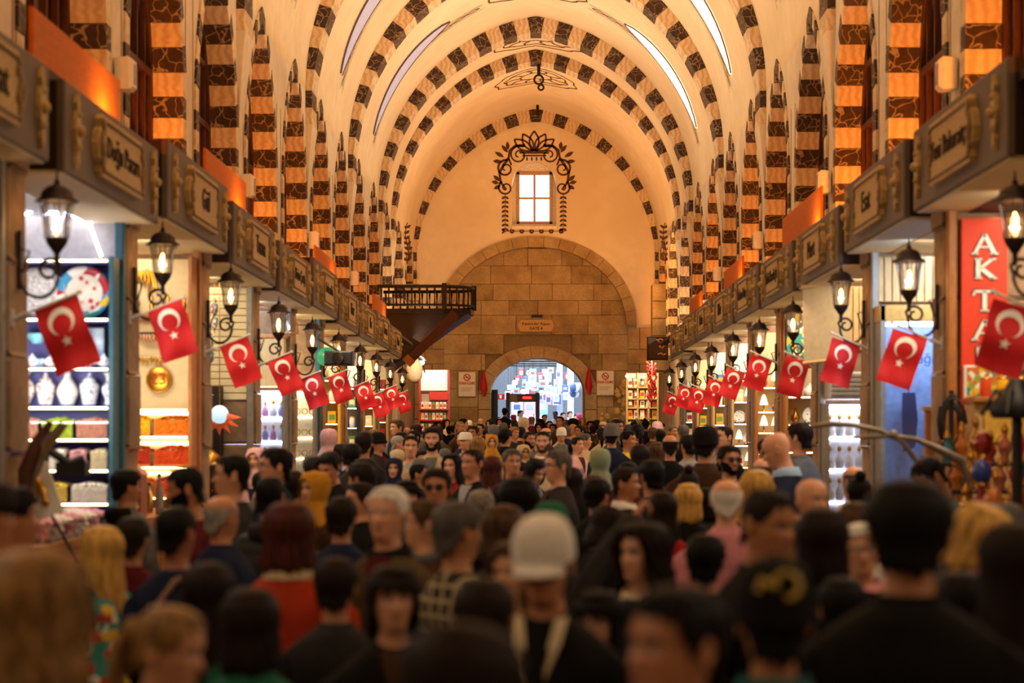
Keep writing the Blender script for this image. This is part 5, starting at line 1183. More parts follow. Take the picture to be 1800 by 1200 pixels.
def strand(px_, y0_, y1_, Y, label, name, m, n, r, cat, sp):
    x, y, z0 = P(px_, y0_, Y); z1 = P(px_, y1_, Y)[2]; t = thing(name, label, cat, (x, y, z0)); rnd = random.Random(n); ob('string', MB().tube([(0, 1.0 if Y < 56 else .55, .1), (0, 0, .1), (0, 0, z1 - z0)], .01, 5), SLATW, t)
    for i in range(n):
        a = rnd.random() * 6.28; zz = (z1 - z0) * (i + .5) / n
        ob({'garlic_string': 'bulb', 'chilli_string': 'chilli'}[name], (lambda: MB().lathe([(.02 * r, r * .9), (.35 * r, r * .5), (r, -.1 * r), (.6 * r, -.8 * r), (.05, -.9 * r)], 8)) if name == 'garlic_string' else (lambda: MB().lathe([(.02, r), (.03, .3 * r), (.025, -.5 * r), (.004, -r)], 6)), m, t, (sp * cos(a), sp * sin(a), zz), rot=(rnd.uniform(-.6, .6), rnd.uniform(-.6, .6), 0), key=(name, r))
GAR = M('garlic', '#c9a860', .7, var=.2); CHI = M('red_chilli', '#a81f14', .4, var=.3)
strand(1092, 668, 735, 63.0, 'long string of pale garlic bulbs on the wall beside the right stall', 'garlic_string', GAR, 20, .13, 'garlic', .14)
strand(1062, 725, 745, 63.4, 'short string of garlic bulbs low on the wall right of the gate', 'garlic_string', GAR, 7, .1, 'garlic', .1)
strand(1146, 640, 702, 54.5, 'long string of red chillies hanging in the right stall', 'chilli_string', CHI, 40, .12, 'chillies', .1)
strand(1106, 728, 757, 62.3, 'short bunch of red chillies at the foot of the garlic string', 'chilli_string', CHI, 22, .12, 'chillies', .11)
x, y, z = P(1133, 735, 54.6); t = thing('potted_herb', 'dark green sprig of leaves standing before the right stall', 'plant', (x, y, z - .5)); ob('pot', MB().lathe([(.1, -.3), (.14, 0), (.12, 0)], 10), GM[4], t); ob('stand', MB().tube([(0, 0, -.3), (0, 0, floor_z(y) - z + .5)], .03, 6), GM[4], t)
for i in range(9): a = i * .7; ob('leaf', MB().tube([(0, 0, 0), (.1 * cos(a), .1 * sin(a), .3), (.3 * cos(a), .2 * sin(a), .45 + .05 * (i % 3))], [.012, .03, .004], 5), M('leaf_green', '#4b5a2c', .6), t)
# projecting dark sign box on the right
x, y, z = P(1156, 612, 50); t = thing('sign_box', 'dark square projecting sign with curled gold emblem right of the gate', 'sign', (x, y, z)); ob('box', MB().bbox(-.28, .28, 0, .14, -.31, .31, .02), BLACK, t)
ob('emblem', MB().tube([(.0, -.02, .22), (.08, -.02, .25), (.16, -.02, .2), (.18, -.02, .08), (.12, -.02, .0), (.06, -.02, .05), (.1, -.02, .12)], .022, 5).tube([(-.02, -.02, .24), (.06, -.02, .14), (.05, -.02, .02)], .02, 5).tube([(.0, -.02, -.16), (.08, -.02, -.13), (.16, -.02, -.18), (.22, -.02, -.14)], .02, 5), M('emblem_gold', '#bf9a66', .5), t)
ob('arm', MB().tube([(.28, .07, .2), (1.0, .07, .2)], .03, 6), BLACK, t)
# cameras on the right row
for px_, py_, Y, lab in ((1752, 152, 14.1, 'white security camera on the end of the nearest right sign'), (1395, 421, 25, 'small white security camera between the right signs, farther'), (1244, 530, 36, 'tiny grey security camera high on the right row, farthest')):
    x, y, z = P(px_, py_, Y); t = thing('security_camera', lab, 'camera', (x, y, z)); ob('body', MB().bbox(-.05, .05, -.09, .09, -.035, .035, .01), WHITEP, t, rz=R(30)); ob('lens', MB().lathe([(.028, -.11), (.03, -.08)], 10, axis='y'), BLACK, t, rz=R(30)); ob('bracket', MB().tube([(0, .05, .03), (.08, .1, .0), (.16, .1, -.05)], .014, 5), WHITEP, t)
# signs on the stone wall
for px_, py_, lab in ((821, 675, 'white no smoking notice on the stone wall left of the gate'), (1064, 673, 'white no smoking notice on the stone wall right of the gate')):
    x, y, z = P(px_, py_, YS - .1); t = thing('notice', lab, 'sign', (x, y, z)); ob('frame', MB().bbox(-.315, .315, 0, .06, -.44, .44, .012), M('notice_frame', '#a38a5f', .5), t); ob('board', MB().bbox(-.28, .28, -.012, 0, -.405, .405, .004), M('notice_white', '#e8dcc0', .6, var=.04), t)
    sy = MB(); sy.tube([(.105 * cos(2 * pi * i / 24), -.02, .235 + .105 * sin(2 * pi * i / 24)) for i in range(25)], .018, 4); sy.tube([(-.074, -.02, .309), (.074, -.02, .161)], .016, 4); sm = MB(); sm.box(-.06, .05, -.022, -.014, .215, .235); sm.tube([(.055, -.02, .24), (.07, -.02, .26), (.06, -.02, .28)], .006, 4)
    ob('prohibition_ring', sy, RED, t); ob('cigarette', sm, INK, t); ob('lettering', text_mesh('SİGARA İÇİLMEZ', .07, .003, 0, .0022), RED, t, (0, -.016, .03), rot=(pi / 2, 0, 0), sc=(1, 1.7, 1))
    for i in range(3): ob('small_print', MB().box(-.22, .2 - .05 * i, -.016, -.012, -.14 - .045 * i, -.125 - .045 * i), GREYP, t)
x, y, z = P(942, 572, YS - .1); t = thing('gate_plaque', 'golden gate name plaque on the stone wall above the gate', 'sign', (x, y, z)); hw, hh = .64, .23
o = [(-hw, -.1), (-hw - .03, 0), (-hw, .1), (-hw + .03, .13), (-hw + .02, .18), (-hw + .1, hh), (hw - .1, hh), (hw - .02, .18), (hw - .03, .13), (hw, .1), (hw + .03, 0), (hw, -.1), (hw - .03, -.13), (hw - .02, -.18), (hw - .1, -hh), (-hw + .1, -hh), (-hw + .02, -.18), (-hw + .03, -.13)]
ob('board', MB().prism(o, 0, .05), M('plaque_tan', '#c08f4e', .5), t); ob('border', MB().tube([(a * .95, -.01, c * .92) for a, c in o + [o[0]]], .012, 4), M('plaque_dark'), t)
ob('name_lettering', text_mesh('Ketenciler Kapısı', .14, .003, .25, .001), INK, t, (0, -.006, .06), rot=(pi / 2, 0, 0)); ob('number_lettering', text_mesh('GATE 4', .14, .003, 0, .002), INK, t, (0, -.006, -.1), rot=(pi / 2, 0, 0))
x, y, z = P(944, 556, YS - .05); t = thing('wall_lamp', 'small dark lamp box fixed above the gate plaque', 'lamp', (x, y, z)); ob('box', MB().bbox(-.18, .18, -.06, .1, -.05, .06, .01), WOODB, t); ob('lens', MB().box(-.15, .15, -.05, .05, -.058, -.05), CREAM, t)

# ================================================================ GATE AND STREET BEHIND
t = thing('security_gate', 'dark walk-through metal detector standing in the gate', 'metal detector', (P(919, 0, 65.2)[0], 65.2, .95)); s_ = FP / 65.2; hw = 26 / s_
zt = EYE + 76 / s_ - .95
for sg in (-1, 1): ob('post', MB().bbox(sg * hw - .07, sg * hw + .07, -.25, .25, 0, zt, .02), BLACK, t)
ob('header', MB().bbox(-hw, hw, -.22, .22, zt - .32, zt - .04, .02), M('brown_metal', '#3a241a', .5), t); ob('display', MB().box(0, .3, -.235, -.22, zt - .22, zt - .14), M('red_display', '#ff3020', emit=3), t); ob('label_plate', MB().box(-.46, -.2, -.235, -.22, zt - .3, zt - .08), GM[4], t)
x = P(869, 0, 64.9)[0]; structure(ob('door_1', MB().bbox(x - .3, x + .12, 64.85, 64.93, .3, 3.4), BLACK)); x = P(1027, 0, 64.9)[0]; structure(ob('door_2', MB().bbox(x - .03, x + .2, 64.85, 64.93, .3, 3.3), BLACK))
structure(ob('ground_street', MB().box(-6, 6, 63.4, 95, .5, .95), M('street_stone', '#8a8a8c', .7)))
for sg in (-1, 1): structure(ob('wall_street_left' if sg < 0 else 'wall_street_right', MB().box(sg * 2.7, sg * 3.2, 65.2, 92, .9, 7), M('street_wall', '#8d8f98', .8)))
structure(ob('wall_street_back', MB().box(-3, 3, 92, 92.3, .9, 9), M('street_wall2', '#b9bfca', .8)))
rnd = random.Random(21)
t = thing('street_awning', 'dark awning frame hung over the street goods beyond the gate', 'awning', (0, 70, 4.7)); 
for i in range(7): ob('bar', MB().tube([(-2.68, i * 1.2, .1 * (i % 2)), (2.68, i * 1.2, .1 * (i % 2))], .04, 5), BLACK, t)
ob('canvas', MB().box(-2.68, -.9, 2, 7.5, .2, .24), M('awning_grey', '#50545e', .8), t)
SG = [M('street_white', '#e6eaf2', .5), M('street_pink', '#d39aa6', .5), M('street_teal', '#7fb8bf', .5), M('street_blue', '#4a5c8c', .5), M('street_red', '#a84448', .5), M('street_grey', '#8e94a2', .5)]
SGW = [0, 0, 0, 1, 2, 3, 4, 5, 0, 2]
SN = ['white', 'pink', 'teal', 'blue', 'red', 'grey']
pk = []
for i in range(40):
    b_ = i % 6; Y = 70 + 1.2 * b_
    pk.append((rnd.uniform(885, 978), rnd.uniform(645, 698), Y, SGW[rnd.randrange(10)], rnd.uniform(.16, .32), rnd.uniform(.2, .4)))
pk.sort(); cnt = [0] * 6; lastx = {}
for pxx, pyy, Y, c, w_, h_ in pk:
    x, y, z = P(pxx, pyy, Y); x = max(x, lastx.get(Y, -9) + .3); lastx[Y] = x; z = min(z, 4.5); top = 4.74 + .1 * (round((Y - 70) / 1.2) % 2) - z; cnt[c] += 1
    t = thing('hanging_package', '%s package hanging beyond the gate, %s from left of the %s ones' % (SN[c], (ORD + ['thirteenth', 'fourteenth', 'fifteenth', 'sixteenth', 'seventeenth', 'eighteenth', 'nineteenth', 'twentieth', '21st', '22nd', '23rd', '24th', '25th'])[cnt[c] - 1], SN[c]), 'package', (x, y, z), 0, '%s goods hanging beyond the gate' % SN[c])
    ob('package', MB().bbox(-w_ / 2, w_ / 2, -.05, .05, -h_, 0, .01), SG[c], t); ob('cord', MB().tube([(0, 0, 0), (0, 0, top)], .006, 4), BLACK, t); ob('printed_label', MB().box(-w_ * .3, w_ * .3, -.056, -.05, -h_ * .7, -h_ * .3), SG[(c + 2) % 6], t)
for i, (px_, py_) in enumerate(((920, 688), (938, 675), (905, 672), (952, 690), (960, 672), (930, 655))):
    x, y, z = P(px_, py_, 70.0 + 1.2 * (i % 6)); z = min(z, 4.4); y += .12; t = thing('street_bulb', 'glaring white bulb hanging among street goods, %s of six' % ORD[i], 'lamp', (x, y, z)); ob('bulb', MB().ball((0, 0, 0), .11, 8, 6), LEDW, t); ob('cord', MB().tube([(0, 0, .1), (0, 0, 4.8 - z), (0, -.13, 4.8 - z)], .008, 4), BLACK, t); ob('socket', MB().lathe([(.04, .1), (.03, .16)], 8), BLACK, t)
for i in range(3):
    for j in range(4):
        x, y, z = P(905 + 22 * i + 4 * (j % 2), 0, 78); z = .95 + .58 * j
        t = thing('street_box', 'pale stacked box in the street shop, %s column %s up' % (ORD[i], ORD[j]), 'box', (x, y, z), 0); ob('carton', MB().bbox(-.24, .24, -.2, .2, 0, .58, .02), SG[(i + j) % 3], t); ob('printed_label', MB().box(-.14, .14, -.21, -.2, .2, .42), SG[(i * 2 + j) % 6], t)
for px_, lab, c in ((984, 'grey street pillar right of the boxes', 5), (1003, 'pale street shutter at the right of the gate view', 0)):
    x = P(px_, 0, 74)[0]; t = thing('street_post', lab, 'post', (x, 74, .95)); ob('post', MB().bbox(-.12, .12, -.1, .1, 0, 4.4, .02), SG[c], t); ob('base', MB().bbox(-.18, .18, -.16, .16, 0, .3, .02), SG[5], t)
x, y, z = P(1020, 650, 77.5); t = thing('street_canopy', 'dark sloping canopy at the upper right of the gate view', 'canopy', (x, y, z)); ob('canvas', MB().loft([[(-.5, 0, -.05), (-.5, 2, .2)], [(.5, 0, .35), (.5, 2, .5)]], False, False), M('awning_grey'), t); ob('rail', MB().tube([(-.5, 0, -.05), (.5, 0, .35)], .04, 5), SG[0], t)
x, y, z = P(1013, 690, 70); t = thing('hanging_bags', 'bundle of blue and white bags hanging at the right street stall', 'bags', (x, y, z)); 
for i in range(6): ob('bag', MB().ball((.12 * (i % 3) - .12, .05 * i, .2 - .2 * (i // 3)), .14, 8, 6, (1, .6, 1.3)), SG[[3, 0, 5][i % 3]], t)
ob('hook', MB().tube([(0, 0, .35), (0, 0, 1.25)], .01, 4), BLACK, t)
x, y, z = P(880, 697, 68); t = thing('street_sign', 'small red sign with white figure at the left of the gate view', 'sign', (x, y, z)); ob('board', MB().bbox(-.14, .14, 0, .03, -.1, .1, .006), RED, t); ob('figure', MB().box(-.04, .04, -.01, 0, -.06, .06), WHT, t); ob('arm', MB().tube([(-.1, .02, 0), (-1.6, .02, 0)], .015, 4), BLACK, t)
# ================================================================ PEOPLE
NS = 44
TH = [2 * pi * i / NS - .42 * sin(2 * pi * i / NS) for i in range(NS)]   # denser on the face; 0 = front (-y), +90 deg = +x
CH = 1.522                                                              # chin height of the 1.75 m figure
HZ = [-.03, -.012, .004, .014, .026, .040, .048, .056, .064, .072, .079, .087, .096, .106, .114, .122, .130, .138, .148, .16, .172, .184, .196, .206, .214, .221, .226]
HT = [  # z: front, back, half width
 (-.06, .050, .068, .056), (-.03, .050, .064, .054), (-.012, .060, .062, .054), (.004, .082, .062, .050), (.026, .091, .064, .055), (.048, .092, .070, .0625), (.072, .092, .082, .0695), (.09, .0925, .091, .073),
 (.114, .089, .1, .0755), (.135, .0935, .1035, .077), (.155, .0915, .1035, .0772), (.18, .084, .0985, .0735), (.2, .068, .087, .0645), (.214, .049, .068, .05), (.226, .022, .036, .026)]
def interp(tab, z):
    if z <= tab[0][0]: return tab[0][1:]
    for a, b in zip(tab, tab[1:]):
        if z <= b[0]:
            t = (z - a[0]) / (b[0] - a[0]); t = t * t * (3 - 2 * t) * .4 + t * .6
            return tuple(p + (q - p) * t for p, q in zip(a[1:], b[1:]))
    return tab[-1][1:]
def pw(c, p=.88): return (1 if c >= 0 else -1) * abs(c) ** p
def hp(th, z, off=0.0, face=True):
    f, bk, w = interp(HT, z); s, c = sin(th), cos(th)
    x = (w + off) * pw(s); y = -(f + off) * pw(c) if c > 0 else (bk + off) * pw(-c)
    if face and c > .2 and off == 0:
        g = exp(-(x / .0125) ** 2)
        if .066 < z < .128:
            n = (.026 * (.128 - z) / .048) if z > .08 else .026 * max(0, (z - .066) / .014)
            y -= n * g
        y -= .004 * exp(-(x / .02) ** 2 - ((z - .079) / .008) ** 2)
        y += .010 * exp(-((abs(x) - .031) / .014) ** 2 - ((z - .117) / .011) ** 2)          # sockets
        y -= .004 * exp(-((abs(x) - .03) / .02) ** 2 - ((z - .136) / .007) ** 2)            # brow
        y -= .005 * exp(-(x / .022) ** 2 - ((z - .05) / .008) ** 2)                          # lips
        y += .004 * exp(-(x / .03) ** 2 - ((z - .0505) / .0025) ** 2)
        y -= .006 * exp(-(x / .02) ** 2 - ((z - .02) / .01) ** 2)                            # chin
        y -= .005 * exp(-((abs(x) - .042) / .018) ** 2 - ((z - .09) / .016) ** 2)            # cheeks
    return x, y
BT = [  # torso: z: front, back, half width
 (.80, .10, .112, .172), (.86, .108, .118, .175), (.94, .108, .106, .168), (1.02, .106, .09, .157), (1.10, .11, .088, .158), (1.2, .118, .098, .176), (1.27, .118, .106, .186), (1.32, .11, .106, .19), (1.355, .1, .104, .184), (1.385, .088, .099, .164), (1.41, .076, .093, .134), (1.43, .065, .086, .104), (1.447, .056, .077, .077), (1.462, .05, .068, .056)]
TZ = [1.45, 1.435, 1.418, 1.40, 1.385, 1.37, 1.345, 1.32, 1.295, 1.27, 1.22, 1.15, 1.08, 1.01, .94, .87, .81]
POSES = {'stand': [((.245, .03, 1.12), (.235, -.07, .89)), ((-.245, .03, 1.12), (-.235, -.07, .89))],
         'hold': [((.25, -.03, 1.13), (.09, -.27, 1.25)), ((-.25, -.03, 1.13), (-.09, -.27, 1.25))],
         'point': [((.245, .03, 1.12), (.235, -.07, .89)), ((-.36, -.1, 1.47), (-.56, -.2, 1.66))],
         'raise': [((.245, .03, 1.12), (.235, -.07, .89)), ((-.37, -.06, 1.63), (-.52, -.18, 1.82))],
         'reach': [((.245, .03, 1.12), (.235, -.07, .89)), ((-.26, -.2, 1.18), (-.34, -.46, 1.22))],
         'lift': [((.245, .03, 1.12), (.235, -.07, .89)), ((-.27, -.18, 1.3), (-.16, -.25, 1.52))],
         'side': [((.245, .03, 1.12), (.235, -.07, .89)), ((-.42, -.06, 1.28), (-.66, -.14, 1.22))]}
def trunk(b, rings, infl, arms=None, armr=None, nose=True):
    """rings of NS points; leaves openings at the armpits and grows the sleeves from them"""
    zs_ = [r[0] for r in rings]; base = len(b.v)
    vs = [p for _, r in rings for p in r]; holes = {}
    if arms:
        r0 = min(range(len(zs_)), key=lambda i: abs(zs_[i] - 1.378)); r1 = min(range(len(zs_)), key=lambda i: abs(zs_[i] - 1.275))
        for sd in (0, 1):
            c = [j for j in range(NS) if abs((TH[j] - (pi / 2 if sd == 0 else 3 * pi / 2))) < .52]; holes[sd] = (r0, r1, c[0], c[-1])
    fs = []
    for i in range(len(rings) - 1):
        for j in range(NS):
            k = (j + 1) % NS
            if any(r0 <= i < r1 and c0 <= j < c1 for r0, r1, c0, c1 in holes.values()): continue
            fs.append((i * NS + j, i * NS + k, (i + 1) * NS + k, (i + 1) * NS + j))
    for sd, (r0, r1, c0, c1) in holes.items():
        loop = [(r0, j) for j in range(c0, c1)] + [(i, c1) for i in range(r0, r1)] + [(r1, j) for j in range(c1, c0, -1)] + [(i, c0) for i in range(r1, r0, -1)]
        idx = [i * NS + j for i, j in loop]; ctr = sum((Vector(vs[i]) for i in idx), Vector()) / len(idx)
        E, Wp = (Vector(p) for p in arms[sd]); S = ctr + Vector((.02 if sd == 0 else -.02, 0, 0))
        out = Vector((1 if sd == 0 else -1, 0, 0)); u = Vector((0, 0, 1)); v = Vector((0, 1, 0))
        ang = [atan2((Vector(vs[i]) - ctr).dot(u), (Vector(vs[i]) - ctr).dot(v)) for i in idx]
        path = [S + (E - S) * t for t in (.16, .34, .6, .88)] + [E + (E - S).normalized() * .0, ] + [E + (Wp - E) * t for t in (.12, .4, .7, 1.0)]
        rad = [.05, .05, .047, .044, .043, .043, .041, .034, .027]; prev = idx; d0 = out
        for q, p in enumerate(path):
            d = (path[min(q + 1, len(path) - 1)] - path[max(0, q - 1)]).normalized()
            rot = d0.rotation_difference(d); u = rot @ u; v = rot @ v; d0 = d
            rr = rad[q] + (armr if armr else 0); o = len(vs)
            vs += [tuple(p + v * cos(a) * rr + u * sin(a) * rr) for a in ang]; new = list(range(o, o + len(ang)))
            for j in range(len(ang)): k = (j + 1) % len(ang); fs.append((prev[j], prev[k], new[k], new[j]))
            prev = new
        b.arm_end = getattr(b, 'arm_end', {}); b.arm_end[sd] = (Wp, d0.copy(), u.copy(), v.copy())
        fs.append(tuple(prev))
    b.add(vs, fs, True)
def add_hand(b, Wp, d, u, v, mode, sd):
    d = d.normalized(); pl = .085
    side = (u if abs(u.z) < abs(v.z) else v); nrm = d.cross(side).normalized(); side = nrm.cross(d).normalized()
    rings = []
    for t, w, h in ((-.02, .024, .02), (.02, .034, .017), (.06, .041, .015), (pl, .038, .012)):
        c = Wp + d * t; rings.append([tuple(c + side * cos(2 * pi * j / 8) * w + nrm * sin(2 * pi * j / 8) * h) for j in range(8)])
    b.loft(rings)
    for i, (o, L_) in enumerate(((-.029, .066), (-.01, .076), (.01, .072), (.029, .056))):
        p0 = Wp + d * (pl - .012) + side * o; curl = .25 if mode != 'point' else (.02 if i == 0 else 1.5)
        if mode == 'hold': curl = .9
        d1 = (d * cos(curl * .5) + nrm * sin(curl * .5)); d2 = (d * cos(curl * 1.3) + nrm * sin(curl * 1.3)); d3 = (d * cos(curl * 1.9) + nrm * sin(curl * 1.9))
        p1 = p0 + d1 * L_ * .45; p2 = p1 + d2 * L_ * .33; b.tube([p0, p1, p2, p2 + d3 * L_ * .26], [.0095, .009, .008, .006], 6)
    p0 = Wp + d * .02 - side * .028; b.tube([p0, p0 - side * .025 + d * .03 + nrm * .008, p0 - side * .03 + d * .062 + nrm * .016], [.012, .0105, .008], 6)
def headturn(pts, yaw, pitch):
    """turn the head on the neck, fading out towards the shoulders"""
    if not yaw and not pitch: return pts
    out = []
    for x, y, z in pts:
        t = max(0, min(1, (z - 1.45) / .06)); a, p = yaw * t, pitch * t
        dz = z - 1.49
        y2 = y * cos(p) - dz * sin(p); z2 = 1.49 + dz * cos(p) + y * sin(p)
        out.append((x * cos(a) - y2 * sin(a), x * sin(a) + y2 * cos(a), z2))
    return out
BODY = {}
def body_mesh(pose, yaw, pitch, bare=False):
    k = (pose, yaw, pitch)
    if k in BODY: return BODY[k]
    b = MB(); rings = []
    top = (0, .008, CH + .2285)
    for z in reversed(HZ): rings.append((CH + z, [(*hp(t, z), CH + z) for t in TH]))
    for z in TZ[0:]:
        f, bk, w = interp(BT, z); rings.append((z, [((w) * pw(sin(t), .9), -(f) * pw(cos(t), .9) if cos(t) > 0 else bk * pw(-cos(t), .9), z) for t in TH]))
    trunk(b, rings, 0, POSES[pose]); n0 = len(b.v)
    b.add(rings[0][1] + [top], [(i, NS, (i + 1) % NS) for i in range(NS)], True)
    for sd in (0, 1):
        hm = {'point': 'point', 'raise': 'point', 'hold': 'hold', 'lift': 'hold'}.get(pose, '')
        add_hand(b, *b.arm_end[sd], hm if sd == 1 or pose == 'hold' else '', sd)
    # legs and shoes
    for sg in (1, -1):
        b.loft([[(sg * (.085 + .0) + r * cos(2 * pi * j / 12), .005 + yy + r * 1.05 * sin(2 * pi * j / 12), z) for j in range(12)] for z, r, yy in ((.9, .085, 0), (.78, .088, 0), (.62, .075, 0), (.48, .06, 0), (.42, .056, -.005), (.3, .056, .01), (.12, .036, .01), (.05, .036, .01))])
        b.loft([[(sg * .09 + x, y, z) for x, y in ((-.045, .07), (.045, .07), (.05, -.06), (.03, -.17), (-.03, -.17), (-.05, -.06))] for z in (0, .04)] + [[(sg * .09 + x * .8, y * .7 + .01, .085) for x, y in ((-.045, .07), (.045, .07), (.05, -.06), (.03, -.14), (-.03, -.14), (-.05, -.06))]])
    # ears
    for sg in (1, -1):
        b.loft([[(sg * (.072 + .012 * o), .012 + .004 * o + rr * cos(2 * pi * j / 10) * .6, CH + .108 + rr * sin(2 * pi * j / 10) * 1.05 - .006 * (cos(2 * pi * j / 10) < 0)) for j in range(10)] for o, rr in ((-.5, .022), (.6, .026), (1.3, .03), (1.5, .022), (1.0, .012))])
    # lips, eyes, brows
    b.mi = 1
    for dz, h_ in ((.0035, .005), (-.0045, .006)):
        b.loft([[(x, -.0985 + abs(x) * .28 - hh * .35, CH + .0505 + dz * (1 - (x / .026) ** 2) + zz * hh * (1 - (x / .028) ** 2)) for zz, hh in ((1, h_), (0, h_ * 1.6), (-1, h_))] for x in (-.026, -.018, -.008, 0, .008, .018, .026)], True, False)
    for sg in (1, -1):
        b.mi = 2; b.ball((sg * .031, -.0755, CH + .1165), .0118, 10, 7, (1.1, 1, .72))
        b.mi = 3; b.ball((sg * .031, -.0832, CH + .1165), .0058, 8, 5)
        b.mi = 4
        b.loft([[(sg * x, -.0895 + (x - .02) * .45 - .006, CH + zz + d_) for d_ in (-.0035, .0035)] for x, zz in ((.013, .1335), (.025, .138), (.038, .1385), (.05, .133))], False, False)
        b.loft([[(sg * x, -.0885 + (x - .02) * .33 - .001, CH + zz + d_) for d_ in (-.0018, .0018)] for x, zz in ((.019, .1195), (.026, .1235), (.035, .1242), (.044, .119))], False, False)   # lashes
    b.v = headturn(b.v, yaw, pitch)
    BODY[k] = b.mesh('body'); return BODY[k]
# ---- clothing
CLO = {}
def top_mesh(pose, kind):
    k = (pose, kind)
    if k in CLO: return CLO[k]
    infl = {'jacket': .022, 'puffer': .036, 'sweater': .014, 'coat': .026}[kind]; hem = {'jacket': .80, 'puffer': .82, 'sweater': .86, 'coat': .55}[kind]
    b = MB(); rings = []
    cz = {'jacket': [1.485, 1.475, 1.462], 'coat': [1.49, 1.475, 1.462], 'puffer': [1.5, 1.48, 1.465], 'sweater': [1.468, 1.462]}[kind]
    def ring(z, e): 
        f, bk, w = interp(BT, z)
        return [((w + e) * pw(sin(t), .9), -(f + e * 1.05) * pw(cos(t), .9) if cos(t) > 0 else (bk + e) * pw(-cos(t), .9), z) for t in TH]
    for i, z in enumerate(cz):
        r = ring(1.462, infl * .55 + .006 * i); rings.append((z, [(x, y, z - (.035 if kind != 'sweater' else .012) * max(0, -y / .07) ** 2) for x, y, _ in r]))
    for z in TZ:
        e = infl + (.007 * sin(z * 95) if kind == 'puffer' else .003 * sin(z * 40))
        rings.append((z, ring(z, e)))
    last = .81
    while last > hem + .01:
        last = max(hem, last - .07); f, bk, w = interp(BT, .8); fl = infl + .012 + (.81 - last) * .12
        rings.append((last, [((w + fl) * pw(sin(t), .9), -(f + fl) * pw(cos(t), .9) if cos(t) > 0 else (bk + fl) * pw(-cos(t), .9), last) for t in TH]))
    trunk(b, rings, infl, [(e_, w_) for e_, w_ in POSES[pose]], infl * .75)
    # fold lines: gentle irregular creases
    rnd = random.Random(4)
    b.v = [(x * (1 + .006 * sin(z * 31 + y * 17)), y + .005 * sin(x * 38 + z * 23), z) for x, y, z in b.v]
    CLO[k] = b.mesh('top'); return CLO[k]
def trousers():
    b = MB()
    f = lambda z, e: [((interp(BT, z)[2] + e) * pw(sin(t), .9), -(interp(BT, z)[0] + e) * pw(cos(t), .9) if cos(t) > 0 else (interp(BT, z)[1] + e) * pw(-cos(t), .9), z) for t in TH]
    b.loft([f(z, .01) for z in (.98, .92, .86, .8)])
    for sg in (1, -1): b.loft([[(sg * .088 + r * cos(2 * pi * j / 12), .005 + r * 1.08 * sin(2 * pi * j / 12), z) for j in range(12)] for z, r in ((.88, .095), (.78, .098), (.62, .085), (.45, .072), (.25, .066), (.07, .064))], True, True, True, False)
    return b
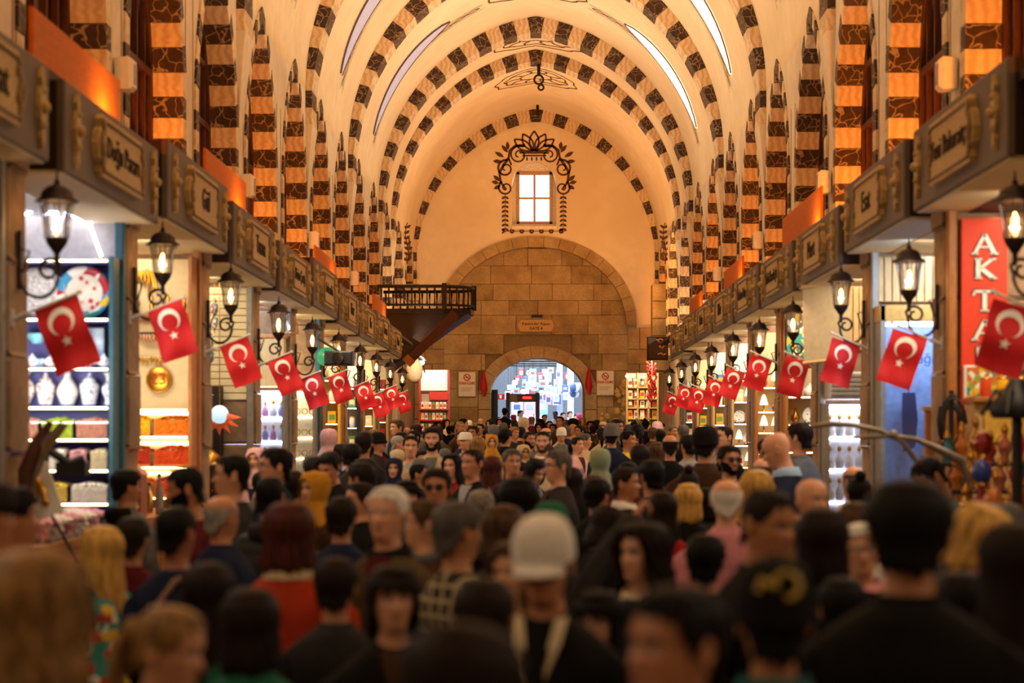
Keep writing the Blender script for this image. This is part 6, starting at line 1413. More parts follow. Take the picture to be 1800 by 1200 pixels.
# ---- hair, all in head space (chin at CH)
def hair_mesh(kind):
    b = MB(); rnd = random.Random(len(kind) * 7)
    def zend(pts, th):
        a = abs((th + pi) % (2 * pi) - pi) * 180 / pi
        for (a0, z0), (a1, z1) in zip(pts, pts[1:]):
            if a <= a1: t = (a - a0) / (a1 - a0); t = t * t * (3 - 2 * t); return z0 + (z1 - z0) * t
        return pts[-1][1]
    def hpx(th, z, off, body=0):
        if z >= .085: x, y = hp(th, z, off, False)
        else:
            x, y = hp(th, .085, off, False); t = min(1, (.085 - z) / .2); c = cos(th)
            x *= 1 + body * t; y = y * (1 + body * .35 * t) - (.012 * t if c < 0 else 0)
            if c < 0: y += .01 * t
        return x, y
    def cap(pts, off, body=0, start=None, wave=0, n=18, lo=0, hi=NS, edge=True, jit=1):
        rings = []
        for i in range(n + 1):
            t = i / n; ring = []
            for j in range(lo, hi):
                th = TH[j % NS]; ze = zend(pts, th) + jit * (.011 * sin(j * 2.7) + .009 * sin(j * 5.1 + 1)) * (1 if 2 < j % NS < NS - 2 else .5); z0 = .2285 + off * .75 if start is None else start
                z = z0 + (ze - z0) * (t ** (1.35 if start is None else 1)); o = off * (1 if i < n or not edge else .25)
                o += wave * sin(j * 2.3 + z * 60) * (.4 + t) + off * .22 * sin(j * 3.7 + i * .55) * min(1, t * 3) + off * .12 * sin(j * 8.1 + i * .3) * min(1, t * 3)
                zz = min(z, .226)
                x, y = hpx(th, zz, o, body)
                if z > .214 and start is None:
                    q = sqrt(max(0, 1 - ((z - .19) / (.2285 + off * .75 - .19)) ** 2)); x, y = hp(th, .19, off, False); x *= q; y *= q
                    if i == 0: x, y = 0, .008
                ring.append((x, y, CH + z))
            rings.append(ring)
        b.loft(rings, True, hi - lo == NS, False, False)
        return rings
    if kind in ('short', 'crop', 'quiff', 'grey_short'):
        off = {'short': .017, 'crop': .007, 'quiff': .02, 'grey_short': .013}[kind]
        cap([(0, .186), (35, .182), (58, .165), (72, .12), (84, .105), (100, .135), (112, .08), (140, .025), (180, .012)], off, wave=.002)
        if kind == 'quiff':
            for i in range(9): a = -.5 + i * .125; b.ball((.075 * sin(a), -.075 * cos(a) + .004, CH + .2), .026, 7, 5, (1, 1.1, .9))
        if kind == 'short':
            for i in range(7): a = -.6 + i * .2; b.ball((.07 * sin(a), -.072 * cos(a), CH + .196), .02, 6, 5)
    elif kind == 'fringe':
        cap([(0, .142), (40, .145), (58, .12), (66, .02), (90, -.03), (130, -.05), (180, -.06)], .022, .12, wave=.003)
    elif kind == 'bob':
        cap([(0, .19), (38, .18), (52, .14), (62, .03), (75, -.02), (110, -.045), (180, -.06)], .026, .2, wave=.003)
    elif kind in ('long', 'wavy'):
        cap([(0, .192), (34, .185), (50, .14), (60, .0), (72, -.17), (110, -.22), (180, -.25)], .024 if kind == 'long' else .032, .28, wave=.004 if kind == 'long' else .015, n=20)
    elif kind == 'tied':
        cap([(0, .19), (45, .18), (66, .13), (80, .1), (96, .12), (115, .06), (150, .03), (180, .02)], .012, wave=.0015)
        b.ball((0, .125, CH + .135), .04, 10, 8, (1, .9, 1)); b.tube([(0, .13, CH + .13), (0, .16, CH + .08), (0, .15, CH - .02), (0, .135, CH - .1)], [.03, .034, .03, .01], 8)
    elif kind == 'bun':
        cap([(0, .19), (45, .18), (66, .13), (80, .1), (96, .12), (115, .06), (150, .03), (180, .02)], .012, wave=.0015); b.ball((0, .07, CH + .25), .042, 10, 8); 
    elif kind == 'bald':   # ring of hair round the sides and back
        lo = next(j for j in range(NS) if TH[j] > R(80)); hi = NS - lo + 1
        cap([(0, .1), (84, .105), (100, .12), (115, .07), (180, .015)], .009, 0, start=.165, n=8, lo=lo, hi=hi)
    elif kind == 'shaved':
        cap([(0, .19), (50, .178), (66, .14), (84, .11), (100, .13), (115, .07), (180, .015)], .0035)
    elif kind in ('hijab', 'scarf_band'):
        n = 26; rings = []
        for i in range(n + 1):
            t = i / n; z = .2285 + .016 - t * (.2285 + .016 + .17); ring = []
            for j in range(NS):
                th = TH[j]; off = .022
                if z > .2: q = sqrt(max(0, 1 - ((z - .18) / (.2445 - .18)) ** 2)); x, y = hp(th, .18, off, False); x *= q; y *= q
                elif z > .03: x, y = hp(th, z, off, False)
                else:
                    s_ = min(1, (.03 - z) / .16); x, y = hp(th, .03, off, False); e = 1 + 1.1 * s_ ** 1.3; x *= e * 1.02; y = y * (1 + .35 * s_) + .012 * s_
                    x += .006 * sin(j * 1.9) * s_; y += .006 * sin(j * 2.3) * s_
                ring.append((x, y, CH + z))
            rings.append(ring)
        vs = [p for r in rings for p in r]; fs = []
        def rad(p): return sqrt((p[0] / .066) ** 2 + ((p[2] - CH - .098) / .094) ** 2)
        ins = [p[1] < -.01 and rad(p) < 1 for p in vs]
        for i in range(n):
            for j in range(NS):
                k = (j + 1) % NS; q = (i * NS + j, i * NS + k, (i + 1) * NS + k, (i + 1) * NS + j)
                if all(ins[v] for v in q): continue
                fs.append(q)
        keep = {v for q in fs for v in q}
        for v in keep:
            if ins[v]: p = vs[v]; r_ = max(rad(p), .2); vs[v] = (p[0] / r_, p[1], CH + .098 + (p[2] - CH - .098) / r_)
        b.add(vs, fs, True)
        b.tube([(.067 * sin(a), -.09 + .05 * abs(sin(a)) ** 2 - .012, CH + .098 + .095 * cos(a)) for a in [2 * pi * i / 24 for i in range(25)]], .009, 6)
    return b
def hat_mesh(kind):
    b = MB()
    def dome(off, z0, n=9, top=.0, flat_=0):
        rings = []
        for i in range(n + 1):
            a = pi / 2 * i / n; z = .15 + (.2285 + top - .15) * sin(a) if i else z0
            q = cos(a) ** (.62 if not flat_ else .4) if i < n else .02
            x0 = [hp(t, .15, off, False) for t in TH]
            rings.append([(x * max(q, .02), y * max(q, .02), CH + z) for x, y in x0])
        b.loft(rings, True, True, False, True)
    if kind == 'cap':
        dome(.02, .128, top=.035)
        A = []
        for i in range(13):
            a = -1.0 + i / 6; A.append([( .092 * sin(a) * 1.0, -.105 * cos(a) - .002, CH + .135), (.094 * sin(a) * 1.05, -.105 * cos(a) - .085 * cos(a * 1.3), CH + .122 - .02 * (abs(a)) ** 2 + .004), (.094 * sin(a) * 1.05, -.105 * cos(a) - .085 * cos(a * 1.3), CH + .116 - .02 * (abs(a)) ** 2)])
        b.loft(A, True, False)
        b.ball((0, .008, CH + .266), .008, 6, 4)
    elif kind == 'capback': dome(.02, .105, top=.035); b.ball((0, .008, CH + .266), .008, 6, 4)
    elif kind == 'beanie':
        dome(.024, .12, top=.05); b.loft([[(x, y, CH + z) for x, y in [hp(t, .15, o, False) for t in TH]] for z, o in ((.118, .022), (.116, .034), (.155, .036), (.158, .022))], True, True, False, False)
    elif kind == 'flatcap':
        dome(.024, .145, top=.03, flat_=1); b.loft([[(.085 * sin(a), -.09 * cos(a), CH + .152), (.09 * sin(a), -.16 * cos(a), CH + .143)] for a in [-.9 + i * .15 for i in range(13)]], True, False)
    return b
def beard_mesh():
    b = MB(); rows = [.075, .06, .045, .03, .014, 0.0, -.012]; 
    js = [j for j in range(-14, 15)]
    rings = []
    for i, z in enumerate(rows):
        ring = []
        for j in js:
            th = TH[j % NS]; zz = z + .035 * (abs(j) / 14) ** 2
            x, y = hp(th, zz, .006, False); ring.append((x, y, CH + zz))
        rings.append(ring)
    vs = [p for r in rings for p in r]; n = len(js); fs = []
    for i in range(len(rows) - 1):
        for j in range(n - 1):
            q = (i * n + j, i * n + j + 1, (i + 1) * n + j + 1, (i + 1) * n + j); c = sum((Vector(vs[v]) for v in q), Vector()) / 4
            if abs(c.x) < .026 and CH + .036 < c.z < CH + .062: continue
            if abs(c.x) < .05 and c.z > CH + .068: continue
            fs.append(q)
    b.add(vs, fs, True); return b
def glasses_mesh(dark):
    b = MB()
    for sg in (1, -1):
        c = (sg * .033, -.106, CH + .114)
        b.tube([(c[0] + .024 * cos(2 * pi * i / 14), c[1] + .008 * abs(cos(2 * pi * i / 14)) * (1 if cos(2 * pi * i / 14) * sg > 0 else 0), c[2] + .019 * sin(2 * pi * i / 14)) for i in range(15)], .0022, 4)
        b.tube([(sg * .057, -.098, CH + .12), (sg * .078, -.05, CH + .122), (sg * .08, .01, CH + .118), (sg * .079, .025, CH + .1)], .002, 4)
        if dark: b.add([(c[0] + .023 * cos(2 * pi * i / 14), c[1], c[2] + .019 * sin(2 * pi * i / 14)) for i in range(14)], [tuple(range(14))])
    b.tube([(-.01, -.108, CH + .118), (0, -.11, CH + .121), (.01, -.108, CH + .118)], .002, 4); return b
HM = {}
def hmesh(kind, fn):
    if kind not in HM: HM[kind] = fn(kind).mesh(kind)
    return HM[kind]
def shared(name, me, mats, parent, **kw):
    if not me.materials:
        for m in mats: me.materials.append(m)
    o = link(name, me, parent, **kw)
    for i, m in enumerate(mats):
        o.material_slots[i].link = 'OBJECT'; o.material_slots[i].material = m
    return o
SKIN = [M('skin_fair', '#c98f6c', .5, var=.06, scale=8), M('skin_tan', '#b0744e', .5, var=.06, scale=8), M('skin_olive', '#986040', .5, var=.06, scale=8), M('skin_dark', '#4a2c1e', .5, var=.06, scale=8)]
LIPS = M('lips', '#a0604e', .5); EYEW = M('eye_white', '#b5aa9e', .3); IRIS = M('iris', '#1d120c', .15)
HCOL = {'black': M('hair_black', '#0e0908', .65, var=.3, scale=60, stretch=(1, 1, .1), bump=.3, spec=.12), 'dark': M('hair_dark', '#1d110b', .65, var=.3, scale=60, stretch=(1, 1, .1), bump=.3, spec=.12), 'brown': M('hair_brown', '#46301c', .65, var=.7, scale=45, stretch=(1, 1, .1), bump=.3, spec=.12),
        'auburn': M('hair_auburn', '#431a10', .6, var=.5, scale=60, stretch=(1, 1, .1), bump=.3, spec=.12), 'light': M('hair_light', '#7d5a30', .5, var=.5, scale=45, stretch=(1, 1, .1), bump=.3, spec=.12), 'blonde': M('hair_blonde', '#b98c45', .5, var=.45, scale=45, stretch=(1, 1, .1), bump=.3, spec=.12),
        'grey': M('hair_grey', '#8a8178', .6, var=.25, scale=60, stretch=(1, 1, .1), bump=.3, spec=.12), 'iron': M('hair_iron', '#4d4640', .6, var=.35, scale=60, stretch=(1, 1, .1), bump=.3, spec=.12), 'white': M('hair_white', '#d6cfc4', .6, var=.12, scale=60, stretch=(1, 1, .1), bump=.3, spec=.12)}
CC = {'black': '#15120f', 'charcoal': '#2c2927', 'grey': '#5d5a58', 'navy': '#1c2136', 'blue': '#2e4a80', 'brown': '#3f2a1c', 'olive': '#4b3d24', 'orange': '#a5341a', 'pink': '#c47f85', 'white': '#cfc6ba', 'cream': '#c8b490', 'red': '#8e1a1a', 'maroon': '#4c1518', 'green': '#22583f', 'yellow': '#d8b42a',
      'teal': '#1f4a48', 'lilac': '#a795b8', 'mustard': '#b07a22', 'beige': '#b39a78', 'hotpink': '#c83c63', 'lightgrey': '#8f8b88', 'lightblue': '#8ea8c4', 'rose': '#d0a3a3', 'sage': '#7d8060'}
def clothm(c, patt=None):
    if patt == 'floral': return M('cloth_floral', '#b8342c', .8, scale=20, kind='floral', col2='#2f8f86')
    if patt == 'plaid': return M('cloth_plaid', '#231a14', .85, scale=20, kind='plaid', col2='#a08d6a')
    if patt == 'knit': return M('cloth_knit', '#6b6259', .9, scale=55, kind='spots', col2='#b5aa9a')
    if patt == 'quilt': return M('cloth_quilt_' + c, CC[c], .6, var=.2, scale=25, bump=.3)
    return M('cloth_' + c, CC[c], .9, var=.12, scale=30, bump=.15, spec=.1)
TR = None; BEARD = None; GL = {}
def person(x, top, Y, yaw, hair, hcol, tcol, label, skin=0, hy=0, hpit=0, pose='stand', kind='jacket', patt=None, hat=None, hatc='black', glasses=None, beard=None, collar=None, hood=None, group=None, z0=None, w=1.0, extra=None, shirt=None):
    """x, top: picture column and crown row; Y: distance; yaw 0 looks at the camera, + to its right"""
    global TR, BEARD
    X = (x - CX) * Y / FP; ztop = EYE + (CY - top) * Y / FP; fz = floor_z(Y) if z0 is None else z0
    hh = {'hijab': .018, 'long': .02, 'wavy': .024, 'bob': .02, 'short': .018, 'quiff': .022, 'fringe': .017, 'bald': 0, 'crop': .008}.get(hair, .012)
    if hat: hh = .04
    S = (ztop - fz) / (CH + .2285 + hh); 
    hsc = max(S, .9) / S if S < .9 else 1
    root = thing('person', label, 'person', (X, Y, fz), R(yaw), group)
    root.scale = (S * w * (.97 + .03 * hsc), S * (.97 + .03 * hsc), S)
    hyr, hpr = R(round(hy / 20) * 20), R(round(hpit / 12) * 12)
    hc = HCOL[hcol]
    body = shared('body', body_mesh(pose, hyr, hpr), [SKIN[skin], LIPS, EYEW, IRIS, hc], root)
    shared({'jacket': 'jacket', 'puffer': 'padded_jacket', 'sweater': 'sweater', 'coat': 'coat'}[kind], top_mesh(pose, kind), [clothm(tcol, patt if patt in ('floral', 'plaid') else ('quilt' if kind == 'puffer' else None))], root)
    if TR is None: TR = trousers().mesh('trousers')
    shared('trousers', TR, [clothm(['navy', 'black', 'charcoal'][(x * 7 + top) % 3])], root)
    # pieces worn on the head share a pivot in the neck
    piv = Matrix.Translation((0, 0, 1.49)) @ Matrix.Rotation(hyr, 4, 'Z') @ Matrix.Rotation(hpr, 4, 'X') @ Matrix.Translation((0, 0, -1.49))
    def onhead(o): o.matrix_local = piv; return o
    if hair not in ('none',):
        m = hc if hair != 'hijab' else clothm(hatc, patt if patt == 'knit' else None)
        onhead(shared('headscarf' if hair == 'hijab' else 'hair', hmesh(hair, hair_mesh), [m], root))
    if hat: onhead(shared({'cap': 'cap', 'capback': 'cap', 'beanie': 'beanie', 'flatcap': 'flat_cap'}[hat], hmesh(hat, hat_mesh), [clothm(hatc, 'knit' if patt == 'knit' else None)], root))
    if beard:
        if BEARD is None: BEARD = beard_mesh().mesh('beard')
        onhead(shared('beard', BEARD, [HCOL[beard]], root))
    if glasses:
        if glasses not in GL: GL[glasses] = glasses_mesh(glasses != 'clear').mesh('glasses')
        o = onhead(shared('sunglasses' if glasses != 'clear' else 'glasses', GL[glasses], [BLACK], root))
        if glasses == 'up': o.matrix_local = piv @ Matrix.Translation((0, .03, .075))
    if collar:
        if 'collar' not in GL:
            b = MB(); rr = []
            for z, e in ((1.462, .030), (1.50, .022), (1.505, .026), (1.468, .042), (1.445, .05)):
                f, bk, w_ = interp(BT, 1.462); rr.append([((w_ + e) * pw(sin(t), .9), -(f + e) * pw(cos(t), .9) if cos(t) > 0 else (bk + e) * pw(-cos(t), .9), z - .03 * max(0, cos(t))) for t in TH])
            b.loft(rr, True, True, False, False); GL['collar'] = b.mesh('collar')
        shared('collar', GL['collar'], [clothm(collar)], root)
    if hood:
        if 'hood' not in GL:
            b = MB(); b.loft([[(.1 * sin(a) * s_, .06 + .075 * -cos(a) * s_ + .03, zz) for a in [2 * pi * i / 16 for i in range(16)]] for zz, s_ in ((1.36, .35), (1.38, .85), (1.42, 1.12), (1.46, 1.08), (1.485, .9), (1.47, .7))], True); GL['hood'] = b.mesh('hood')
        shared('hood', GL['hood'], [clothm(hood)], root)
    if kind in ('jacket', 'coat', 'puffer') and abs(yaw) < 80 and Y < 30:
        if ('vee', kind) not in GL:
            b = MB(); rr = []; infl = {'jacket': .022, 'puffer': .036, 'coat': .026}[kind]
            for q in range(9):
                t_ = q / 8; z = 1.452 - .24 * t_; f_, _, w_ = interp(BT, z); hw_ = .058 * (1 - t_) + .004
                rr.append([(hw_ * u_, -(f_ + infl * 1.05) * sqrt(max(0, 1 - (hw_ * u_ / (w_ + infl)) ** 2)) - .012, z) for u_ in (-1, -.4, .4, 1)])
            b.loft(rr, True, False); GL[('vee', kind)] = b.mesh('shirt_front')
        shared('shirt_front', GL[('vee', kind)], [clothm(shirt or ['brown', 'black', 'grey', 'maroon', 'lightgrey', 'navy'][(x + top) % 6])], root)
    if extra: extra(root, piv)
    return root
# ================================================================ CROWD
def strap(root, piv):
    ob('shoulder_strap', MB().tube([(-.16, -.14, 1.1), (-.13, -.13, 1.3), (-.09, -.02, 1.455), (-.06, .1, 1.42), (.1, .14, 1.2), (.18, .12, 1.05)], .016, 5), M('strap_tan', '#7c5a3c', .6), root)
def phone(root, piv):
    ob('phone', MB().bbox(-.035, .035, -.31, -.3, 1.27, 1.42, .005), M('phone_blue', '#3a6fae', .3), root)
def emblem(root, piv):
    o = ob('emblem', MB().tube([(.03 * cos(a) - .015, .127 - .01 * sin(a), CH + .205 + .03 * sin(a)) for a in [i * .6 for i in range(9)]], .007, 5).tube([(.005, .125, CH + .2), (.045, .115, CH + .215), (.05, .118, CH + .19)], .009, 5), M('emblem_yellow', '#a8872c', .5), root); o.matrix_local = piv
def clip(root, piv):
    o = ob('hair_clip', MB().tube([(-.03, .06, CH + .24), (.03, .06, CH + .24)], .012, 6), M('clip_pale', '#d8dfe4', .2, metal=.6), root); o.matrix_local = piv
def band(root, piv):
    o = ob('goggles', MB().tube([(.088 * sin(a), -.108 * cos(a), CH + .14) for a in [-2.6 + i * .4 for i in range(14)]], .02, 6), M('goggle_yellow', '#cfa424', .5), root); o.matrix_local = piv
def chainneck(root, piv):
    ob('scarf', MB().tube([(.075 * sin(a), -.085 * cos(a) - .01, 1.465 + .012 * sin(3 * a)) for a in [i * .45 for i in range(15)]], .03, 7), clothm('grey'), root)
def lapel(root, piv):
    for sg in (1, -1): ob('lapel', MB().loft([[(sg * .05, -.085, 1.465), (sg * .085, -.06, 1.47)], [(sg * .035, -.125, 1.38), (sg * .075, -.12, 1.39)], [(sg * .012, -.145, 1.26), (sg * .03, -.145, 1.28)]], False, False), clothm('cream'), root)
QUEUE = []
def p(x, top, Y, *a_, **k_): QUEUE.append([x, top, Y, a_, k_]); return QUEUE[-1]
# ---- nearest rows
p(790, 1090, 3.0, 170, 'bob', 'dark', 'black', 'person seen from behind with a dark bowed head, lowest in the middle of the frame', 1, -40, 12)
p(1185, 1022, 3.35, -35, 'short', 'black', 'charcoal', 'person with tousled black hair turned left, large at the bottom right of centre', 1, -20)
p(283, 1060, 4.15, 75, 'tied', 'light', 'cream', 'young person with tied-back fair hair in profile, bottom left corner area', 0, 0, 12, kind='sweater')
p(62, 962, 4.1, 160, 'wavy', 'light', 'black', 'person with long wavy light brown hair and black coat at the bottom left edge', 0, -20)
p(1360, 975, 4.1, 180, 'crop', 'black', 'black', 'person in a black cap with a yellow emblem seen from behind', 1, 0, hat='capback', collar='teal', extra=emblem)
p(1597, 836, 4.75, 172, 'short', 'black', 'black', 'tall person with a round black head of hair and broad black coat', 1, kind='coat', w=1.12)
p(1790, 915, 5.0, -150, 'long', 'dark', 'charcoal', 'person with long dark brown hair at the bottom right edge', 0)
p(1052, 1035, 5.4, -25, 'fringe', 'black', 'black', 'child with black hair and glasses over a white collar', 0, 0, 0, glasses='clear', collar='white')
p(960, 898, 5.3, -14, 'crop', 'dark', 'black', 'person wearing a white cap and dark open jacket facing the camera', 1, 0, 12, hat='cap', hatc='white', extra=lapel, shirt='black')
p(690, 990, 5.7, 12, 'fringe', 'dark', 'black', 'person with a thick dark fringe and rosy face facing the camera', 0)
p(905, 947, 6.0, -30, 'bob', 'brown', 'charcoal', 'pale face peeping out behind the white capped person', 0)
p(368, 985, 6.1, 165, 'long', 'dark', 'green', 'person with long dark hair and a green top seen from behind', 1, kind='sweater')
p(1340, 856, 6.2, 42, 'crop', 'dark', 'black', 'person with cropped dark hair and black jacket looking down to the right', 1, 0, 12)
p(1445, 890, 6.6, 178, 'bob', 'dark', 'black', 'person with smooth dark brown hair seen from behind beside the black cap', 0)
p(1700, 878, 6.6, 60, 'bob', 'blonde', 'rose', 'person with tousled blonde hair looking down at a blue phone', 0, 0, 24, pose='hold', kind='sweater', extra=phone)
p(1515, 916, 7.0, -5, 'short', 'white', 'charcoal', 'person with short white hair and glasses facing the camera', 0, glasses='clear', collar='pink')
p(22, 850, 6.9, 120, 'short', 'black', 'black', 'person in a black coat at the left edge behind the yellow jacket', 1, kind='coat')
p(-22, 840, 6.2, 150, 'short', 'dark', 'yellow', 'person in a bright yellow jacket cut by the left edge', 1)
p(1130, 915, 6.9, -48, 'wavy', 'dark', 'black', 'person with long dark wavy hair looking left across the crowd', 0, collar='cream')
p(508, 880, 7.0, 176, 'bob', 'auburn', 'orange', 'person in a bright orange-red jacket with pale collar seen from behind', 0, collar='beige', w=1.05)
p(805, 878, 7.0, 130, 'grey_short', 'iron', 'brown', 'person with greying hair in a plaid shirt turned away to the right', 1, 0, patt='plaid', kind='sweater')
p(310, 888, 7.5, 158, 'crop', 'black', 'navy', 'person with cropped black hair, navy top and a tan shoulder strap', 2, kind='sweater', extra=strap)
p(682, 853, 7.5, -24, 'crop', 'white', 'olive', 'elderly person with white hair and an olive brown jacket facing the camera', 0, 0, collar='black', shirt='maroon')
p(885, 885, 7.9, 178, 'bob', 'brown', 'charcoal', 'person with rounded golden brown hair and grey coat seen from behind', 0, w=1.05)
# ---- second rows
p(178, 922, 8.2, -120, 'long', 'blonde', 'white', 'person with long blonde hair and a colourful flowered shirt', 0, patt='floral', kind='sweater')
p(745, 876, 8.2, -82, 'tied', 'brown', 'brown', 'person in profile with brown hair tied back, beside the elderly white-haired person', 0, 0, extra=chainneck)
p(968, 884, 8.3, 178, 'crop', 'dark', 'charcoal', 'person in a green beanie rising behind the white cap, seen from behind', 1, hat='beanie', hatc='green')
p(925, 930, 7.4, 178, 'short', 'dark', 'charcoal', 'person hidden behind the white cap, raising an arm that points right', 1, pose='raise', kind='jacket')
p(1505, 880, 8.7, 150, 'long', 'brown', 'white', 'person with long brown hair between the white haired one and the tall black head', 0)
p(1762, 880, 8.7, -140, 'short', 'brown', 'grey', 'person with tousled brown hair and a grey flat cap at the right counter', 1, hat='flatcap', hatc='grey')
p(912, 836, 9.0, 178, 'bob', 'black', 'black', 'person with thick black bobbed hair in the middle of the crowd, seen from behind', 1, w=1.05)
p(1395, 905, 8.4, 170, 'bob', 'light', 'black', 'small person with fair hair beneath the bald red-faced person', 0)
p(390, 872, 9.2, 140, 'bald', 'grey', 'navy', 'balding person with grey sides turned away to the right, blue top', 1)
p(1428, 838, 9.4, 28, 'none', 'grey', 'black', 'bald person with a ruddy face looking to the right', 0, 0)
p(475, 836, 9.7, 172, 'crop', 'black', 'charcoal', 'person in a charcoal padded jacket with hood seen from behind', 1, kind='puffer', hood='charcoal')
p(335, 818, 9.6, -80, 'crop', 'black', 'maroon', 'bearded person in profile with black hair and maroon top at the left', 1, 0, 12, kind='sweater', beard='black')
p(1277, 843, 9.7, 174, 'bald', 'white', 'pink', 'person with thinning grey hair and a pink jacket seen from behind', 0, w=1.08)
p(1055, 885, 9.7, 120, 'bob', 'dark', 'black', 'person with bowed dark hair in front of the raised pointing arm', 0, 0, 24)
p(408, 797, 10.3, -84, 'crop', 'black', 'charcoal', 'balding person with glasses and stubble in left profile', 0, glasses='clear')
p(1165, 862, 11.0, 176, 'long', 'dark', 'red', 'person with long dark hair and a red top seen from behind', 1, kind='sweater')
p(768, 820, 11.0, -8, 'short', 'dark', 'charcoal', 'person with dark sunglasses and dark hair facing the camera', 1, glasses='dark')
p(845, 858, 11.4, 178, 'hijab', 'black', 'black', 'person in a patterned grey knitted headscarf seen from behind', 1, hatc='grey', patt='knit')
p(632, 846, 11.4, -62, 'tied', 'dark', 'black', 'person with sunglasses pushed up on dark hair looking left', 0, glasses='up')
p(1330, 824, 11.4, 176, 'wavy', 'blonde', 'brown', 'person with curled golden hair and a shiny hair clip', 0, extra=clip)
p(553, 826, 11.8, -42, 'hijab', 'black', 'brown', 'person in a mustard yellow headscarf looking left', 0, hatc='mustard')
p(1510, 838, 11.9, 178, 'bun', 'black', 'charcoal', 'person with pinned-up black hair behind the long brown hair on the right', 0, extra=clip)
p(715, 842, 12.2, 20, 'fringe', 'black', 'black', 'young person with dark hair half hidden behind the elderly white head', 1)
p(483, 784, 12.2, -72, 'short', 'black', 'navy', 'person with short straight black hair and glasses looking left', 0, glasses='clear')
p(1210, 848, 12.2, 178, 'bob', 'blonde', 'black', 'person with ash blonde bobbed hair left of the pink jacket', 0)
p(222, 822, 12.2, 178, 'short', 'black', 'grey', 'shopkeeper in a hooded grey jacket reaching over the sweets on the left', 1, -20, 0, pose='side', hood='black') if False else p(222, 822, 12.2, 150, 'short', 'black', 'grey', 'shopkeeper in a hooded grey jacket behind the sweets counter', 1, -20, 0, hood='black')
p(635, 810, 12.7, -120, 'short', 'dark', 'charcoal', 'person with thick dark hair turned away left behind the sunglasses on the head', 1)
p(1050, 838, 12.7, 150, 'short', 'black', 'black', 'person with black hair seen from behind, above the bowed dark hair', 1)
p(1100, 820, 12.7, 75, 'crop', 'dark', 'black', 'person in a dark suit with white collar turned right', 1, collar='white')
p(1145, 806, 12.9, -160, 'short', 'black', 'charcoal', 'person with full black hair seen from behind, above the red top', 1)
p(515, 825, 13.2, 178, 'short', 'dark', 'black', 'person with dark rounded hair just left of the mustard headscarf', 1)
p(1245, 856, 13.2, -150, 'bob', 'black', 'charcoal', 'small dark-haired person between the blonde bob and the pink jacket', 0)
p(1500, 820, 13.2, -150, 'bald', 'iron', 'white', 'balding person with a white shirt at the cold lit chiller', 0)
p(1380, 755, 13.7, -105, 'none', 'black', 'navy', 'bald person in a navy sweater with pale blue collar', 0, 0, 24, kind='sweater', collar='lightblue')
p(980, 790, 13.7, -68, 'grey_short', 'iron', 'charcoal', 'person with greying hair and glasses looking left in the middle of the crowd', 0, glasses='clear')
p(1210, 826, 13.7, 178, 'bun', 'dark', 'brown', 'person with hair pinned in a bun before the large brown jacket', 0)
p(1340, 806, 14.3, 176, 'bald', 'brown', 'brown', 'person with thinning brown hair behind the golden curls', 0)
p(1380, 805, 14.3, 172, 'short', 'black', 'grey', 'person with black hair and a pale grey hood below the navy sweater', 1, hood='lightgrey')
p(585, 790, 15.0, -25, 'short', 'black', 'black', 'person with a thick black mop of hair looking down', 1, 0, 24)
p(830, 788, 15.0, -38, 'crop', 'dark', 'black', 'person with a high forehead and dark jacket looking left', 1)
p(1282, 780, 15.0, 22, 'short', 'black', 'black', 'bearded person with black glasses beside the large brown jacket', 1, glasses='dark', beard='black')
p(1240, 746, 15.3, 165, 'crop', 'black', 'brown', 'person in a black cap and large brown jacket seen from behind', 1, hat='capback', w=1.12)
p(555, 800, 15.0, 160, 'short', 'dark', 'navy', 'person with dark hair beside the jewellery window', 1)
p(1055, 786, 16.5, 172, 'hijab', 'black', 'brown', 'person in a sage green headscarf seen from behind', 1, hatc='sage')
p(900, 788, 16.5, 18, 'grey_short', 'iron', 'charcoal', 'smiling person with greying hair facing the camera', 1)
p(935, 803, 16.5, 40, 'bob', 'black', 'black', 'person with short black bob looking down, beside the smiling person', 0, 0, 24)
p(1405, 740, 16.5, -130, 'short', 'dark', 'grey', 'person with wavy dark hair and grey jacket beyond the navy sweater', 0)
p(618, 777, 17.4, 178, 'short', 'black', 'charcoal', 'person with rounded black hair near the stall lamp', 1)
p(795, 796, 17.4, -25, 'long', 'black', 'red', 'person with long black hair and a red top in front of the high forehead', 0)
p(865, 800, 17.4, 178, 'long', 'auburn', 'hotpink', 'person with long dark red hair and pink top seen from behind', 0)
p(693, 803, 18.3, -6, 'hijab', 'black', 'black', 'person in a navy blue headscarf facing the camera', 0, hatc='navy')
p(1125, 780, 18.3, 178, 'long', 'dark', 'brown', 'person with long straight dark hair seen from behind, right of centre', 1)
p(1348, 770, 18.3, -150, 'short', 'black', 'charcoal', 'person with short black hair looking at the glass lamps', 1)
p(640, 757, 19.4, 172, 'short', 'dark', 'charcoal', 'tall person with dark hair and charcoal jacket seen from behind on the left', 1)
p(760, 748, 19.4, -4, 'quiff', 'dark', 'beige', 'tall bearded person with a dark quiff facing the camera', 0, beard='dark')
p(738, 806, 19.0, 10, 'bob', 'brown', 'beige', 'person in a grey beanie with covered chin', 0, hat='beanie', hatc='grey', extra=chainneck)
p(1178, 765, 19.4, 175, 'bald', 'dark', 'black', 'person with a bald patch in dark hair seen from behind', 1)
p(722, 764, 20.0, 4, 'tied', 'dark', 'beige', 'pale person with dark hair tied back facing the camera', 0)
p(745, 790, 20.5, -10, 'short', 'black', 'black', 'black-haired person hidden below the tall bearded person', 1)
p(1155, 776, 20.2, 172, 'bob', 'brown', 'charcoal', 'person with brown hair beside the long straight dark hair', 0)
p(955, 757, 20.6, -10, 'crop', 'dark', 'cream', 'pale bearded person with pale collar in the middle distance', 0, beard='brown', collar='white')
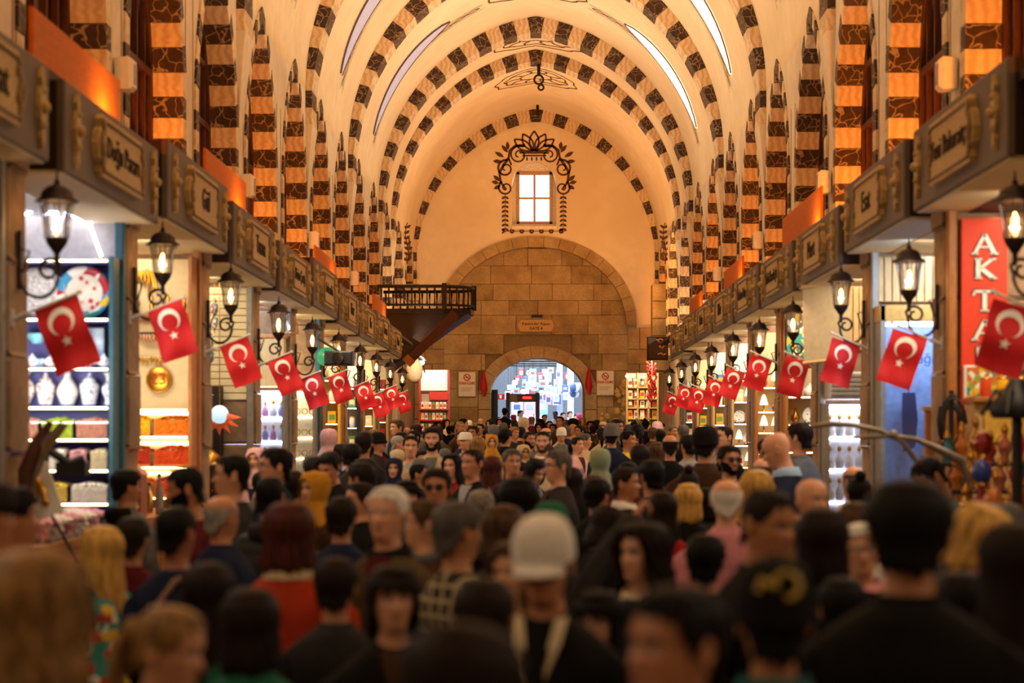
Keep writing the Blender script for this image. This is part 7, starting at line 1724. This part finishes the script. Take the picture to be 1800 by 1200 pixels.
p(1210, 762, 20.6, -160, 'short', 'black', 'lightgrey', 'person in a light grey jacket left of the black cap', 1)
p(1273, 747, 20.6, -58, 'shaved', 'dark', 'black', 'person with a shaved head looking left by the glass lamps', 0)
p(578, 752, 22, -150, 'hijab', 'black', 'grey', 'person in a pale striped headscarf before the jewellery window', 0, hatc='rose')
p(450, 785, 21, -12, 'hijab', 'black', 'rose', 'person in a pale pink headscarf before the white lit cabinet', 0, hatc='rose')
p(600, 778, 21, -150, 'short', 'dark', 'lightblue', 'person with dark hair and light blue shirt near the jewellery window', 1)
p(1075, 742, 23, 174, 'crop', 'black', 'navy', 'tall person in a blue-grey cap and navy jacket seen from behind', 1, hat='capback', hatc='grey')
p(1105, 755, 23.5, 55, 'short', 'black', 'yellow', 'person in a yellow top looking right beside the blue-grey cap', 1)
p(920, 780, 24, 20, 'hijab', 'black', 'brown', 'person in a beige headscarf behind the smiling grey-haired person', 1, hatc='beige')
p(665, 760, 25, 60, 'crop', 'black', 'charcoal', 'person in a black beanie with yellow goggles around it', 1, hat='beanie', hatc='black', extra=band)
p(930, 758, 26, 35, 'crop', 'dark', 'charcoal', 'person with a trimmed dark beard left of the pale bearded person', 1, beard='dark')
p(1015, 767, 26, 45, 'tied', 'dark', 'rose', 'person with dark tied hair and earrings looking right', 0)
p(864, 762, 27, 6, 'hijab', 'black', 'beige', 'person in a gold patterned headscarf facing the camera', 0, hatc='mustard')
p(818, 758, 27, -30, 'none', 'grey', 'charcoal', 'person in a white sun hat in the middle distance', 0, hat='flatcap', hatc='white')
p(840, 766, 26, 176, 'bob', 'light', 'olive', 'person with straight fair hair seen from behind in the middle distance', 0)
p(700, 765, 26, 100, 'crop', 'grey', 'red', 'older person with short grey hair turned right, red collar', 0, collar='red')
p(888, 752, 28, 150, 'short', 'black', 'black', 'person with a big mop of black hair below the gate', 1, w=1.1)
p(1655, 795, 11.2, -75, 'crop', 'black', 'grey', 'shopkeeper in a grey jacket leaning over the right counter', 2, 0, 36, kind='jacket', pose='reach')
p(1005, 820, 14.6, 172, 'long', 'dark', 'black', 'person with dark hair seen from behind below the tied hair person', 1)
p(880, 850, 12.6, 176, 'short', 'dark', 'charcoal', 'person with dark hair behind the knitted headscarf', 1)
p(600, 870, 9.6, 176, 'short', 'dark', 'navy', 'person with dark hair in navy jacket under the person with sunglasses up', 1)
p(232, 905, 8.5, 176, 'short', 'dark', 'maroon', 'person with dark hair and maroon sleeves at the sweets counter', 1)
p(1240, 935, 6.9, 172, 'short', 'black', 'black', 'person with short black hair below the pink jacket', 1)
p(590, 975, 6.2, 178, 'short', 'dark', 'charcoal', 'person in a charcoal jacket right of the orange-red jacket', 1)
p(120, 1040, 5.0, 178, 'short', 'dark', 'navy', 'person with dark hair low at the left below the blonde hair', 1)
p(1480, 1010, 5.3, 178, 'short', 'black', 'black', 'person with black hair low between the cap and the black coat', 1)
p(850, 1010, 5.0, 178, 'short', 'dark', 'brown', 'person in a brown coat low behind the bowed dark head', 1)
p(440, 1030, 5.1, 178, 'bob', 'dark', 'green', 'person with dark bobbed hair low beside the orange-red jacket', 1)
p(1690, 1000, 5.2, 178, 'short', 'black', 'black', 'person with black hair low at the right behind the black coat', 1)
p(560, 1080, 4.3, 176, 'short', 'black', 'black', 'person with black hair lowest left of the bowed dark head', 1) if False else None
# ---- shoppers along the stalls and near the gate
p(888, 716, 63.9, 160, 'crop', 'black', 'black', 'guard in a black uniform with cap standing in the gate', 1, hat='capback', z0=.95, w=1.1)
p(957, 728, 63.6, 10, 'short', 'dark', 'black', 'person holding a hand to the face in front of the gate', 1, pose='lift', z0=.85)
far = [(915, 720, 67, 60, 'short', 'black', 'white', 'person with black hair in a white shirt beyond the metal detector'), (903, 728, 66.5, 90, 'hijab', 'black', 'lightblue', 'person in a crimson headscarf beyond the metal detector'), (933, 731, 68, 170, 'hijab', 'black', 'lightblue', 'person in a rose headscarf and light blue coat beyond the gate'),
       (976, 722, 67, -30, 'crop', 'black', 'lightgrey', 'dark-skinned person in a pale jacket beyond the gate'), (990, 724, 70, 40, 'short', 'black', 'white', 'person with black hair and white shirt at the right beyond the gate'), (1002, 722, 72, 30, 'short', 'dark', 'lightblue', 'person in a light blue shirt far beyond the gate'), (1018, 726, 69, 150, 'hijab', 'black', 'rose', 'person in a pink headscarf at the right jamb of the gate'),
       (877, 732, 67, 20, 'crop', 'black', 'grey', 'person in a pale hat at the left jamb of the gate'), (982, 734, 65.6, 176, 'hijab', 'black', 'navy', 'person in a navy headscarf seen from behind under the gate'), (1012, 728, 76, 0, 'short', 'dark', 'charcoal', 'person in charcoal deep in the street beyond the gate')]
for i, (x, t_, Y, yw, hr, hc, tc, lab) in enumerate(far):
    p(x, t_, Y, yw, hr, hc, tc, lab, 3 if 'dark-skinned' in lab else 0, hatc={'crimson': 'red', 'rose': 'hotpink', 'pink': 'hotpink', 'navy': 'navy'}.get(lab.split(' in a ')[-1].split()[0], 'grey'), z0=.95)
named = [(1115, 740, 46, 'short', 'black', 150), (1160, 742, 44, 'wavy', 'dark', 70), (1135, 738, 47, 'bun', 'dark', 160), (1105, 745, 43, 'crop', 'iron', 170), (1183, 748, 36, 'crop', 'iron', 30), (1037, 739, 50, 'short', 'black', 20), (1055, 742, 47, 'short', 'black', 100), (790, 748, 50, 'short', 'black', 175),
         (768, 741, 47, 'crop', 'black', 60), (828, 747, 52, 'short', 'black', 170), (850, 750, 50, 'short', 'dark', 175), (805, 752, 46, 'hijab', 'black', 160), (735, 746, 44, 'short', 'black', 178), (703, 746, 41, 'crop', 'iron', 150), (716, 750, 43, 'none', 'grey', 178)]
for _ in range(300):      # nudge figures apart in depth until nobody stands inside another
    moved = False; QUEUE.sort(key=lambda q: q[2])
    for q in QUEUE:          # keep clear of the pillars and counters
        if q[2] < 45 and abs((q[0] - CX) * q[2] / FP) > 2.62 and 'shopkeeper' not in q[3][4]: q[2] = 2.6 * FP / abs(q[0] - CX)
    for i, q in enumerate(QUEUE):
        for r_ in QUEUE[i + 1:]:
            if r_[2] - q[2] > .6: break
            dx = abs((q[0] - CX) * q[2] - (r_[0] - CX) * r_[2]) / FP
            if (dx / .56) ** 2 + ((r_[2] - q[2]) / .5) ** 2 < 1:
                if q[2] > 3.2: q[2] -= .03
                r_[2] += .03; moved = True
    if not moved: break
occ = [((q[0] - CX) * q[2] / FP, q[2]) for q in QUEUE]
tops = ['black', 'charcoal', 'brown', 'navy', 'grey', 'olive', 'maroon', 'beige']
hn = {'short': 'short', 'crop': 'cropped', 'wavy': 'long wavy', 'bun': 'pinned-up', 'bob': 'bobbed', 'long': 'long', 'tied': 'tied', 'bald': 'thinning', 'none': 'no', 'grey_short': 'short'}
used = {}
def far_person(x, t_, Y, hr, hc, yw, tc, sk, hatc='beige', **kw):
    face = 'facing the camera' if abs(yw) < 60 else ('seen from behind' if abs(yw) > 125 else 'seen from the side')
    zone = 'near gate' if Y > 46 else ('far hall' if Y > 34 else 'mid hall')
    if hr == 'hijab': d = 'person with %s headscarf, %s top' % (hatc, tc)
    elif kw.get('hat'): d = 'person with %s %s, %s top' % (hatc, {'cap': 'cap', 'capback': 'cap', 'beanie': 'beanie', 'flatcap': 'flat cap'}[kw['hat']], tc)
    else: d = 'person with %s %s hair, %s top' % (hn.get(hr, hr), {'iron': 'greying'}.get(hc, hc), tc)
    lab = '%s, %s, %s' % (d, face, zone)
    o = p(x, t_, Y, yw, hr, hc, tc, lab, sk, hatc=hatc, **kw); used.setdefault(lab, []).append(o)

rnd = random.Random(99)
for x, t_, Y, hr, hc, yw in named: far_person(x, t_, Y, hr, hc, yw, rnd.choice(tops), rnd.randrange(2)); occ.append(((x - CX) * Y / FP, Y))
n = tries = 0
while n < 112 and tries < 6000:
    tries += 1
    Y = rnd.uniform(15, 61) if n > 30 else rnd.uniform(28, 61); Xm = rnd.uniform(-2.6, 2.6)
    if any(((Xm - a) / .6) ** 2 + ((Y - c) / .62) ** 2 < 1 for a, c in occ): continue
    if Y > 58 and abs(Xm) > 2.2: continue
    h = max(1.5, min(1.86, rnd.gauss(1.69, .075))); ztop = floor_z(Y) + h
    if Y < 27: ztop = floor_z(Y) + rnd.uniform(1.42, 1.56)
    x = int(CX + Xm * FP / Y); t_ = int(CY - (ztop - EYE) * FP / Y)
    occ.append((Xm, Y)); n += 1
    hr = rnd.choice(['short', 'short', 'short', 'crop', 'crop', 'bob', 'long', 'tied', 'hijab', 'bald', 'wavy', 'grey_short']); hc = rnd.choice(['black', 'black', 'black', 'dark', 'dark', 'brown', 'light'])
    if hr in ('bald', 'grey_short'): hc = 'iron'
    yw = rnd.choice([0, 20, -25, 40, -50, 90, -90, 150, 170, 178, 178, -165, 165, -140]); kw = {}
    if rnd.random() < .1 and hr in ('short', 'crop'): kw = dict(hat=rnd.choice(['capback', 'beanie']))
    far_person(x, t_, Y, hr, hc, yw, rnd.choice(tops), rnd.choice([0, 1, 1, 2]), hatc=rnd.choice(['beige', 'grey', 'navy', 'white', 'black', 'rose']), **kw)
# the same look at the same place: set apart by rank from the left where there are several
for lab, qs in used.items():
    if len(qs) > 1:
        qs.sort(key=lambda q: q[0])
        for i, q in enumerate(qs):
            a_ = list(q[3]); w_ = '%s from left' % ORD[i]
            a_[4] = a_[4] + ', ' + w_; q[3] = tuple(a_); q[4]['group'] = lab
for x, t_, Y, a_, k_ in QUEUE: person(x, t_, Y, *a_, **k_)

for o in COL.objects:
    l_ = o.get('label')
    if l_ and len(l_.split()) > 16: print('LONG LABEL', len(l_.split()), o.name, l_)
